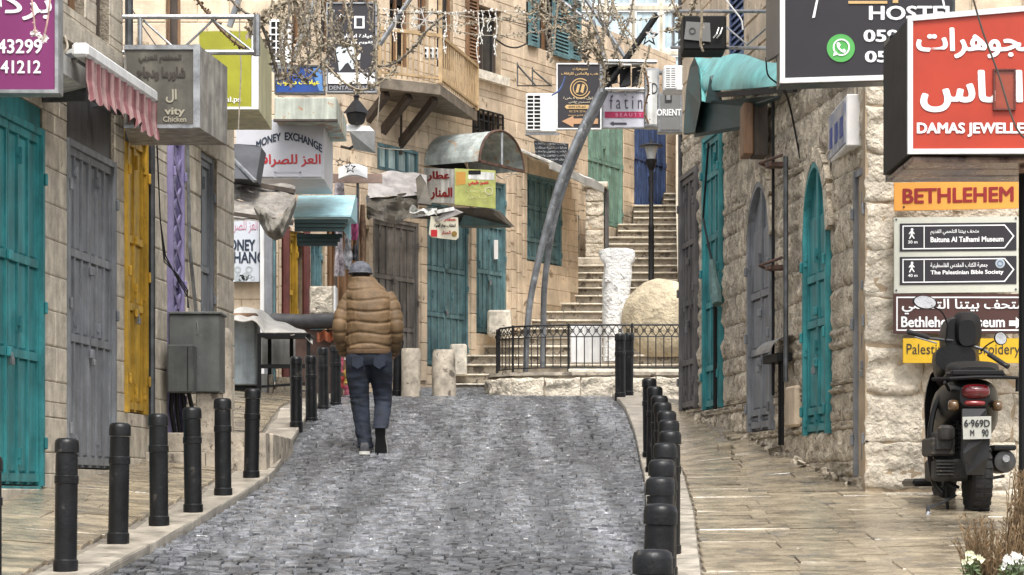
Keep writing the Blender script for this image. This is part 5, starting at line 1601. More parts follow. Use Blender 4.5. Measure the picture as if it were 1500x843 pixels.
MB().box(a.x, b.x, 33.9, 34.2, a.z, b.z, c=.01).build('plinth', white_paint, label='plain white plinth behind the crossed railing left of the stele', cat='plinth')
# ---- steel arch
sa = thing('steel_arch', 'tall curved twin-tube steel arch rising from the planter over the lane', 'steel arch', P(780, 545, 32.2))
tubem = M('arch_steel', (.19, .20, .21), .38, .3, 6, .1, 30, metal=.4, spot=.6, spotc=(.33, .34, .35), sscale=5)
def spl(pts, n=6):
    o = []
    for k in range(len(pts) - 1):
        p0 = pts[max(k - 1, 0)]; p1 = pts[k]; p2 = pts[k + 1]; p3 = pts[min(k + 2, len(pts) - 1)]
        for i in range(n):
            t = i / n
            o.append(tuple(.5 * ((2 * b) + (c_ - a_) * t + (2 * a_ - 5 * b + 4 * c_ - d_) * t * t + (-a_ + 3 * b - 3 * c_ + d_) * t ** 3) for a_, b, c_, d_ in zip(p0, p1, p2, p3)))
    o.append(pts[-1]); return o
A1 = spl([(770, 547, 32.1), (772, 490, 32.1), (777, 440, 32.1), (787, 390, 32.1), (802, 330, 32.1), (822, 262, 32.1), (850, 195, 32.1), (884, 128, 32.1)])
A2 = spl([(795, 540, 32.5), (796, 480, 32.5), (797, 430, 32.4), (802, 380, 32.35), (809, 335, 32.3), (820, 292, 32.3), (835, 248, 32.3), (858, 192, 32.3), (887, 133, 32.3)])
MB().tube([P(*p) for p in A1], [.038 + .018 * k / len(A1) for k in range(len(A1))], 12).build('tube', tubem, sa, smooth=True)
MB().tube([P(*p) for p in A2], [.038 + .014 * k / len(A2) for k in range(len(A2))], 12).build('tube', tubem, sa, smooth=True)
A3 = spl([(884, 132, 32.2), (905, 104, 32.2), (932, 66, 32.2), (962, 22, 32.2)])
MB().tube([P(*p) for p in A3], [.045] * len(A3), 10).build('dark_boom', black_matte, sa, smooth=True)
for a, b in (((856, -4), (922, 94)), ((868, 30), (890, 100)), ((740, -60), (860, 30))):
    MB().tube([P(a[0], a[1], 32.4), P(b[0], b[1], 32.3)], .028, 8).build('stay', tubem, sa)
# ---- street lamp
lp = thing('street_lamp', 'slim black street lamp with a flat disc hood above the round stone', 'street lamp', P(954, 420, 35.6))
mb = MB(); c = P(954, 470, 35.6)
zt = P(954, 248, 35.6).z
mb.lathe((c.x, c.y, c.z), [(.06, 0), (.06, .3), (.045, .34), (.042, P(0, 335, 35.6).z - c.z), (.05, P(0, 333, 35.6).z - c.z), (.034, P(0, 328, 35.6).z - c.z), (.03, zt - c.z)], 12).build('pole', iron, lp, smooth=True)
MB().lathe((c.x, c.y, zt), [(.03, -.02), (.045, .0), (.085, .12), (.09, .14), (.06, .15)], 14).build('cup', iron, lp, smooth=True)
MB().lathe((c.x, c.y, zt + .14), [(.055, 0), (.10, .2)], 14).build('glass', M('lamp_glass', (.5, .52, .52), .15, .1, 3, 0), lp, smooth=True)
MB().lathe((c.x, c.y, zt + .34), [(.175, -.005), (.18, .005), (.12, .03), (.03, .045), (.012, .1)], 20).build('hood', iron, lp, smooth=True)

# ---- electric cabinet
cb = thing('electric_cabinet', 'large scuffed grey electric cabinet with a smaller box standing on the stone landing', 'cabinet', P(285, 630, 21.4))
cabm = M('cabinet_grey', (.095, .10, .095), .5, .2, 4, .1, 30, spot=.66, spotc=(.40, .38, .33), sscale=5, streak=.15)
a = P(247, 575, 21.35); b = P(322, 461, 21.35)
MB().box(a.x, b.x, 21.35, 21.75, a.z, b.z, c=.01).build('housing', cabm, cb)
MB().box(a.x - .0, b.x + .015, 21.33, 21.77, b.z + .001, b.z + .025, c=.006).build('lid', cabm, cb)
a2 = P(245, 575, 21.1); b2 = P(283, 505, 21.1)
MB().box(a2.x, b2.x, 21.1, 21.34, a2.z, b2.z, c=.01).build('small_box', cabm, cb)
MB().box(b2.x - .05, b2.x - .045, 21.09, 21.1, a2.z + .02, b2.z - .02).build('seam', black_matte, cb)
a3 = P(287, 632, 21.4); b3 = P(321, 575, 21.4)
MB().box(a3.x, b3.x, 21.4, 21.72, .56, a.z - .002, c=.01).build('stone_base', step_stone, cb)
pp = MB()
for k, x in enumerate((252, 259, 267, 276)):
    p = P(x, 575, 21.3); pp.tube([p, p + Vector((.015 * (k - 1), .03, -.15)), Vector((p.x + .02, 21.35, .56))], .02, 7)
pp.build('cable_pipes', black_matte, cb, smooth=True)
MB().tube([P(288, 470, 21.345), P(290, 482, 21.345), P(289, 490, 21.345)], .006, 5).build('cable', steel, cb)

# ---- market stall
tbm = thing('market_table', 'black metal framed market table with cross rails, white cloth heaped over it', 'table', P(415, 585, 29))
gt = lambda x, Y: gz(x, Y)
zt_ = P(0, 490, 28.8).z
for px, Y in ((380, 28.8), (427, 29.6), (452, 28.8), (395, 29.7)):
    p = P(px, 0, Y); MB().box(p.x - .022, p.x + .022, Y - .02, Y + .02, gz(p.x, Y) - .02, zt_).build('leg', black_matte, tbm)
MB().beam(P(378, 492, 28.8), P(455, 492, 28.8), .04, .05).beam(P(378, 492, 29.7), P(448, 492, 29.7), .04, .05).build('top_rail', black_matte, tbm)
MB().beam(P(380, 537, 28.82), P(452, 537, 28.82), .02, .05).build('cross_rail', black_matte, tbm)
MB().beam(P(380, 567, 28.82), P(452, 562, 28.82), .02, .03).build('cross_rail', black_matte, tbm)
MB().box(P(378, 0, 28.8).x, P(453, 0, 28.8).x, 28.8, 29.7, zt_, zt_ + .02).build('tabletop', wood_dark, tbm)
cl = MB()
def fn(A, B):
    x = 332 + 126 * A
    prof_ = lerp([(0, 458), (.1, 452), (.3, 450), (.42, 456), (.55, 468), (.75, 477), (.9, 484), (1, 498)], A)
    low_ = lerp([(0, 470), (.3, 470), (.36, 474), (.45, 490), (.9, 491), (1, 504)], A)
    y = prof_ + (low_ - prof_) * (B ** .8)
    return P(x, y + 1.5 * math.sin(A * 25 + B * 3) * (1 - A * .4), 29.6 - .8 * B + .04 * math.sin(A * 31) + .02 * math.sin(B * 15 + A * 9))
cl.grid(fn, 40, 10, back=(0, .01, -.01))
cl.build('dust_sheet', M('sheet_white', (.58, .56, .52), .8, .12, 5, .3, 20, streak=0), smooth=True, label='dirty white plastic sheet draped over the metal bin and the market table', cat='dust sheet')
bn = thing('metal_bin', 'pale grey dented sheet metal cupboard beside the black market table', 'cupboard', P(357, 585, 29.4))
a = P(337, 578, 29.2); b = P(374, 470, 29.2)
MB().box(a.x, b.x, 29.2, 29.8, gz(a.x, 29.2) + .08, b.z, c=.015).build('cupboard', M('bin_grey', (.28, .32, .34), .5, .2, 4, .1, 20, spot=.6, spotc=(.14, .13, .12), sscale=4, streak=.2), bn)
MB().box(a.x - .02, b.x + .03, 29.15, 29.8, b.z, b.z + .09, c=.02).build('top_board', wood_brown, bn)
MB().box(a.x + .03, b.x - .03, 29.25, 29.75, gz(a.x, 29.2) - .02, gz(a.x, 29.2) + .078).build('plinth', black_matte, bn)
a = P(383, 535, 29.9); b = P(432, 498, 29.9)
MB().box(a.x, b.x, 29.9, 29.95, a.z, b.z + .05, c=.004).build('board', white_dirty, label='pale board leaning behind the black market table', cat='board')
# brick clutter under the table
for k, (x0, x1, y0, y1, m_, lab) in enumerate(((381, 392, 548, 580, white_dirty, 'narrow pale carton under the market table'), (394, 400, 549, 582, step_stone, 'thin upright stone slab under the market table'), (404, 428, 553, 582, rubble, 'dark crumbled stone heap under the market table'))):
    a = P(x0, y1, 29.5); b = P(x1, y0, 29.5)
    MB().box(a.x, b.x, 29.45, 29.6, gz(a.x, 29.5) - .02, b.z, c=.01).build(('carton', 'stone_slab', 'stone_heap')[k], m_, label=lab, cat=('carton', 'stone slab', 'stone')[k])
# carved block, counter, cloth, goods
t = thing('carved_block', 'square carved stone block resting on the dark roll before the brown shutters', 'carved block', P(472, 462, 31.2))
a = P(453, 462, 31.2); b = P(488, 419, 31.2)
MB().box(a.x, b.x, 31.24, 31.6, a.z, b.z, c=.015).build('block', step_stone, t)
piece('carved_face', fac_b[2], t, ((a.x + b.x) / 2, 31.235, (a.z + b.z) / 2), (0, 0, 0), (b.x - a.x - .03, .035, b.z - a.z - .03))
MB().box(b.x + .005, b.x + .03, 31.2, 31.6, a.z, b.z).build('edge_board', white_paint, t)
mb = MB(); mb.tube([P(398, 470, 31.2), P(440, 472, 31.1), P(496, 470, 31.0)], .10, 12)
mb.build('roll', M('roll_dark', (.06, .058, .06), .6, .3, 5, .3, 20), smooth=True, label='dark rolled plastic lying along the counter under the carved block', cat='roll')
MB().box(P(430, 0, 31.2).x, P(500, 0, 31.2).x, 31.1, 31.6, 1.2, P(0, 484, 31.2).z).build('counter', M('counter', (.10, .055, .04), .6, .3, 5, .2), label='dark red-brown counter base behind the bollards left of the man', cat='counter')
def fn(A, B): return P(464 + 27 * A, 486 + 14 * B + 2 * math.sin(A * 12), 31.0 - .05 * math.sin(A * 14) - .03 * B)
MB().grid(fn, 14, 4, back=(0, .02, 0)).build('cloth', M('orange_cloth', (.40, .12, .05), .8, .35, 9, .3), smooth=True, label='orange-red cloth crumpled over the counter edge left of the man', cat='cloth')
gd = [('pink', (.50, .10, .16)), ('yellow', (.62, .45, .10)), ('red', (.40, .04, .04)), ('white', (.6, .58, .55))]
for k, (px, py, w, h, c_) in enumerate(((498, 535, 10, 22, 0), (508, 520, 9, 16, 3), (510, 552, 12, 20, 1), (499, 560, 9, 16, 2), (509, 572, 11, 14, 0))):
    q = P(px, py, 31.0); s_ = 31.0 / F_
    def fn(A, B, q=q, w=w, h=h): return Vector((q.x + (A - .5) * w * s_ * (1 + .2 * math.sin(B * 7)), 31.0 - .06 * math.sin(A * 3.1) + .01 * math.sin(B * 9 + k), q.z + (.5 - B) * h * s_))
    MB().grid(fn, 8, 6, back=(0, .03, 0)).build('souvenir_bag', M('goods%d' % k, gd[c_][1], .6, .4, 18, .3, col2=tuple(x * .4 for x in gd[c_][1])), smooth=True, label='%s small %s packet hanging on the stall left of the man' % (('upper left', 'top right', 'middle right', 'lower left', 'bottom')[k], gd[c_][0]), cat='packet')
# hanging wares
wk = thing('display_rack', 'thin metal display rack hung with scarves beside the grey crumpled awning', 'rack', P(505, 450, 31.5))
MB().tube([P(492, 268, 31.6), P(492, 455, 31.6)], .015, 6).tube([P(524, 262, 31.8), P(524, 455, 31.8)], .02, 6).build('upright', steel_dark, wk)
MB().beam(P(430, 262, 31.7), P(560, 262, 31.8), .06, .12).build('top_bar', M('rose_beam', (.30, .21, .17), .7, .2, 4, .3), wk)
for k, (px, y0, y1, w, c_, nm) in enumerate(((497, 268, 405, 13, (.40, .36, .38), 'long greyish pink'), (509, 290, 330, 10, (.10, .08, .09), 'short black'), (519, 296, 352, 10, (.45, .10, .22), 'pink chequered'), (510, 345, 395, 11, (.42, .42, .44), 'grey dangling'), (520, 360, 382, 8, (.06, .06, .07), 'small black'), (531, 300, 400, 8, (.16, .09, .05), 'narrow brown'))):
    s_ = 31.4 / F_
    def fn(A, B, k=k, px=px, y0=y0, y1=y1, w=w): return P(px + (A - .5) * w * (1 + .25 * math.sin(B * 8 + k)), y0 + (y1 - y0) * B, 31.4 - .05 * math.sin(A * 6 + k) - .02 * math.sin(B * 10))
    MB().grid(fn, 8, 10, back=(0, .012, 0)).build('scarf', M('scarf%d' % k, c_, .8, .5, 14, .4, col2=tuple(x * .25 for x in c_)), smooth=True, label='%s scarf hanging from the display rack' % nm, cat='scarf')

# ---- air conditioners
def aircon(x0, x1, y0, y1, Y, dep, xm, label, bracket=True, cols=2, rows=9):
    t = thing('air_conditioner', label, 'air conditioner', P((x0 + x1) / 2, y1, Y))
    a = P(x0, y1, Y); b = P(x1, y0, Y); m = P(xm, 0, Y).x
    MB().box(a.x, b.x, Y, Y + dep, a.z, b.z, c=.02).build('casing', white_paint, t)
    MB().box(a.x + .02, m, Y - .004, Y + .001, a.z + .04, b.z - .03).build('grille_back', black_matte, t)
    for k in range(rows + 1):
        z = a.z + .04 + (b.z - a.z - .07) * k / rows
        MB().box(a.x + .02, m, Y - .014, Y - .005, z - .008, z + .008).build('grille_bar', white_paint, t)
    for k in range(cols + 1):
        x = a.x + .02 + (m - a.x - .02) * k / cols
        MB().box(x - .008, x + .008, Y - .016, Y - .006, a.z + .04, b.z - .03).build('grille_bar', white_paint, t)
    if bracket:
        MB().beam((a.x, Y + .05, a.z - .02), (b.x + .05, Y + .05, a.z - .02), .03, .03).beam((a.x, Y + .05, a.z - .03), (b.x, Y + .35, a.z - .2), .02, .02).build('bracket', steel, t)
    return t
aircon(770, 815, 137, 194, 36.2, .3, 792, 'white air conditioner on a bracket above the dark scribbled board')
aircon(394, 426, 28, 95, 28.6, .3, 413, 'white air conditioner with black square grille beside the lime sign', rows=6)
aircon(972, 1010, 96, 134, 28.0, .3, 990, 'pale air conditioner half hidden behind the turquoise awning end', bracket=False)
# wall brackets near the upper AC
wbk = thing('wall_bracket', 'empty triangular steel wall brackets above the white air conditioner', 'bracket', P(780, 125, 36.5))
for dx, dY in ((0, 0), (22, .6)):
    MB().beam(P(758 + dx, 92 + dx * .3, 36.9 + dY), P(758 + dx, 126, 36.9 + dY), .02, .02).beam(P(758 + dx, 96 + dx * .3, 36.9 + dY), P(784 + dx, 125, 36.3 + dY), .02, .02).beam(P(758 + dx, 126, 36.9 + dY), P(786 + dx, 126, 36.3 + dY), .02, .02).build('bracket_arm', steel_dark, wbk)
# dark box on the right frame
t = thing('equipment_box', 'charcoal metal box with grey sticker resting on the right pipe frame', 'box', P(1032, 72, 21.8))
a = P(1001, 73, 21.5); b = P(1064, 23, 21.5)
MB().box(a.x, b.x, 21.5, 21.9, a.z, b.z, c=.012).build('casing', black_matte, t)
f = facing(21.49)
shape([(1005, 32), (1040, 34), (1041, 62), (1002, 58)], f, flat_mat('sticker', (120, 120, 118)), t, 'sticker')
shape(disc(1014, 46, 5, 12, 3.4), f, flat_mat('sticker_ink', (60, 60, 60)), t, 'sticker_print', .009)
for dx in (0, 5): MB().tube([P(1045 + dx, 56, 21.48), P(1050 + dx, 50, 21.45), P(1053 + dx, 41, 21.48)], .007, 5).build('cable', white_paint, t)

# ---- pipe frames
def frame_(name, label, Y, bars, r=.02, m=steel):
    t = thing(name, label, 'pipe frame', P(bars[0][0], bars[0][1], Y))
    for (x0, y0, x1, y1, q, *z) in bars:
        MB().tube([P(x0, y0, Y + (z[0] if z else 0)), P(x1, y1, Y + (z[1] if z else 0))], r * q, 8).build('pipe', m, t, smooth=True)
    return t
frame_('pipe_frame', 'grey galvanised pipe frame jutting out above the grimy box sign', 19.6, [(180, 25, 377, 25, 1), (180, 77, 380, 77, 1.1), (205, 25, 205, 77, 1, .0, .0), (376, 22, 376, 82, 1.5), (210, 30, 262, 77, .5, .02, .02), (262, 77, 312, 30, .5, .02, .02), (312, 30, 372, 77, .5, .02, .02)])
frame_('pipe_frame', 'thin steel pipe frame carrying the charcoal box above the turquoise awning', 21.7, [(984, 17, 1124, 17, .9, 1, -.9), (984, 70, 1124, 71, .9, 1, -.9), (986, 17, 986, 72, .8, 1, 1), (1064, 40, 1095, 66, .5, -.3, -.5), (1095, 66, 1122, 42, .5, -.5, -.9), (988, 66, 1002, 54, .5, 1, 1)], .018)
frame_('pipe_frame', 'white horizontal pipe and dark beam behind the salon sign', 31.8, [(880, 90, 962, 91, 1.4), (945, 107, 1012, 107, 1.6, 0, -1), (881, 92, 881, 135, 1.3), (886, 131, 945, 131, 1.0)], .02)
frame_('pipe_frame', 'two slanting grey pipes crossing in front of the balcony', 30.0, [(603, -5, 556, 66, 1.6), (464, -5, 428, 92, 1.8), (352, -8, 336, 40, 1.5, -8, -8)], .02)
for k, (x0, x1, y0, y1, lab) in enumerate(((886, 905, 96, 124, 'small black floodlight left above the salon sign'), (908, 924, 98, 128, 'black floodlight housing at the middle above the salon sign'), (926, 940, 96, 126, 'black floodlight right above the salon sign'))):
    a = P(x0, y1, 32.2); b = P(x1, y0, 32.2)
    t = thing('floodlight', lab, 'floodlight', P((x0 + x1) / 2, y1, 32.3))
    MB().ext([(a.x, 32.2, a.z), (b.x, 32.2, a.z + .04), (b.x, 32.25, b.z), (a.x, 32.15, b.z - .05)], (0, .12, 0)).build('housing', black_matte, t)
    MB().box(a.x, b.x, 32.1, 32.35, b.z, b.z + .03).build('cover', white_dirty, t)
    MB().box((a.x + b.x) / 2 - .01, (a.x + b.x) / 2 + .01, 32.22, 32.26, a.z - .1, a.z + .01).build('bracket', steel_dark, t)

# ---- lantern, hood and stars left of the balcony
ln = thing('wall_lantern', 'black four-sided wall lantern above the tilted pale hood', 'lantern', P(522, 185, 30.5))
c = P(522, 183, 30.5)
MB().lathe(c, [(.07, 0), (.10, .02), (.13, .13), (.13, .14)], 4).build('cage', iron, ln)
MB().lathe(c + Vector((0, 0, .145)), [(.17, 0), (.06, .14), (.03, .17), (.03, .2), (.045, .22), (.0, .27)], 4).build('roof', iron, ln)
MB().tube([P(500, 215, 30.7), P(512, 218, 30.5), P(522, 212, 30.5), P(524, 205, 30.5)], .018, 6).build('arm', iron, ln)
t = thing('metal_hood', 'tilted hood with white top and grey underside below the lantern', 'hood', P(530, 222, 30.6))
MB().ext([P(502, 182, 30.7), P(541, 185, 30.4), P(548, 192, 30.3), P(502, 192, 30.6)], (0, .3, .02)).build('top', white_paint, t)
MB().ext([P(512, 193, 30.4), P(549, 192, 30.3), P(549, 223, 30.3), P(518, 218, 30.5)], (0, .12, 0)).build('face', M('hood_grey', (.22, .22, .215), .5, .2, 4, .1), t)
def star(cx, cy, r, Y, m, label, th=.03):
    f = facing(Y)
    pts = [(cx + (r if k % 2 == 0 else r * .42) * math.sin(k * math.pi / 5), cy - (r if k % 2 == 0 else r * .42) * math.cos(k * math.pi / 5)) for k in range(10)]
    mb = MB()
    inn = [(cx + (x - cx) * .7, cy + (y - cy) * .7) for x, y in pts]
    mb.add([f(x, y) for x, y in pts] + [f(x, y) for x, y in inn] + [f(x, y, -th) for x, y in pts] + [f(x, y, -th) for x, y in inn],
           [(k, (k + 1) % 10, 10 + (k + 1) % 10, 10 + k) for k in range(10)] + [(k, (k + 1) % 10, 20 + (k + 1) % 10, 20 + k) for k in range(10)] + [(10 + k, 10 + (k + 1) % 10, 30 + (k + 1) % 10, 30 + k) for k in range(10)])
    return mb.build('star_ornament', m, label=label, cat='star ornament')
star(498, 238, 7, 30.4, iron, 'smaller black wire star hanging below the lantern')
star(513, 246, 9, 30.3, iron, 'larger black wire star hanging below the lantern')
star(951, 54, 15, 31.0, black_matte, 'black star ornament on the steel arch tip')
star(954, 50, 9, 30.9, M('star_pale', (.62, .50, .44), .5, .2), 'pale copper star ornament in front of the black star')
t = thing('torn_sheet', 'white bulging plastic sheet on the ledge right of the stars', 'plastic sheet', P(520, 262, 31))
def fn(A, B): return P(496 + 42 * A, 246 + 16 * B - 6 * math.sin(A * 3.1), 31.2 - .3 * B)
MB().grid(fn, 10, 4, back=(0, .05, -.01)).build('sheet', white_paint, t, smooth=True)

# ---- right wall services
sv = thing('wall_conduit', 'pair of thin black conduits with rusty wall brackets between the two arched doors', 'conduit', WRt.pt(WRt.u(1152), .1, .6))
for px, y0, y1, r_ in ((1152, 150, 580, .014), (1171, 230, 560, .022)):
    u = WRt.u(px); MB(WRt.pt).tube([(u, .12, WRt.z(px, y1)), (u, .12, WRt.z(px, y0))], r_, 7).build('conduit', steel_dark if px > 1160 else black_matte, sv)
for y0 in (232, 382):
    MB(WRt.pt).tube([(WRt.u(1137), .02, WRt.z(1137, y0 + 16)), (WRt.u(1145), .2, WRt.z(1145, y0 + 8)), (WRt.u(1172), .16, WRt.z(1172, y0 - 4))], .014, 6).build('bracket', rust, sv)
    MB(WRt.pt).box(WRt.u(1160), WRt.u(1153), .05, .2, WRt.z(1156, y0 + 14), WRt.z(1156, y0 + 8)).build('clamp', rust, sv)
mt = thing('meter_hood', 'small grey curved metal hood over black pipes beside the teal arched door', 'meter hood', WRt.pt(WRt.u(1155), .15, 1.2))
u0, u1 = WRt.u(1166), WRt.u(1141)
zz = WRt.z(1155, 518)
MB(WRt.pt).grid(lambda A, B: WRt.pt(u0 + (u1 - u0) * B, .02 + .2 * math.sin(A * 1.57), zz + .14 * math.cos(A * 1.57)) and (u0 + (u1 - u0) * B, .02 + .2 * math.sin(A * 1.57), zz + .14 * math.cos(A * 1.57)), 8, 3).build('hood', steel, mt)
MB(WRt.pt).box(u0 + .05, u1 - .05, .02, .16, zz - .08, zz - .01).build('meter', black_matte, mt)
for d in (0.08, .2): MB(WRt.pt).tube([(u0 + d, .1, zz - .08), (u0 + d, .1, .45)], .014, 6).build('pipe', black_matte, mt)
MB(WRt.pt).box(WRt.u(1176), WRt.u(1160), .0, .07, WRt.z(1168, 626), WRt.z(1168, 566), c=.02).build('stone_post', cream_stone, mt)
t = thing('wall_cable', 'black cable drooping down the right wall with a teal rag tied to it', 'cable', WRt.pt(WRt.u(1056), .1, 2))
MB(WRt.pt).tube([(WRt.u(px), .1, WRt.z(px, y)) for px, y in ((1052, 210), (1046, 290), (1044, 320), (1052, 360), (1058, 385), (1060, 400))], .012, 5).build('cable', black_matte, t)
MB(WRt.pt).tube([(WRt.u(px), .12, WRt.z(px, y)) for px, y in ((1060, 382), (1062, 405), (1066, 428), (1068, 446))], [.03, .04, .06, .05], 8).build('rag', M('rag', (.10, .17, .16), .8, .3, 9, .4), t, smooth=True)
MB(WRt.pt).tube([(WRt.u(1059), .08, WRt.z(1059, 446)), (WRt.u(1059), .08, WRt.z(1059, 600))], .02, 6).build('pipe', black_matte, t)
pr = thing('sign_pole', 'black steel post at the right edge under the orange-red sign', 'post', P(1498, 560, 14.6))
c = P(1500, 0, 14.6); MB().tube([(c.x, 14.6, gz(c.x, 14.6) - .05), (c.x, 14.6, P(0, 222, 14.6).z)], .032, 10).build('post', black_matte, pr)
MB().lathe((c.x, 14.6, gz(c.x, 14.6)), [(.08, -.01), (.08, .02), (.035, .03)], 12).build('foot_plate', black_matte, pr)
# ================================================================ THE WALKING MAN
MX, MY = -1.385, 23.2
MZ = Bz(MY) - .062
def evaluated(o, name):
    dg = bpy.context.evaluated_depsgraph_get()
    me = bpy.data.meshes.new_from_object(o.evaluated_get(dg)); me.name = name
    old = o.data
    o.modifiers.clear(); o.data = me
    return o
man = thing('person', 'man in tan quilted jacket, grey cap and dark jeans walking away up the cobbles', 'person', (MX, MY, MZ))
def mp(x, y, z): return Vector((MX + x, MY + y, MZ + z))
def skin_body(name, nodes, edges, mat, parent, sub=2, root=0):
    me = bpy.data.meshes.new(name); me.from_pydata([mp(*n[:3]) - absloc(parent) for n in nodes], edges, []); 
    o = bpy.data.objects.new(name, me); COL.objects.link(o); o.parent = parent; ABS[o.name] = absloc(parent)
    m = o.modifiers.new('s', 'SKIN'); m.use_smooth_shade = True
    for k, n in enumerate(nodes):
        sv_ = me.skin_vertices[0].data[k]; sv_.radius = (n[3], n[4] if len(n) > 4 else n[3]); sv_.use_root = (k == root)
    o.modifiers.new('b', 'SUBSURF').levels = sub; o.modifiers['b'].render_levels = sub
    me.materials.append(mat)
    bpy.context.view_layer.update()
    return evaluated(o, name)
skinm = M('skin', (.30, .17, .11), .55, .15, 12, .1, 60)
# local px->m : x=(px-540)/151, z=(667-py)/151 ; +y is away from the camera
nodes = [(-.0, 0, 1.0, .15, .11), (0, .02, 1.2, .14, .1), (0, .03, 1.42, .15, .1), (-.03, .05, 1.60, .06), (-.075, .08, 1.69, .055),
         (-.09, .09, 1.76, .082, .09), (-.092, .095, 1.80, .07, .08),
         (-.17, .03, 1.50, .05), (-.30, .0, 1.24, .042), (-.24, .08, 1.0, .035), (-.19, .10, .93, .03),
         (.18, .03, 1.50, .05), (.29, .0, 1.24, .042), (.25, .08, 1.0, .035), (.20, .10, .93, .03),
         (-.09, 0, .9, .085), (-.08, .02, .52, .06), (-.04, .0, .12, .04), (.09, 0, .9, .085), (.12, .06, .5, .06), (.11, -.14, .24, .045)]
ed = [(0, 1), (1, 2), (2, 3), (3, 4), (4, 5), (5, 6), (2, 7), (7, 8), (8, 9), (9, 10), (2, 11), (11, 12), (12, 13), (13, 14), (0, 15), (15, 16), (16, 17), (0, 18), (18, 19), (19, 20)]
body = skin_body('body', nodes, ed, skinm, man)
# ears and a little hair under the cap
hair = M('hair_dark', (.025, .02, .018), .7, .3, 20, .4, 80)
hd_c = mp(-.092, .09, 1.765)
mb = MB(); mb.grid(lambda A, B: hd_c + Vector((.085 * math.cos(A * 2 * math.pi) * math.sin(.5 + B * 1.75), .098 * math.sin(A * 2 * math.pi) * math.sin(.5 + B * 1.75), .105 * math.cos(.5 + B * 1.75) - .0)), 24, 10)
mb.build('hair', hair, man, smooth=True)
for sx in (-1, 1):
    c = hd_c + Vector((sx * .083, .02, -.012))
    mb = MB(); mb.grid(lambda A, B: c + Vector((sx * .014 * math.cos(A * 6.283) * math.sin(B * math.pi), .02 * math.sin(A * 6.283) * math.sin(B * math.pi), .032 * math.cos(B * math.pi))), 10, 6); mb.build('ear', skinm, man, smooth=True)
# cap
capm = M('cap_grey', (.10, .105, .12), .8, .35, 30, .4, 90, col2=(.05, .055, .07))
cc = mp(-.092, .09, 1.775)
def capf(A, B):
    th = A * 2 * math.pi; ph = B * 1.5
    r = .113 * (1 + .03 * abs(math.sin(th * 3)))
    return cc + Vector((r * math.cos(th) * math.sin(ph), .125 * math.sin(th) * math.sin(ph), .115 * math.cos(ph) - .012 * (B > .9)))
mb = MB(); mb.grid(capf, 36, 10, back=(0, 0, -.006)); cap = mb.build('cap', capm, man, smooth=True)
mb = MB(); mb.tube([cc + Vector((.113 * math.cos(t * .1963), .125 * math.sin(t * .1963), -.004)) for t in range(33)], .009, 6, caps=False); mb.build('cap_band', capm, cap, smooth=True)
mb = MB(); mb.grid(lambda A, B: cc + Vector((.09 * math.cos(.3 + A * 2.54) * (1 + .0 * B), .10 * math.sin(.3 + A * 2.54) + .075 * B * math.sin(.3 + A * 2.54), -.004 - .02 * B)), 14, 4, back=(0, 0, -.004)); mb.build('cap_peak', capm, cap, smooth=True)
mb = MB(); mb.lathe(cc + Vector((0, 0, .104)), [(.012, -.004), (.012, .004), (.006, .008)], 10); mb.build('cap_button', capm, cap, smooth=True)

# jacket: torso loft + sleeves, merged by a fine remesh
jk = M('jacket_tan', (.15, .095, .048), .65, .22, 7, .35, 55, spec=.35)
tors = [(.985, .205, .150, -.01), (1.03, .205, .155, -.01), (1.10, .215, .162, 0), (1.20, .212, .163, 0), (1.30, .214, .163, .0), (1.40, .216, .160, .0), (1.48, .218, .152, .01), (1.54, .212, .142, .02), (1.585, .192, .135, .03), (1.63, .168, .125, .045), (1.675, .135, .11, .055), (1.725, .112, .10, .06)]
quilt = [1.06, 1.165, 1.275, 1.385, 1.495, 1.60]
def tor(A, B):
    z = .985 + (1.725 - .985) * B
    for (a, b) in zip(tors, tors[1:]):
        if z <= b[0] + 1e-6:
            t = (z - a[0]) / (b[0] - a[0]); w = a[1] + (b[1] - a[1]) * t; d = a[2] + (b[2] - a[2]) * t; yo = a[3] + (b[3] - a[3]) * t; break
    th = A * 2 * math.pi
    dip = min(abs(z - q + .012 * math.sin(th * 3 + q * 9)) for q in quilt)
    puff = (1 - math.exp(-(dip / .013) ** 2)) * .012
    if z < 1.02: puff = .004 + .006 * math.sin(th * 40)
    if z > 1.62: puff = .008
    w += puff; d += puff
    cx = -.005 - .07 * max(0, (z - 1.5) / .22) ** 1.3
    wr = .0045 * noise.noise(Vector((th * 3, z * 18, 1))) + .004 * noise.noise(Vector((th * 9, z * 9, 5)))
    c, s_ = math.cos(th), math.sin(th)
    return mp(cx + (w + wr) * math.copysign(abs(c) ** .85, c), yo + (d + wr) * math.copysign(abs(s_) ** .85, s_), z)
def close(mb, nu, nv):   # caps for a closed loop grid
    pass
def loft(fn, nu, nv):
    vs = [fn(i / nu, j / nv) for j in range(nv + 1) for i in range(nu)]
    fs = [(j * nu + i, j * nu + (i + 1) % nu, (j + 1) * nu + (i + 1) % nu, (j + 1) * nu + i) for j in range(nv) for i in range(nu)]
    fs += [tuple(range(nu - 1, -1, -1)), tuple(nv * nu + i for i in range(nu))]
    return vs, fs
mb = MB()
mb.add(*loft(tor, 72, 100))
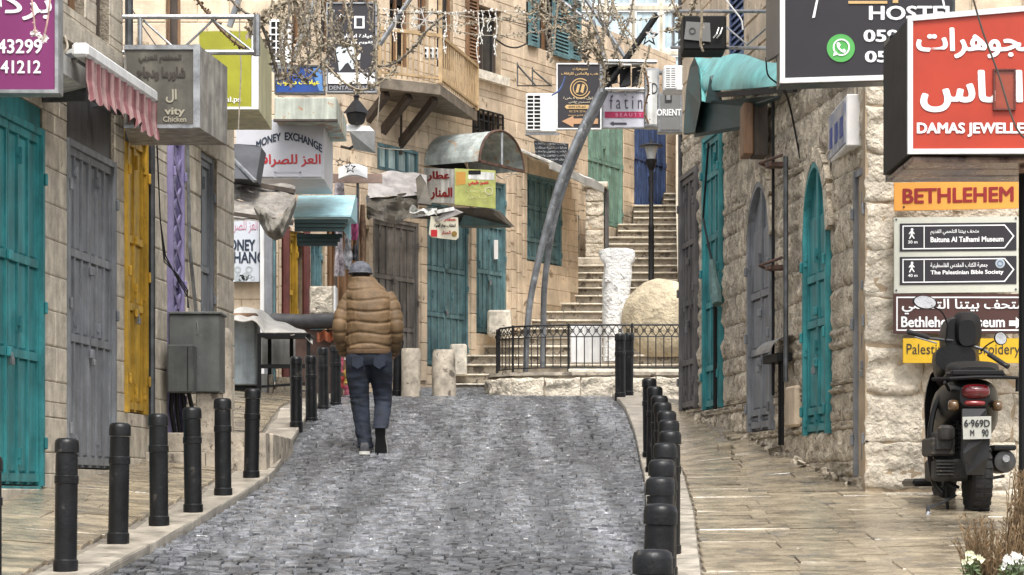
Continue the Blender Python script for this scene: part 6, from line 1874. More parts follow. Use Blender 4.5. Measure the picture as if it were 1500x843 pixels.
def sleeve(sx):
    P0 = [Vector((sx * .155, .03, 1.545)), Vector((sx * .208, .015, 1.47)), Vector((sx * .243, -.015, 1.36)), Vector((sx * .262, -.045, 1.25)), Vector((sx * .262, -.015, 1.15)), Vector((sx * .245, .05, 1.06)), Vector((sx * .222, .105, .99))]
    if sx < 0: P0 = [p + Vector((-.022, 0, 0)) * (k > 1) for k, p in enumerate(P0)]
    rr_ = [.074, .074, .068, .063, .060, .056, .050]
    pts = [Vector(p) for p in spl([tuple(p) + (r,) for p, r in zip(P0, rr_)], 10) and [q[:3] for q in spl([tuple(p) + (r,) for p, r in zip(P0, rr_)], 10)]]
    rad = [q[3] for q in spl([tuple(p) + (r,) for p, r in zip(P0, rr_)], 10)]
    nq = len(pts)
    L = [0]
    for a, b in zip(pts, pts[1:]): L.append(L[-1] + (b - a).length)
    r2 = []
    for k in range(nq):
        ph = (L[k] / .098) % 1; dd = min(ph, 1 - ph) * .098
        r2.append(rad[k] + (1 - math.exp(-(dd / .012) ** 2)) * .010 - (.006 if k > nq - 3 else 0))
    return [mp(*p) for p in pts], r2
for sx in (-1, 1):
    p_, r_ = sleeve(sx); mb.tube(p_, r_, 28)
jo = mb.build('jacket', jk, man, recalc=True)
rm = jo.modifiers.new('r', 'REMESH'); rm.mode = 'VOXEL'; rm.voxel_size = .0062; rm.use_smooth_shade = True
sm = jo.modifiers.new('m', 'SMOOTH'); sm.factor = .5; sm.iterations = 2
bpy.context.view_layer.update(); evaluated(jo, 'jacket')
if not jo.data.materials: jo.data.materials.append(jk)
mb = MB(); mb.grid(lambda A, B: mp(-.072 + (.118 - .012 * B) * math.cos(A * 6.2832), .055 + (.11 - .012 * B) * math.sin(A * 6.2832), 1.665 + .06 * B), 40, 6, back=(0, 0, .004)); mb.build('collar', jk, jo, smooth=True)
mb = MB(); mb.grid(lambda A, B: mp(-.005 + (.214 + .004 * math.sin(B * 3.14)) * math.copysign(abs(math.cos(A * 6.2832)) ** .85, math.cos(A * 6.2832)), -.01 + (.161 + .004 * math.sin(B * 3.14)) * math.copysign(abs(math.sin(A * 6.2832)) ** .85, math.sin(A * 6.2832)), .975 + .05 * B), 80, 4); mb.build('hem_band', M('hem_rib', (.12, .07, .035), .8, .2, 20, .5, 80), jo, smooth=True)

# jeans
jn = M('jeans', (.013, .019, .034), .85, .35, 9, .5, 70, spot=.60, spotc=(.016, .021, .032), sscale=5)
mb = MB()
def leg(keys, seed):
    q = spl([k for k in keys], 12)
    pts = [mp(*k[:3]) for k in q]; rad = []
    n_ = len(q); vs = []; nu = 26
    for j, k in enumerate(q):
        for i in range(nu):
            th = i / nu * 6.2832
            wr = .007 * noise.noise(Vector((th * 1.5 + seed, k[2] * 16, seed))) + .008 * noise.noise(Vector((th * .8, k[2] * 34, seed + 4))) * (1 if k[2] < .35 or .45 < k[2] < .62 else .4)
            vs.append(mp(k[0] + (k[3] + wr) * math.cos(th), k[1] + (k[4] + wr) * math.sin(th), k[2] + .0))
    fs = [(j * nu + i, j * nu + (i + 1) % nu, (j + 1) * nu + (i + 1) % nu, (j + 1) * nu + i) for j in range(n_ - 1) for i in range(nu)]
    fs += [tuple(range(nu)), tuple((n_ - 1) * nu + i for i in range(nu))]
    mb.add(vs, fs)
# left (standing) leg and right (pushing off) leg
leg([(-.095, .0, 1.03, .125, .140), (-.105, -.01, .90, .125, .145), (-.112, 0, .76, .112, .125), (-.100, .02, .60, .098, .10), (-.088, .03, .47, .088, .092), (-.070, .02, .30, .080, .082), (-.045, .0, .14, .074, .08), (-.040, .0, .065, .078, .088)], 1)
leg([(.09, .0, 1.03, .125, .140), (.100, .0, .90, .125, .145), (.112, .03, .76, .112, .120), (.122, .07, .62, .096, .098), (.128, .07, .50, .086, .088), (.125, -.02, .38, .078, .080), (.118, -.10, .30, .076, .078), (.114, -.135, .25, .078, .080)], 9)
mb.add(*loft(lambda A, B: mp(0 + (.19 + .025 * math.sin(B * 3.0)) * math.cos(A * 6.2832), -.005 + (.13 + .03 * math.sin(B * 3)) * math.sin(A * 6.2832), .86 + .18 * B), 40, 8))
tr = mb.build('jeans', jn, man)
rm = tr.modifiers.new('r', 'REMESH'); rm.mode = 'VOXEL'; rm.voxel_size = .009; rm.use_smooth_shade = True
sm = tr.modifiers.new('m', 'SMOOTH'); sm.factor = .5; sm.iterations = 2
bpy.context.view_layer.update(); evaluated(tr, 'jeans')
if not tr.data.materials: tr.data.materials.append(jn)
for sx in (-1, 1):
    MB().add([mp(sx * .105 + dx, -.155 - .002, z) for dx, z in ((-.055, .95), (.055, .95), (.055, .86), (0, .825), (-.055, .86))] + [mp(sx * .105 + dx, -.13, z) for dx, z in ((-.055, .95), (.055, .95), (.055, .86), (0, .825), (-.055, .86))], [(0, 1, 2, 3, 4), (0, 5, 6, 1), (1, 6, 7, 2), (2, 7, 8, 3), (3, 8, 9, 4), (4, 9, 5, 0)]).build('pocket', jn, tr)
# shoes: flat on the ground (left), heel lifted with the dark sole to the camera (right)
sole_b = M('sole_black', (.012, .012, .013), .7, .3, 20, .4, 60); upper = M('shoe_upper', (.05, .05, .055), .6, .3, 14, .3); solew = M('sole_white', (.55, .54, .50), .6, .2, 12, .2)
def shoe(c, pitch, yaw, name='shoe', wh_=True):
    mt = Matrix.Translation(mp(*c)) @ Matrix.Scale(1.13, 4) @ Matrix.Rotation(yaw, 4, 'Z') @ Matrix.Rotation(pitch, 4, 'X')
    out = [(-.036, -.105), (-.040, -.05), (-.036, 0), (-.045, .08), (-.047, .13), (-.034, .175), (0, .192), (.034, .175), (.045, .13), (.043, .08), (.034, 0), (.038, -.05), (.034, -.105), (0, -.122)]
    m1 = MB(); m1.ext([mt @ Vector((x * 1.25, y * 1.03, 0)) for x, y in out], mt.to_3x3() @ Vector((0, 0, .028)))
    s_ = thing_part = m1.build(name, solew if wh_ else sole_b, man)
    m0 = MB(); m0.ext([mt @ Vector((x * 1.16, y * .98, -.004)) for x, y in out], mt.to_3x3() @ Vector((0, 0, .004))); m0.build('sole', sole_b, s_)
    m2 = MB(); nn = len(out)
    vs = []; lv = [(.0, 1.0), (.03, 1.0), (.055, .93), (.075, .8)]
    for h, k in lv:
        for x, y in out:
            hh = h * (1 if y < .05 else max(.45, 1 - (y - .05) * 4.2))
            vs.append(mt @ Vector((x * k, (y * k if y < 0 else y * (k if h < .05 else k)), .027 + hh)))
    m2.add(vs, [(j * nn + i, j * nn + (i + 1) % nn, (j + 1) * nn + (i + 1) % nn, (j + 1) * nn + i) for j in range(len(lv) - 1) for i in range(nn)] + [tuple((len(lv) - 1) * nn + i for i in range(nn))])
    m2.build('upper', upper, s_, smooth=True)
shoe((-.045, -.03, .0), 0, .08)
shoe((.114, -.105, .165), -1.2, -.05)

# ================================================================ SCOOTER
sc = thing('scooter', 'black scooter parked with its back to the camera beneath the wall signs', 'scooter', (3.2, 16.7, gz(3.2, 16.7)))
SY = 16.55
def q(px, py, dy=0): return P(px, py, SY + dy)
plastic = M('black_plastic', (.006, .006, .0065), .38, .3, 6, .12, 40, spec=.3, spot=.66, spotc=(.022, .02, .018), sscale=8)
engine_m = M('engine_grey', (.04, .038, .035), .6, .35, 12, .4, 50, metal=.3, spot=.6, spotc=(.12, .09, .06), sscale=14)
chrome = M('chrome', (.6, .6, .62), .18, .2, 6, .05, metal=.9)
rubber = M('tyre_rubber', (.014, .013, .013), .8, .3, 12, .6, 40)
red_l = M('lamp_red', (.14, .008, .012), .15, .3, 10, .05, coat=.5); amber = M('lamp_amber', (.13, .075, .035), .2, .2, 8, .05, coat=.5)
def wheel(cx_px, y0, y1, w_px, dy, nm):
    a = q(cx_px, y1, dy); b = q(cx_px, y0, dy); r = (b.z - a.z) / 2; c = (a + b) / 2; w = w_px / 211 / 2
    t = MB().lathe(c, [(r * .62, -w * .8), (r * .80, -w), (r * .95, -w * .85), (r, -w * .4), (r, w * .4), (r * .95, w * .85), (r * .80, w), (r * .62, w * .8)], 32, axis='x')
    wh_ = t.build(nm, rubber, sc, smooth=True)
    tr_ = MB()
    for k in range(26):
        th = k / 26 * 6.2832
        for s_ in (-1, 1):
            p = c + Vector((s_ * w * .45, r * 1.0 * math.cos(th), r * 1.0 * math.sin(th)))
            tr_.obox(p, (w * .4, 0, 0), Vector((0, -math.sin(th), math.cos(th))) * .012, Vector((0, math.cos(th), math.sin(th))) * .005)
    tr_.build('tread', rubber, wh_)
    MB().lathe(c, [(r * .2, -w * .7), (r * .6, -w * .6), (r * .62, -w * .5), (r * .62, w * .5), (r * .6, w * .6), (r * .2, w * .7)], 20, axis='x').build('rim', engine_m, wh_, smooth=True)
    return wh_
wheel(1431, 640, 757, 29, .28, 'rear_wheel')
wheel(1383, 640, 745, 24, 1.42, 'front_wheel')
# tail body: lofted shell
def shell(secs, nm, mat, par=sc, n=22, pw=.7):
    vs = []
    for (px, py, w, h, dy) in secs:
        c = q(px, py, dy); a = w / 2 / 211; b = h / 2 / 211
        for k in range(n):
            th = k / n * 6.2832; c_, s_ = math.cos(th), math.sin(th)
            vs.append(c + Vector((a * math.copysign(abs(c_) ** pw, c_), 0, b * math.copysign(abs(s_) ** pw, s_))))
    N = len(secs)
    fs = [(j * n + k, j * n + (k + 1) % n, (j + 1) * n + (k + 1) % n, (j + 1) * n + k) for j in range(N - 1) for k in range(n)] + [tuple(range(n)), tuple((N - 1) * n + k for k in range(n))]
    mb = MB(); mb.add(vs, fs); return mb.build(nm, mat, par, smooth=True)
shell([(1428, 580, 44, 34, -.02), (1427, 582, 62, 50, .05), (1422, 590, 82, 70, .2), (1416, 600, 96, 88, .42), (1412, 605, 98, 92, .6), (1400, 620, 80, 90, .75)], 'tail_body', plastic)
shell([(1432, 545, 54, 14, -.04), (1428, 543, 72, 22, .1), (1424, 542, 80, 26, .4), (1418, 545, 70, 26, .7)], 'seat', black_matte, pw=.6)
# luggage rack and grab rails
rk = MB(); rk.tube([q(1366, 556, .05), q(1392, 555, -.06), q(1430, 553, -.1), (q(1466, 553, -.06)), q(1490, 554, .05), q(1490, 574, .05)], .013, 7)
rk.tube([q(1384, 553, .3), q(1388, 548, -.02), q(1470, 548, -.02), q(1474, 553, .3)], .012, 7).tube([q(1384, 560, -.04), q(1390, 572, .1)], .012, 6)
rk.box(q(1392, 0).x, q(1468, 0).x, SY - .06, SY + .2, q(0, 551).z, q(0, 543).z, c=.008)
rk.build('luggage_rack', black_matte, sc, smooth=False)
# tail lamp, indicators, plate, fender
def lamp(px, py, w, h, dy, mat, nm, d=.05):
    vs = MB(); c = q(px, py, dy); a = w / 422; b = h / 422; n = 20
    vs.grid(lambda A, B: c + Vector((a * math.sin(B * 1.57) * math.copysign(abs(math.cos(A * 6.2832)) ** .7, math.cos(A * 6.2832)), -d * math.cos(B * 1.57), b * math.sin(B * 1.57) * math.copysign(abs(math.sin(A * 6.2832)) ** .7, math.sin(A * 6.2832)))), n, 6)
    return vs.build(nm, mat, sc, smooth=True)
lamp(1429, 574, 42, 22, -.01, red_l, 'tail_lamp', .06)
lamp(1428, 591, 31, 9, -.02, M('reflector_red', (.22, .02, .02), .2, .1, 10, 0, coat=.5), 'reflector', .03)
lamp(1397, 594, 17, 17, .04, amber, 'indicator'); lamp(1461, 595, 16, 16, .04, amber, 'indicator')
MB().ext([q(1410, 599, -.05), q(1445, 599, -.05), q(1450, 640, -.09), q(1449, 668, -.1), q(1441, 696, -.02), q(1416, 696, -.02), q(1408, 668, -.1), q(1409, 640, -.09)], (0, .03, 0)).build('mudguard', M('mudguard', (.018, .018, .019), .45, .2, 6, .1), sc)
f = facing(SY - .115)
pt2 = MB().ext([f(1410, 611), f(1452, 610), f(1452, 643), f(1411, 644)], (0, .008, 0)).build('number_plate', flat_mat('plate_white', (196, 196, 186)), sc)
write('6·969D', f, 1412, 615, 1450, 626, K_, pt2, .03)
write('M', f, 1421, 630, 1427, 639, K_, pt2, .03); write('90', f, 1438, 629, 1448, 640, K_, pt2, .03)
# engine, shock absorber, exhaust
eg = MB()
eg.box(q(1374, 0).x, q(1428, 0).x, SY + .15, SY + .55, q(0, 705).z, q(0, 672).z, c=.02)
eg.box(q(1368, 0).x, q(1404, 0).x, SY + .12, SY + .5, q(0, 668).z, q(0, 640).z, c=.015)
eg.box(q(1374, 0).x, q(1398, 0).x, SY + .10, SY + .45, q(0, 660).z, q(0, 632).z, c=.012)
eo = eg.build('engine', engine_m, sc)
MB().lathe(q(1386, 640, .1), [(.055, -.02), (.06, .0), (.06, .06), (.04, .08)], 16, axis='z').build('air_filter', engine_m, eo, smooth=True)
for k in range(5): MB().box(q(1376, 0).x, q(1402, 0).x, SY + .105, SY + .13, q(0, 676 + k * 5).z, q(0, 674 + k * 5).z).build('fin', engine_m, eo)
sp = MB()
pts = [q(1401 + 4 * t / 60, 606 + 56 * t / 60, .18) + Vector((.024 * math.cos(t * .9), .024 * math.sin(t * .9), 0)) for t in range(61)]
sp.tube(pts, .007, 5).tube([q(1401, 600, .18), q(1406, 668, .18)], .012, 8); sp.build('shock_absorber', black_matte, sc, smooth=True)
ex = MB().lathe(q(1473, 676, .05), [(.0, .0), (.035, .0), (.075, .01), (.082, .04), (.085, .30), (.07, .42)], 20, axis='y').build('exhaust', M('exhaust', (.07, .068, .066), .45, .3, 9, .2, metal=.5), sc, smooth=True)
MB().lathe(q(1474, 672, .03), [(.022, -.0), (.026, .0), (.026, .03)], 12, axis='y').build('tip', chrome, ex)
MB().beam(q(1445, 702, .1), q(1470, 698, .15), .03, .02).build('bracket', engine_m, ex)
MB().box(q(1456, 0).x, q(1490, 0).x, SY + .02, SY + .36, q(0, 660).z, q(0, 652).z, c=.01).build('heat_shield', plastic, ex)
# front leg shield and front fender, further from the camera
def fs_(A, B):
    y = lerp([(0, 536), (.3, 570), (.6, 640), (1, 705)], B)
    w = lerp([(0, 18), (.1, 42), (.4, 56), (.8, 48), (1, 24)], B)
    return P(1386 + (A - .5) * w - 4 * math.sin(B * 3), y, SY + 1.12 + .16 * (1 - (2 * A - 1) ** 2) - .15 * (B > 2) + .1 * B)
MB().grid(fs_, 14, 18, back=(0, .03, 0)).build('leg_shield', plastic, sc, smooth=True)
shell([(1394, 640, 62, 100, .75), (1392, 660, 66, 80, .9), (1388, 680, 50, 50, 1.1)], 'under_body', plastic)
MB().box(q(1362, 0).x, q(1410, 0).x, SY + .7, SY + 1.2, q(0, 712).z, q(0, 700).z, c=.02).build('footboard', plastic, sc)
# cowl, windscreen hump, handlebar
shell([(1404, 495, 40, 60, .88), (1405, 495, 58, 66, .98), (1406, 498, 64, 72, 1.08), (1404, 505, 60, 70, 1.2)], 'handlebar_cowl', plastic)
shell([(1417, 488, 26, 40, .82), (1417, 484, 44, 52, .9), (1415, 482, 46, 54, 1.0), (1412, 484, 34, 44, 1.1)], 'headlamp_hood', black_matte)
shell([(1400, 525, 62, 40, .85), (1400, 530, 74, 46, .95), (1400, 545, 66, 60, 1.1)], 'steering_column', plastic)
hb_ = MB(); hb_.tube([q(1331, 487, .75), q(1362, 496, .8), q(1400, 500, .9), q(1440, 512, .85), q(1474, 536, .7)], .011, 8); hb_.build('handlebar', steel_dark, sc, smooth=True)
for a, b in (((1329, 486, .74), (1360, 495, .79)), ((1448, 519, .8), (1477, 538, .7))):
    MB().tube([q(*a), q(*b)], .018, 10).build('grip', rubber, sc, smooth=True)
MB().tube([q(1340, 494, .7), q(1372, 503, .74)], .006, 6).build('brake_lever', steel, sc)
for st_, c, rr2 in ((spl([(1385, 500, .85), (1388, 478, .82), (1380, 458, .8), (1364, 448, .78)]), (1355, 443, .78), (16, 9, -.15)), (spl([(1436, 515, .85), (1446, 506, .82), (1456, 500, .8)]), (1466, 496, .8), (8, 9, .5))):
    m_ = MB().tube([q(*p) for p in st_], .006, 6).build('mirror', black_matte, sc, smooth=True)
    n = 20; C0 = q(*c); a, b, rot = rr2
    e = [C0 + Vector(((a * math.cos(t) * math.cos(rot) - b * math.sin(t) * math.sin(rot)) / 203, 0, (a * math.cos(t) * math.sin(rot) + b * math.sin(t) * math.cos(rot)) / 203)) for t in [i / n * 6.2832 for i in range(n)]]
    MB().ext([v + (v - C0) * .12 for v in e], (0, .03, 0)).build('mirror_shell', black_matte, m_)
    MB().ext([v + Vector((0, -.003, 0)) for v in e], (0, .004, 0)).build('mirror_glass', chrome, m_)
ks = MB(); ks.tube([q(1400, 726, .3), q(1380, 737, .1), q(1360, 744, -.05)], .010, 7).tube([q(1360, 740, -.05), q(1359, 755, -.05)], .014, 7); ks.build('kickstand', steel_dark, sc, smooth=True)
MB().tube([q(1361, 750, -.06), q(1358, 757, -.06)], .018, 8).build('stand_foot', chrome, sc)
MB().tube([q(1387, 712, .3), q(1388, 752, .3)], .012, 7).tube([q(1378, 700, .3), q(1405, 715, .3)], .012, 7).build('centre_stand', black_matte, sc)
MB().tube(spl([tuple(q(*p)) for p in ((1395, 560, .4), (1372, 590, .35), (1362, 640, .3), (1366, 700, .3), (1380, 722, .3))]), .02, 8).build('side_frame', plastic, sc, smooth=True)
# ================================================================ GARLANDS, LIGHT STRINGS, CABLES
gar_a = M('garland_beige', (.32, .27, .195), .8, .35, 30, .3, 60, rand=.1)
gar_b = M('garland_grey', (.22, .19, .15), .85, .4, 30, .3, 60, rand=.1)
gar_c = M('garland_brown', (.17, .11, .065), .85, .4, 30, .3, 60)
bulb_w = M('bulb_white', (.75, .73, .68), .3, .1, 20, 0)
cordm = M('cord_pale', (.34, .30, .24), .7, .2, 20, .1)
def strand(name, label, cat, pts, r, mat, leaf=.05, dens=60, spread=.05, group=None, bulbs=False, cord=None, n=8, flat=False):
    ps = [P(*p) for p in spl(pts, n)]
    t = thing(name, label, cat, ps[0], group)
    MB().tube(ps, r, 5).build('cord', cord or mat, t)
    L = sum((b - a).length for a, b in zip(ps, ps[1:]))
    N = int(L * dens)
    mb = MB(); 
    for k in range(N):
        f_ = R.random() * (len(ps) - 1); i = int(f_); p = ps[i] + (ps[i + 1] - ps[i]) * (f_ - i)
        d = Vector((R.gauss(0, 1), R.gauss(0, 1), R.gauss(0, 1))).normalized()
        if bulbs:
            c = p + d * spread * .5; s_ = leaf * R.uniform(.6, 1.1)
            mb.add([c + Vector((s_, 0, 0)), c - Vector((s_, 0, 0)), c + Vector((0, s_, 0)), c - Vector((0, s_, 0)), c + Vector((0, 0, s_ * 1.5)), c - Vector((0, 0, s_ * 1.5))],
                   [(0, 2, 4), (2, 1, 4), (1, 3, 4), (3, 0, 4), (2, 0, 5), (1, 2, 5), (3, 1, 5), (0, 3, 5)])
        else:
            e = d.cross(Vector((R.gauss(0, 1), R.gauss(0, 1), R.gauss(0, 1)))).normalized()
            l_ = leaf * R.uniform(.6, 1.3); b_ = p + d * spread * R.random() * .4
            c = b_ + d * l_
            mb.add([b_, b_ + d * l_ * .5 + e * l_ * .28, c, b_ + d * l_ * .5 - e * l_ * .28], [(0, 1, 2, 3)])
    if mb.v: mb.build('bulbs' if bulbs else 'leaves', mat, t, recalc=False, kind='stuff')
    return t
G1 = 'garlands tangled above the left side'
strand('garland', 'dark knotted garland slanting down in front of the lime sign', 'garland', [(283, -8, 20), (300, 15, 20), (322, 42, 20), (346, 64, 20), (372, 80, 20)], .012, gar_c, .035, 130, .03)
strand('garland', 'thin knotted garland from the frame corner to the top edge, beside the lime sign', 'garland', [(332, -8, 20), (348, 10, 20), (362, 20, 20), (378, 28, 20)], .012, gar_b, .035, 130, .03)
strand('garland', 'thick beige garland swag ending in a knot at the pipe frame corner', 'garland', [(462, -12, 20.5), (430, -2, 20.3), (402, 14, 20.2), (380, 30, 20.1), (364, 44, 20)], .022, gar_a, .06, 260, .07)
strand('garland', 'beige garland dropping steeply from the frame corner knot past the lime sign edge', 'garland', [(378, 28, 20.2), (388, 48, 20.2), (396, 72, 20.3), (404, 100, 20.4), (410, 118, 20.4)], .015, gar_b, .045, 170, .05)
tw = ['leftmost', 'second', 'third', 'fourth', 'fifth', 'sixth', 'seventh', 'eighth', 'ninth', 'tenth', 'eleventh']
xs = [408, 420, 431, 443, 452, 463, 476, 487, 500, 515, 546]
for k, x in enumerate(xs):
    e = [120, 108, 132, 95, 112, 80, 104, 92, 70, 60, 120][k]
    strand('garland', '%s of the beige garlands hanging straight down before the black tooth sign' % tw[k], 'garland', [(x + R.uniform(-6, 6), -10, 24 + k * .2), (x + R.uniform(-5, 5), e * .3, 24 + k * .2), (x + R.uniform(-6, 6), e * .65, 24 + k * .2), (x + R.uniform(-8, 8), e, 24 + k * .2)], .008, (gar_a, gar_b, gar_c)[k % 3], .045, 90, .05)
sw = [([(412, 118, 24), (440, 96, 24), (470, 70, 24), (494, 62, 24), (530, 72, 24)], 'rising from the blue sign towards the black tooth sign'),
      ([(430, 100, 23.5), (446, 118, 23.5), (470, 96, 23.5), (486, 70, 23.5), (505, 30, 23.5), (520, -8, 23.5)], 'looping under the blue sign up to the top edge'),
      ([(474, 92, 24.5), (500, 118, 24.5), (528, 132, 24.5), (556, 122, 24.5), (580, 100, 24.5)], 'drooping across the white band of the tooth sign'),
      ([(490, 30, 25), (505, 62, 25), (515, 84, 25), (538, 112, 25), (552, 92, 25)], 'crossing the tooth emblem'),
      ([(404, 20, 24), (420, 50, 24), (414, 84, 24), (424, 120, 24)], 'close to the black-grilled air conditioner'),
      ([(556, 98, 26), (580, 92, 26), (606, 70, 26), (625, 46, 26), (652, 22, 26)], 'curving up over the balcony rail')]
for pts, w_ in sw: strand('garland', 'beige garland strand ' + w_, 'garland', pts, .012, R.choice((gar_a, gar_b)), .05, 130, .05)
for k in range(16):
    x = R.uniform(385, 555); e = R.uniform(40, 135); w = R.uniform(-30, 30)
    strand('garland', 'thin beige garland strand lost in the tangle over the left signs', 'garland', [(x, -10, 23 + k * .1), (x + w * .3 + R.uniform(-8, 8), e * .35, 23 + k * .1), (x + w * .7 + R.uniform(-8, 8), e * .7, 23 + k * .1), (x + w, e, 23 + k * .1)], .009, (gar_a, gar_b, gar_a)[k % 3], .035, 120, .04, group='indistinct garlands over the left signs')
for k in range(10):
    x = R.uniform(770, 900); e = R.uniform(30, 110); w = R.uniform(-25, 45)
    strand('garland', 'thin beige garland strand lost in the tangle above the gold-lettered sign', 'garland', [(x, -10, 27.5 + k * .1), (x + w * .3 + R.uniform(-8, 8), e * .35, 27.5 + k * .1), (x + w * .7 + R.uniform(-8, 8), e * .7, 27.5 + k * .1), (x + w, e, 27.5 + k * .1)], .010, (gar_a, gar_b)[k % 2], .035, 120, .04, group='indistinct garlands above the centre')
for k, (x0, y0, x1, y1, w_) in enumerate(((560, 30, 800, 12, 'shallowest'), (590, 8, 900, 20, 'middle'), (640, 40, 840, 34, 'lowest'), (885, 20, 1000, 8, 'rightmost'))):
    strand('light_string', '%s of the thin beige light strings stretched across the top centre' % w_, 'light string', [(x0, y0, 28), ((x0 * 2 + x1) / 3, (y0 * 2 + y1) / 3 + 14, 28), ((x0 + 2 * x1) / 3, (y0 + 2 * y1) / 3 + 13, 28), (x1, y1, 28)], .005, gar_a, .014, 40, .05, bulbs=True, cord=cordm)
# snowflake ornament and icicle lights at the balcony
sn = thing('snowflake_light', 'white wire snowflake ornament strung before the balcony', 'ornament', P(622, 34, 27))
f = facing(27)
for k in range(6):
    th = k * math.pi / 3 + .2
    e = (622 + 17 * math.cos(th), 30 + 17 * math.sin(th))
    m_ = MB().tube([f(622, 30), f(*e)], .006, 5)
    for d_ in (-.5, .5):
        m = (622 + 10 * math.cos(th), 30 + 10 * math.sin(th)); m_.tube([f(*m), f(m[0] + 7 * math.cos(th + d_), m[1] + 7 * math.sin(th + d_))], .005, 4)
    m_.build('arm', M('silver_wire%d' % k, (.5, .5, .48), .4), sn)
t = strand('light_string', 'pale horizontal light string with icicle drops running above the balcony', 'light string', [(560, 14, 27), (600, 17, 27), (660, 19, 27), (720, 16, 27), (770, 20, 27)], .005, bulb_w, .012, 30, .03, bulbs=True, cord=cordm)
for x, l in ((566, 30), (578, 44), (590, 30), (606, 24), (652, 62), (668, 34), (700, 76), (706, 48), (716, 30), (726, 66)):
    p = spl([(x, 17, 27), (x + 2, 17 + l * .4, 27), (x - 2, 17 + l * .7, 27), (x + 1, 17 + l, 27)], 5)
    ps = [P(*q_) for q_ in p]; mb = MB(); mb.tube(ps, .004, 4)
    for k in range(int(l / 4)):
        c = P(x + R.uniform(-3, 3), 17 + l * R.random(), 27); s_ = .009
        mb.add([c + Vector((s_, 0, 0)), c - Vector((s_, 0, 0)), c + Vector((0, s_, 0)), c - Vector((0, s_, 0)), c + Vector((0, 0, s_ * 1.6)), c - Vector((0, 0, s_ * 1.6))], [(0, 2, 4), (2, 1, 4), (1, 3, 4), (3, 0, 4), (2, 0, 5), (1, 2, 5), (3, 1, 5), (0, 3, 5)])
    mb.build('icicle', bulb_w, t, recalc=False)
# dense cluster above the black portrait sign
cl_ = [([(770, -8, 28), (786, 14, 28), (800, 30, 28), (812, 44, 28)], 'from the top edge past the shutters'),
       ([(800, -8, 28), (806, 20, 28), (800, 48, 28), (806, 72, 28)], 'hanging before the open shutter window'),
       ([(815, -8, 28.5), (828, 18, 28.5), (838, 40, 28.5), (858, 62, 28.5), (880, 92, 28.5)], 'running down to the arch tip'),
       ([(840, -8, 28.2), (842, 22, 28.2), (836, 50, 28.2), (848, 72, 28.2), (862, 88, 28.2)], 'thickest, bunched left of the arch'),
       ([(900, -8, 28.4), (892, 25, 28.4), (884, 55, 28.4), (876, 88, 28.4)], 'hanging left of the black star'),
       ([(872, -8, 28.4), (866, 24, 28.4), (862, 50, 28.4), (856, 76, 28.4)], 'before the pale glazed building'),
       ([(868, 66, 28.3), (880, 84, 28.3), (886, 104, 28.3), (884, 128, 28.3)], 'wrapped down the arch tip'),
       ([(928, -8, 28.4), (922, 28, 28.4), (908, 60, 28.4), (898, 88, 28.4)], 'slanting from top to the floodlights'),
       ([(824, 40, 28), (850, 56, 28), (870, 48, 28), (852, 66, 28), (838, 52, 28)], 'knotted into a loop above the gold-lettered sign'),
       ([(786, 10, 28), (812, 26, 28), (836, 30, 28), (862, 40, 28)], 'sagging across the shutter tops'),
       ([(755, 10, 28), (775, 22, 28), (790, 8, 28), (800, -8, 28)], 'shallow, left of the shutters')]
for k, (pts, w_) in enumerate(cl_): strand('garland', 'beige tinsel garland ' + w_, 'garland', pts, .012, (gar_a, gar_b)[k % 2], .055 if k in (2, 3, 6, 8) else .04, 240 if k in (2, 3, 6, 8) else 120, .09 if k in (2, 3, 6, 8) else .04)
ri = [([(980, -8, 22), (990, 14, 22), (1000, 34, 22)], 'bunched over the left end of the right pipe frame', 220, .05),
      ([(1022, -8, 22), (1010, 22, 22), (992, 40, 22), (972, 46, 22)], 'swinging left from the pipe frame to the star', 160, .04),
      ([(1026, -8, 21.2), (1028, 30, 21.2), (1026, 62, 21.2), (1030, 76, 21.2)], 'thin, hanging over the charcoal box', 50, .03),
      ([(952, 66, 24), (948, 84, 24), (940, 104, 24), (936, 130, 24)], 'short, dangling under the black star', 90, .035),
      ([(944, 100, 24), (950, 130, 24), (944, 160, 24), (950, 182, 24)], 'brown twisted, over the pink-banded sign', 60, .03)]
for k, (pts, w_, d_, l_) in enumerate(ri): strand('garland', 'pale garland ' + w_, 'garland', pts, .011, gar_c if k == 4 else gar_a, l_, d_, .05)
pk = M('string_pink', (.50, .32, .28), .7, .3, 20, .2)
for k, pts in enumerate(([(46, -6, 14.9), (49, 22, 14.9), (52, 50, 14.9)], [(74, -6, 14.9), (70, 28, 14.9), (64, 58, 14.9)])):
    t = strand('ribbon', ('left' if k == 0 else 'right') + ' pinkish string with a knotted rosette hanging over the purple sign', 'ribbon', pts, .006, pk, .02, 30, .02)
    c = P(*pts[-1]); mb = MB()
    for i in range(24):
        d = Vector((R.gauss(0, 1), R.gauss(0, 1), R.gauss(0, 1))).normalized(); e = d.orthogonal().normalized()
        mb.add([c, c + d * .03 + e * .008, c + d * .035, c + d * .03 - e * .008], [(0, 1, 2, 3)])
    mb.build('rosette', bulb_w, t, recalc=False)
def cable(label, pts, r=.007, m=None):
    MB().tube([P(*p) for p in spl(pts, 8)], r, 5).build('cable', m or black_matte, label=label, cat='cable')
cable('black cable crossing the face of the orange-red sign', [(1424, -6, 13.6), (1440, 48, 13.6), (1462, 108, 13.6), (1478, 160, 13.6), (1490, 190, 13.6), (1503, 205, 13.6)], .006, wood_dark)
cable('dark cable sagging from the shuttered window to the right shutters', [(726, 58, 33), (742, 68, 33.5), (757, 70, 34), (772, 64, 34.5)], .012)
cable('thin dark cable stretched below the light string to the teal shutters', [(560, 22, 30), (640, 20, 30), (710, 24, 31), (775, 38, 32)], .006)
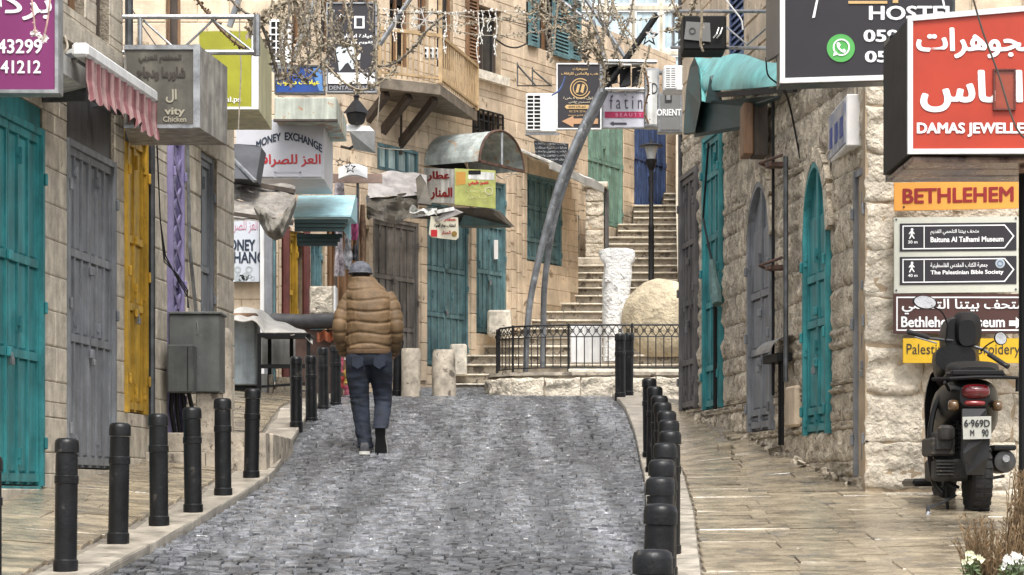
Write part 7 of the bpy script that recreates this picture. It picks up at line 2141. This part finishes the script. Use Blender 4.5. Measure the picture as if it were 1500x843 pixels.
cable('pale vertical cord hanging in front of the lime sign', [(352, -6, 20.8), (351, 60, 20.8), (353, 100, 20.8), (351, 150, 20.8), (349, 190, 20.8)], .006, cordm)
cable('black cable drooping from the hostel sign to the turquoise awning', [(1122, 85, 19), (1125, 110, 19.3), (1140, 124, 19.5), (1152, 140, 20)], .007)
cable('black cable from the hostel sign down the lane wall', [(1135, 76, 19), (1146, 120, 19.8), (1158, 160, 20.6), (1172, 232, 20.6)], .009)
cable('thin wire running from the balcony floor down over the milky window', [(556, 140, 33), (553, 180, 33), (551, 214, 33.2), (600, 220, 33.8)], .006, cordm)
cable('beige rope tied along the fascia beneath the barrel canopy', [(722, 252, 34.6), (735, 262, 34.8), (745, 258, 35), (757, 254, 35.2)], .01, cordm)
cable('long wire from the grimy box up to the knot at the frame corner', [(182, -4, 20), (210, 40, 20), (232, 72, 20)], .005, steel_dark)
cable('white bent cable hanging from the right pipe frame', [(1060, -4, 20.8), (1076, 16, 20.8), (1086, 30, 20.8), (1088, 44, 20.8)], .007, white_paint)
cable('lilac and white cloth strip cord beside the gold-lettered sign', [(808, 140, 32), (818, 134, 32), (824, 124, 32), (828, 112, 32)], .012, blue_paint)
cable('dangling grey roll cord under the striped awning', [(95, 52, 17.4), (99, 70, 17.3), (92, 84, 17.3), (100, 100, 17.3)], .008, cordm)
t = thing('cord_reel', 'white plastic cord reel under the striped awning left end', 'reel', P(107, 84, 17.2))
MB().lathe(P(107, 82, 17.2), [(.02, -.04), (.045, -.035), (.045, .03), (.02, .035)], 14, axis='y').build('reel', white_dirty, t, smooth=True)

# ================================================================ PLANTS BOTTOM RIGHT
dry = M('dry_twig', (.20, .13, .065), .8, .35, 20, .2)
def bush(label, cx, Y, n, h, spread, lean=0, m=dry):
    z0 = gz(cx, Y) - .02
    t = thing('dried_bush', label, 'plant', (cx, Y, z0))
    twigs = MB(); lv = MB()
    for k in range(n):
        a = R.uniform(0, 6.28); r0 = R.uniform(0, .05)
        b = Vector((cx + r0 * math.cos(a), Y + r0 * math.sin(a), z0))
        H = h * R.uniform(.5, 1.05); sp_ = spread * R.uniform(.2, 1)
        tip = b + Vector((sp_ * math.cos(a) + lean * H, sp_ * math.sin(a), H))
        mid = (b + tip) / 2 + Vector((R.gauss(0, .02), R.gauss(0, .02), .03))
        twigs.tube([b, mid, tip], [.004, .003, .0012], 4)
        for j in range(9):
            u = R.uniform(.25, 1); p = b + (mid - b) * (u * 2) if u < .5 else mid + (tip - mid) * (u * 2 - 1)
            d = (Vector((R.gauss(0, .6), R.gauss(0, .6), 1))).normalized(); l_ = R.uniform(.02, .06)
            e = d.cross(Vector((R.gauss(0, 1), R.gauss(0, 1), 0))).normalized() * .0035
            lv.add([p, p + d * l_ * .5 + e, p + d * l_, p + d * l_ * .5 - e], [(0, 1, 2, 3)])
    twigs.build('twigs', m, t, recalc=False, kind='stuff'); lv.build('dry_leaves', m, t, recalc=False, kind='stuff')
    return t
b1 = bush('low wispy dried brown bush at the bottom right corner', P(1448, 0, 12).x, 12.0, 150, .44, .14)
b2 = bush('taller dried brown brush stalks at the right edge beside the scooter', P(1494, 0, 12.2).x, 12.2, 190, .68, .10, .12)
def flowers(label, px, py, Y, n, col, spread, leafc):
    c = P(px, py, Y); z0 = gz(c.x, Y)
    t = thing('flowering_plant', label, 'plant', (c.x, Y, z0))
    st_ = MB(); pe = MB(); lf = MB()
    for k in range(n):
        p = c + Vector((R.gauss(0, spread), R.gauss(0, spread), R.gauss(0, spread * .7)))
        st_.tube([Vector((c.x, Y, z0)), (p + Vector((c.x, Y, z0))) / 2 + Vector((.01, 0, .02)), p], .0025, 4)
        for i in range(6):
            a = i * 1.047 + R.random() * .4; d = Vector((math.cos(a), -.35, math.sin(a))) * R.uniform(.012, .02); e = Vector((-math.sin(a), 0, math.cos(a))) * .006
            pe.add([p, p + d * .6 + e, p + d, p + d * .6 - e], [(0, 1, 2, 3)])
        for i in range(3):
            d = Vector((R.gauss(0, 1), R.gauss(0, 1), R.gauss(0, .6))).normalized() * .04; e = d.orthogonal().normalized() * .008; b = p - Vector((0, 0, R.uniform(.02, .08)))
            lf.add([b, b + d * .5 + e, b + d, b + d * .5 - e], [(0, 1, 2, 3)])
    st_.build('stems', M('stem_g', (.08, .11, .04), .7), t, recalc=False, kind='stuff')
    pe.build('petals', col, t, recalc=False, kind='stuff'); lf.build('leaves', leafc, t, recalc=False, kind='stuff')
gl = M('leaf_green', (.09, .13, .05), .6, .3, 10, .1)
flowers('small pale yellow and white flowers left of the dried bush', 1419, 816, 11.9, 14, M('petal_yellow', (.72, .72, .50), .6, .15, 20), .022, gl)
flowers('cluster of white flowers at the very bottom right corner', 1486, 820, 11.8, 34, M('petal_white', (.80, .78, .74), .6, .1, 20), .04, gl)
# crumbs along the foot of the left wall
cr = MB()
for k in range(420):
    Yk = R.uniform(13.5, 20.4); x = wallL(Yk) + abs(R.gauss(0, .07)); z = gz(x, Yk) + .002; s_ = R.uniform(.004, .014)
    cr.add([(x - s_, Yk, z), (x + s_, Yk - s_ * .4, z), (x, Yk + s_, z), (x + s_ * .2, Yk, z + s_ * 1.1)], [(0, 1, 3), (1, 2, 3), (2, 0, 3)])
for k in range(500):
    Yk = R.uniform(18.3, 26); x = wallR(Yk) - abs(R.gauss(0, .10)); z = gz(x, Yk) + .002; s_ = R.uniform(.004, .016)
    cr.add([(x - s_, Yk, z), (x + s_, Yk - s_ * .4, z), (x, Yk + s_, z), (x + s_ * .2, Yk, z + s_ * 1.1)], [(0, 1, 3), (1, 2, 3), (2, 0, 3)])
cr.build('gravel', mortar, recalc=False, label='fine stone crumbs scattered along the foot of both side walls', cat='gravel', kind='stuff')
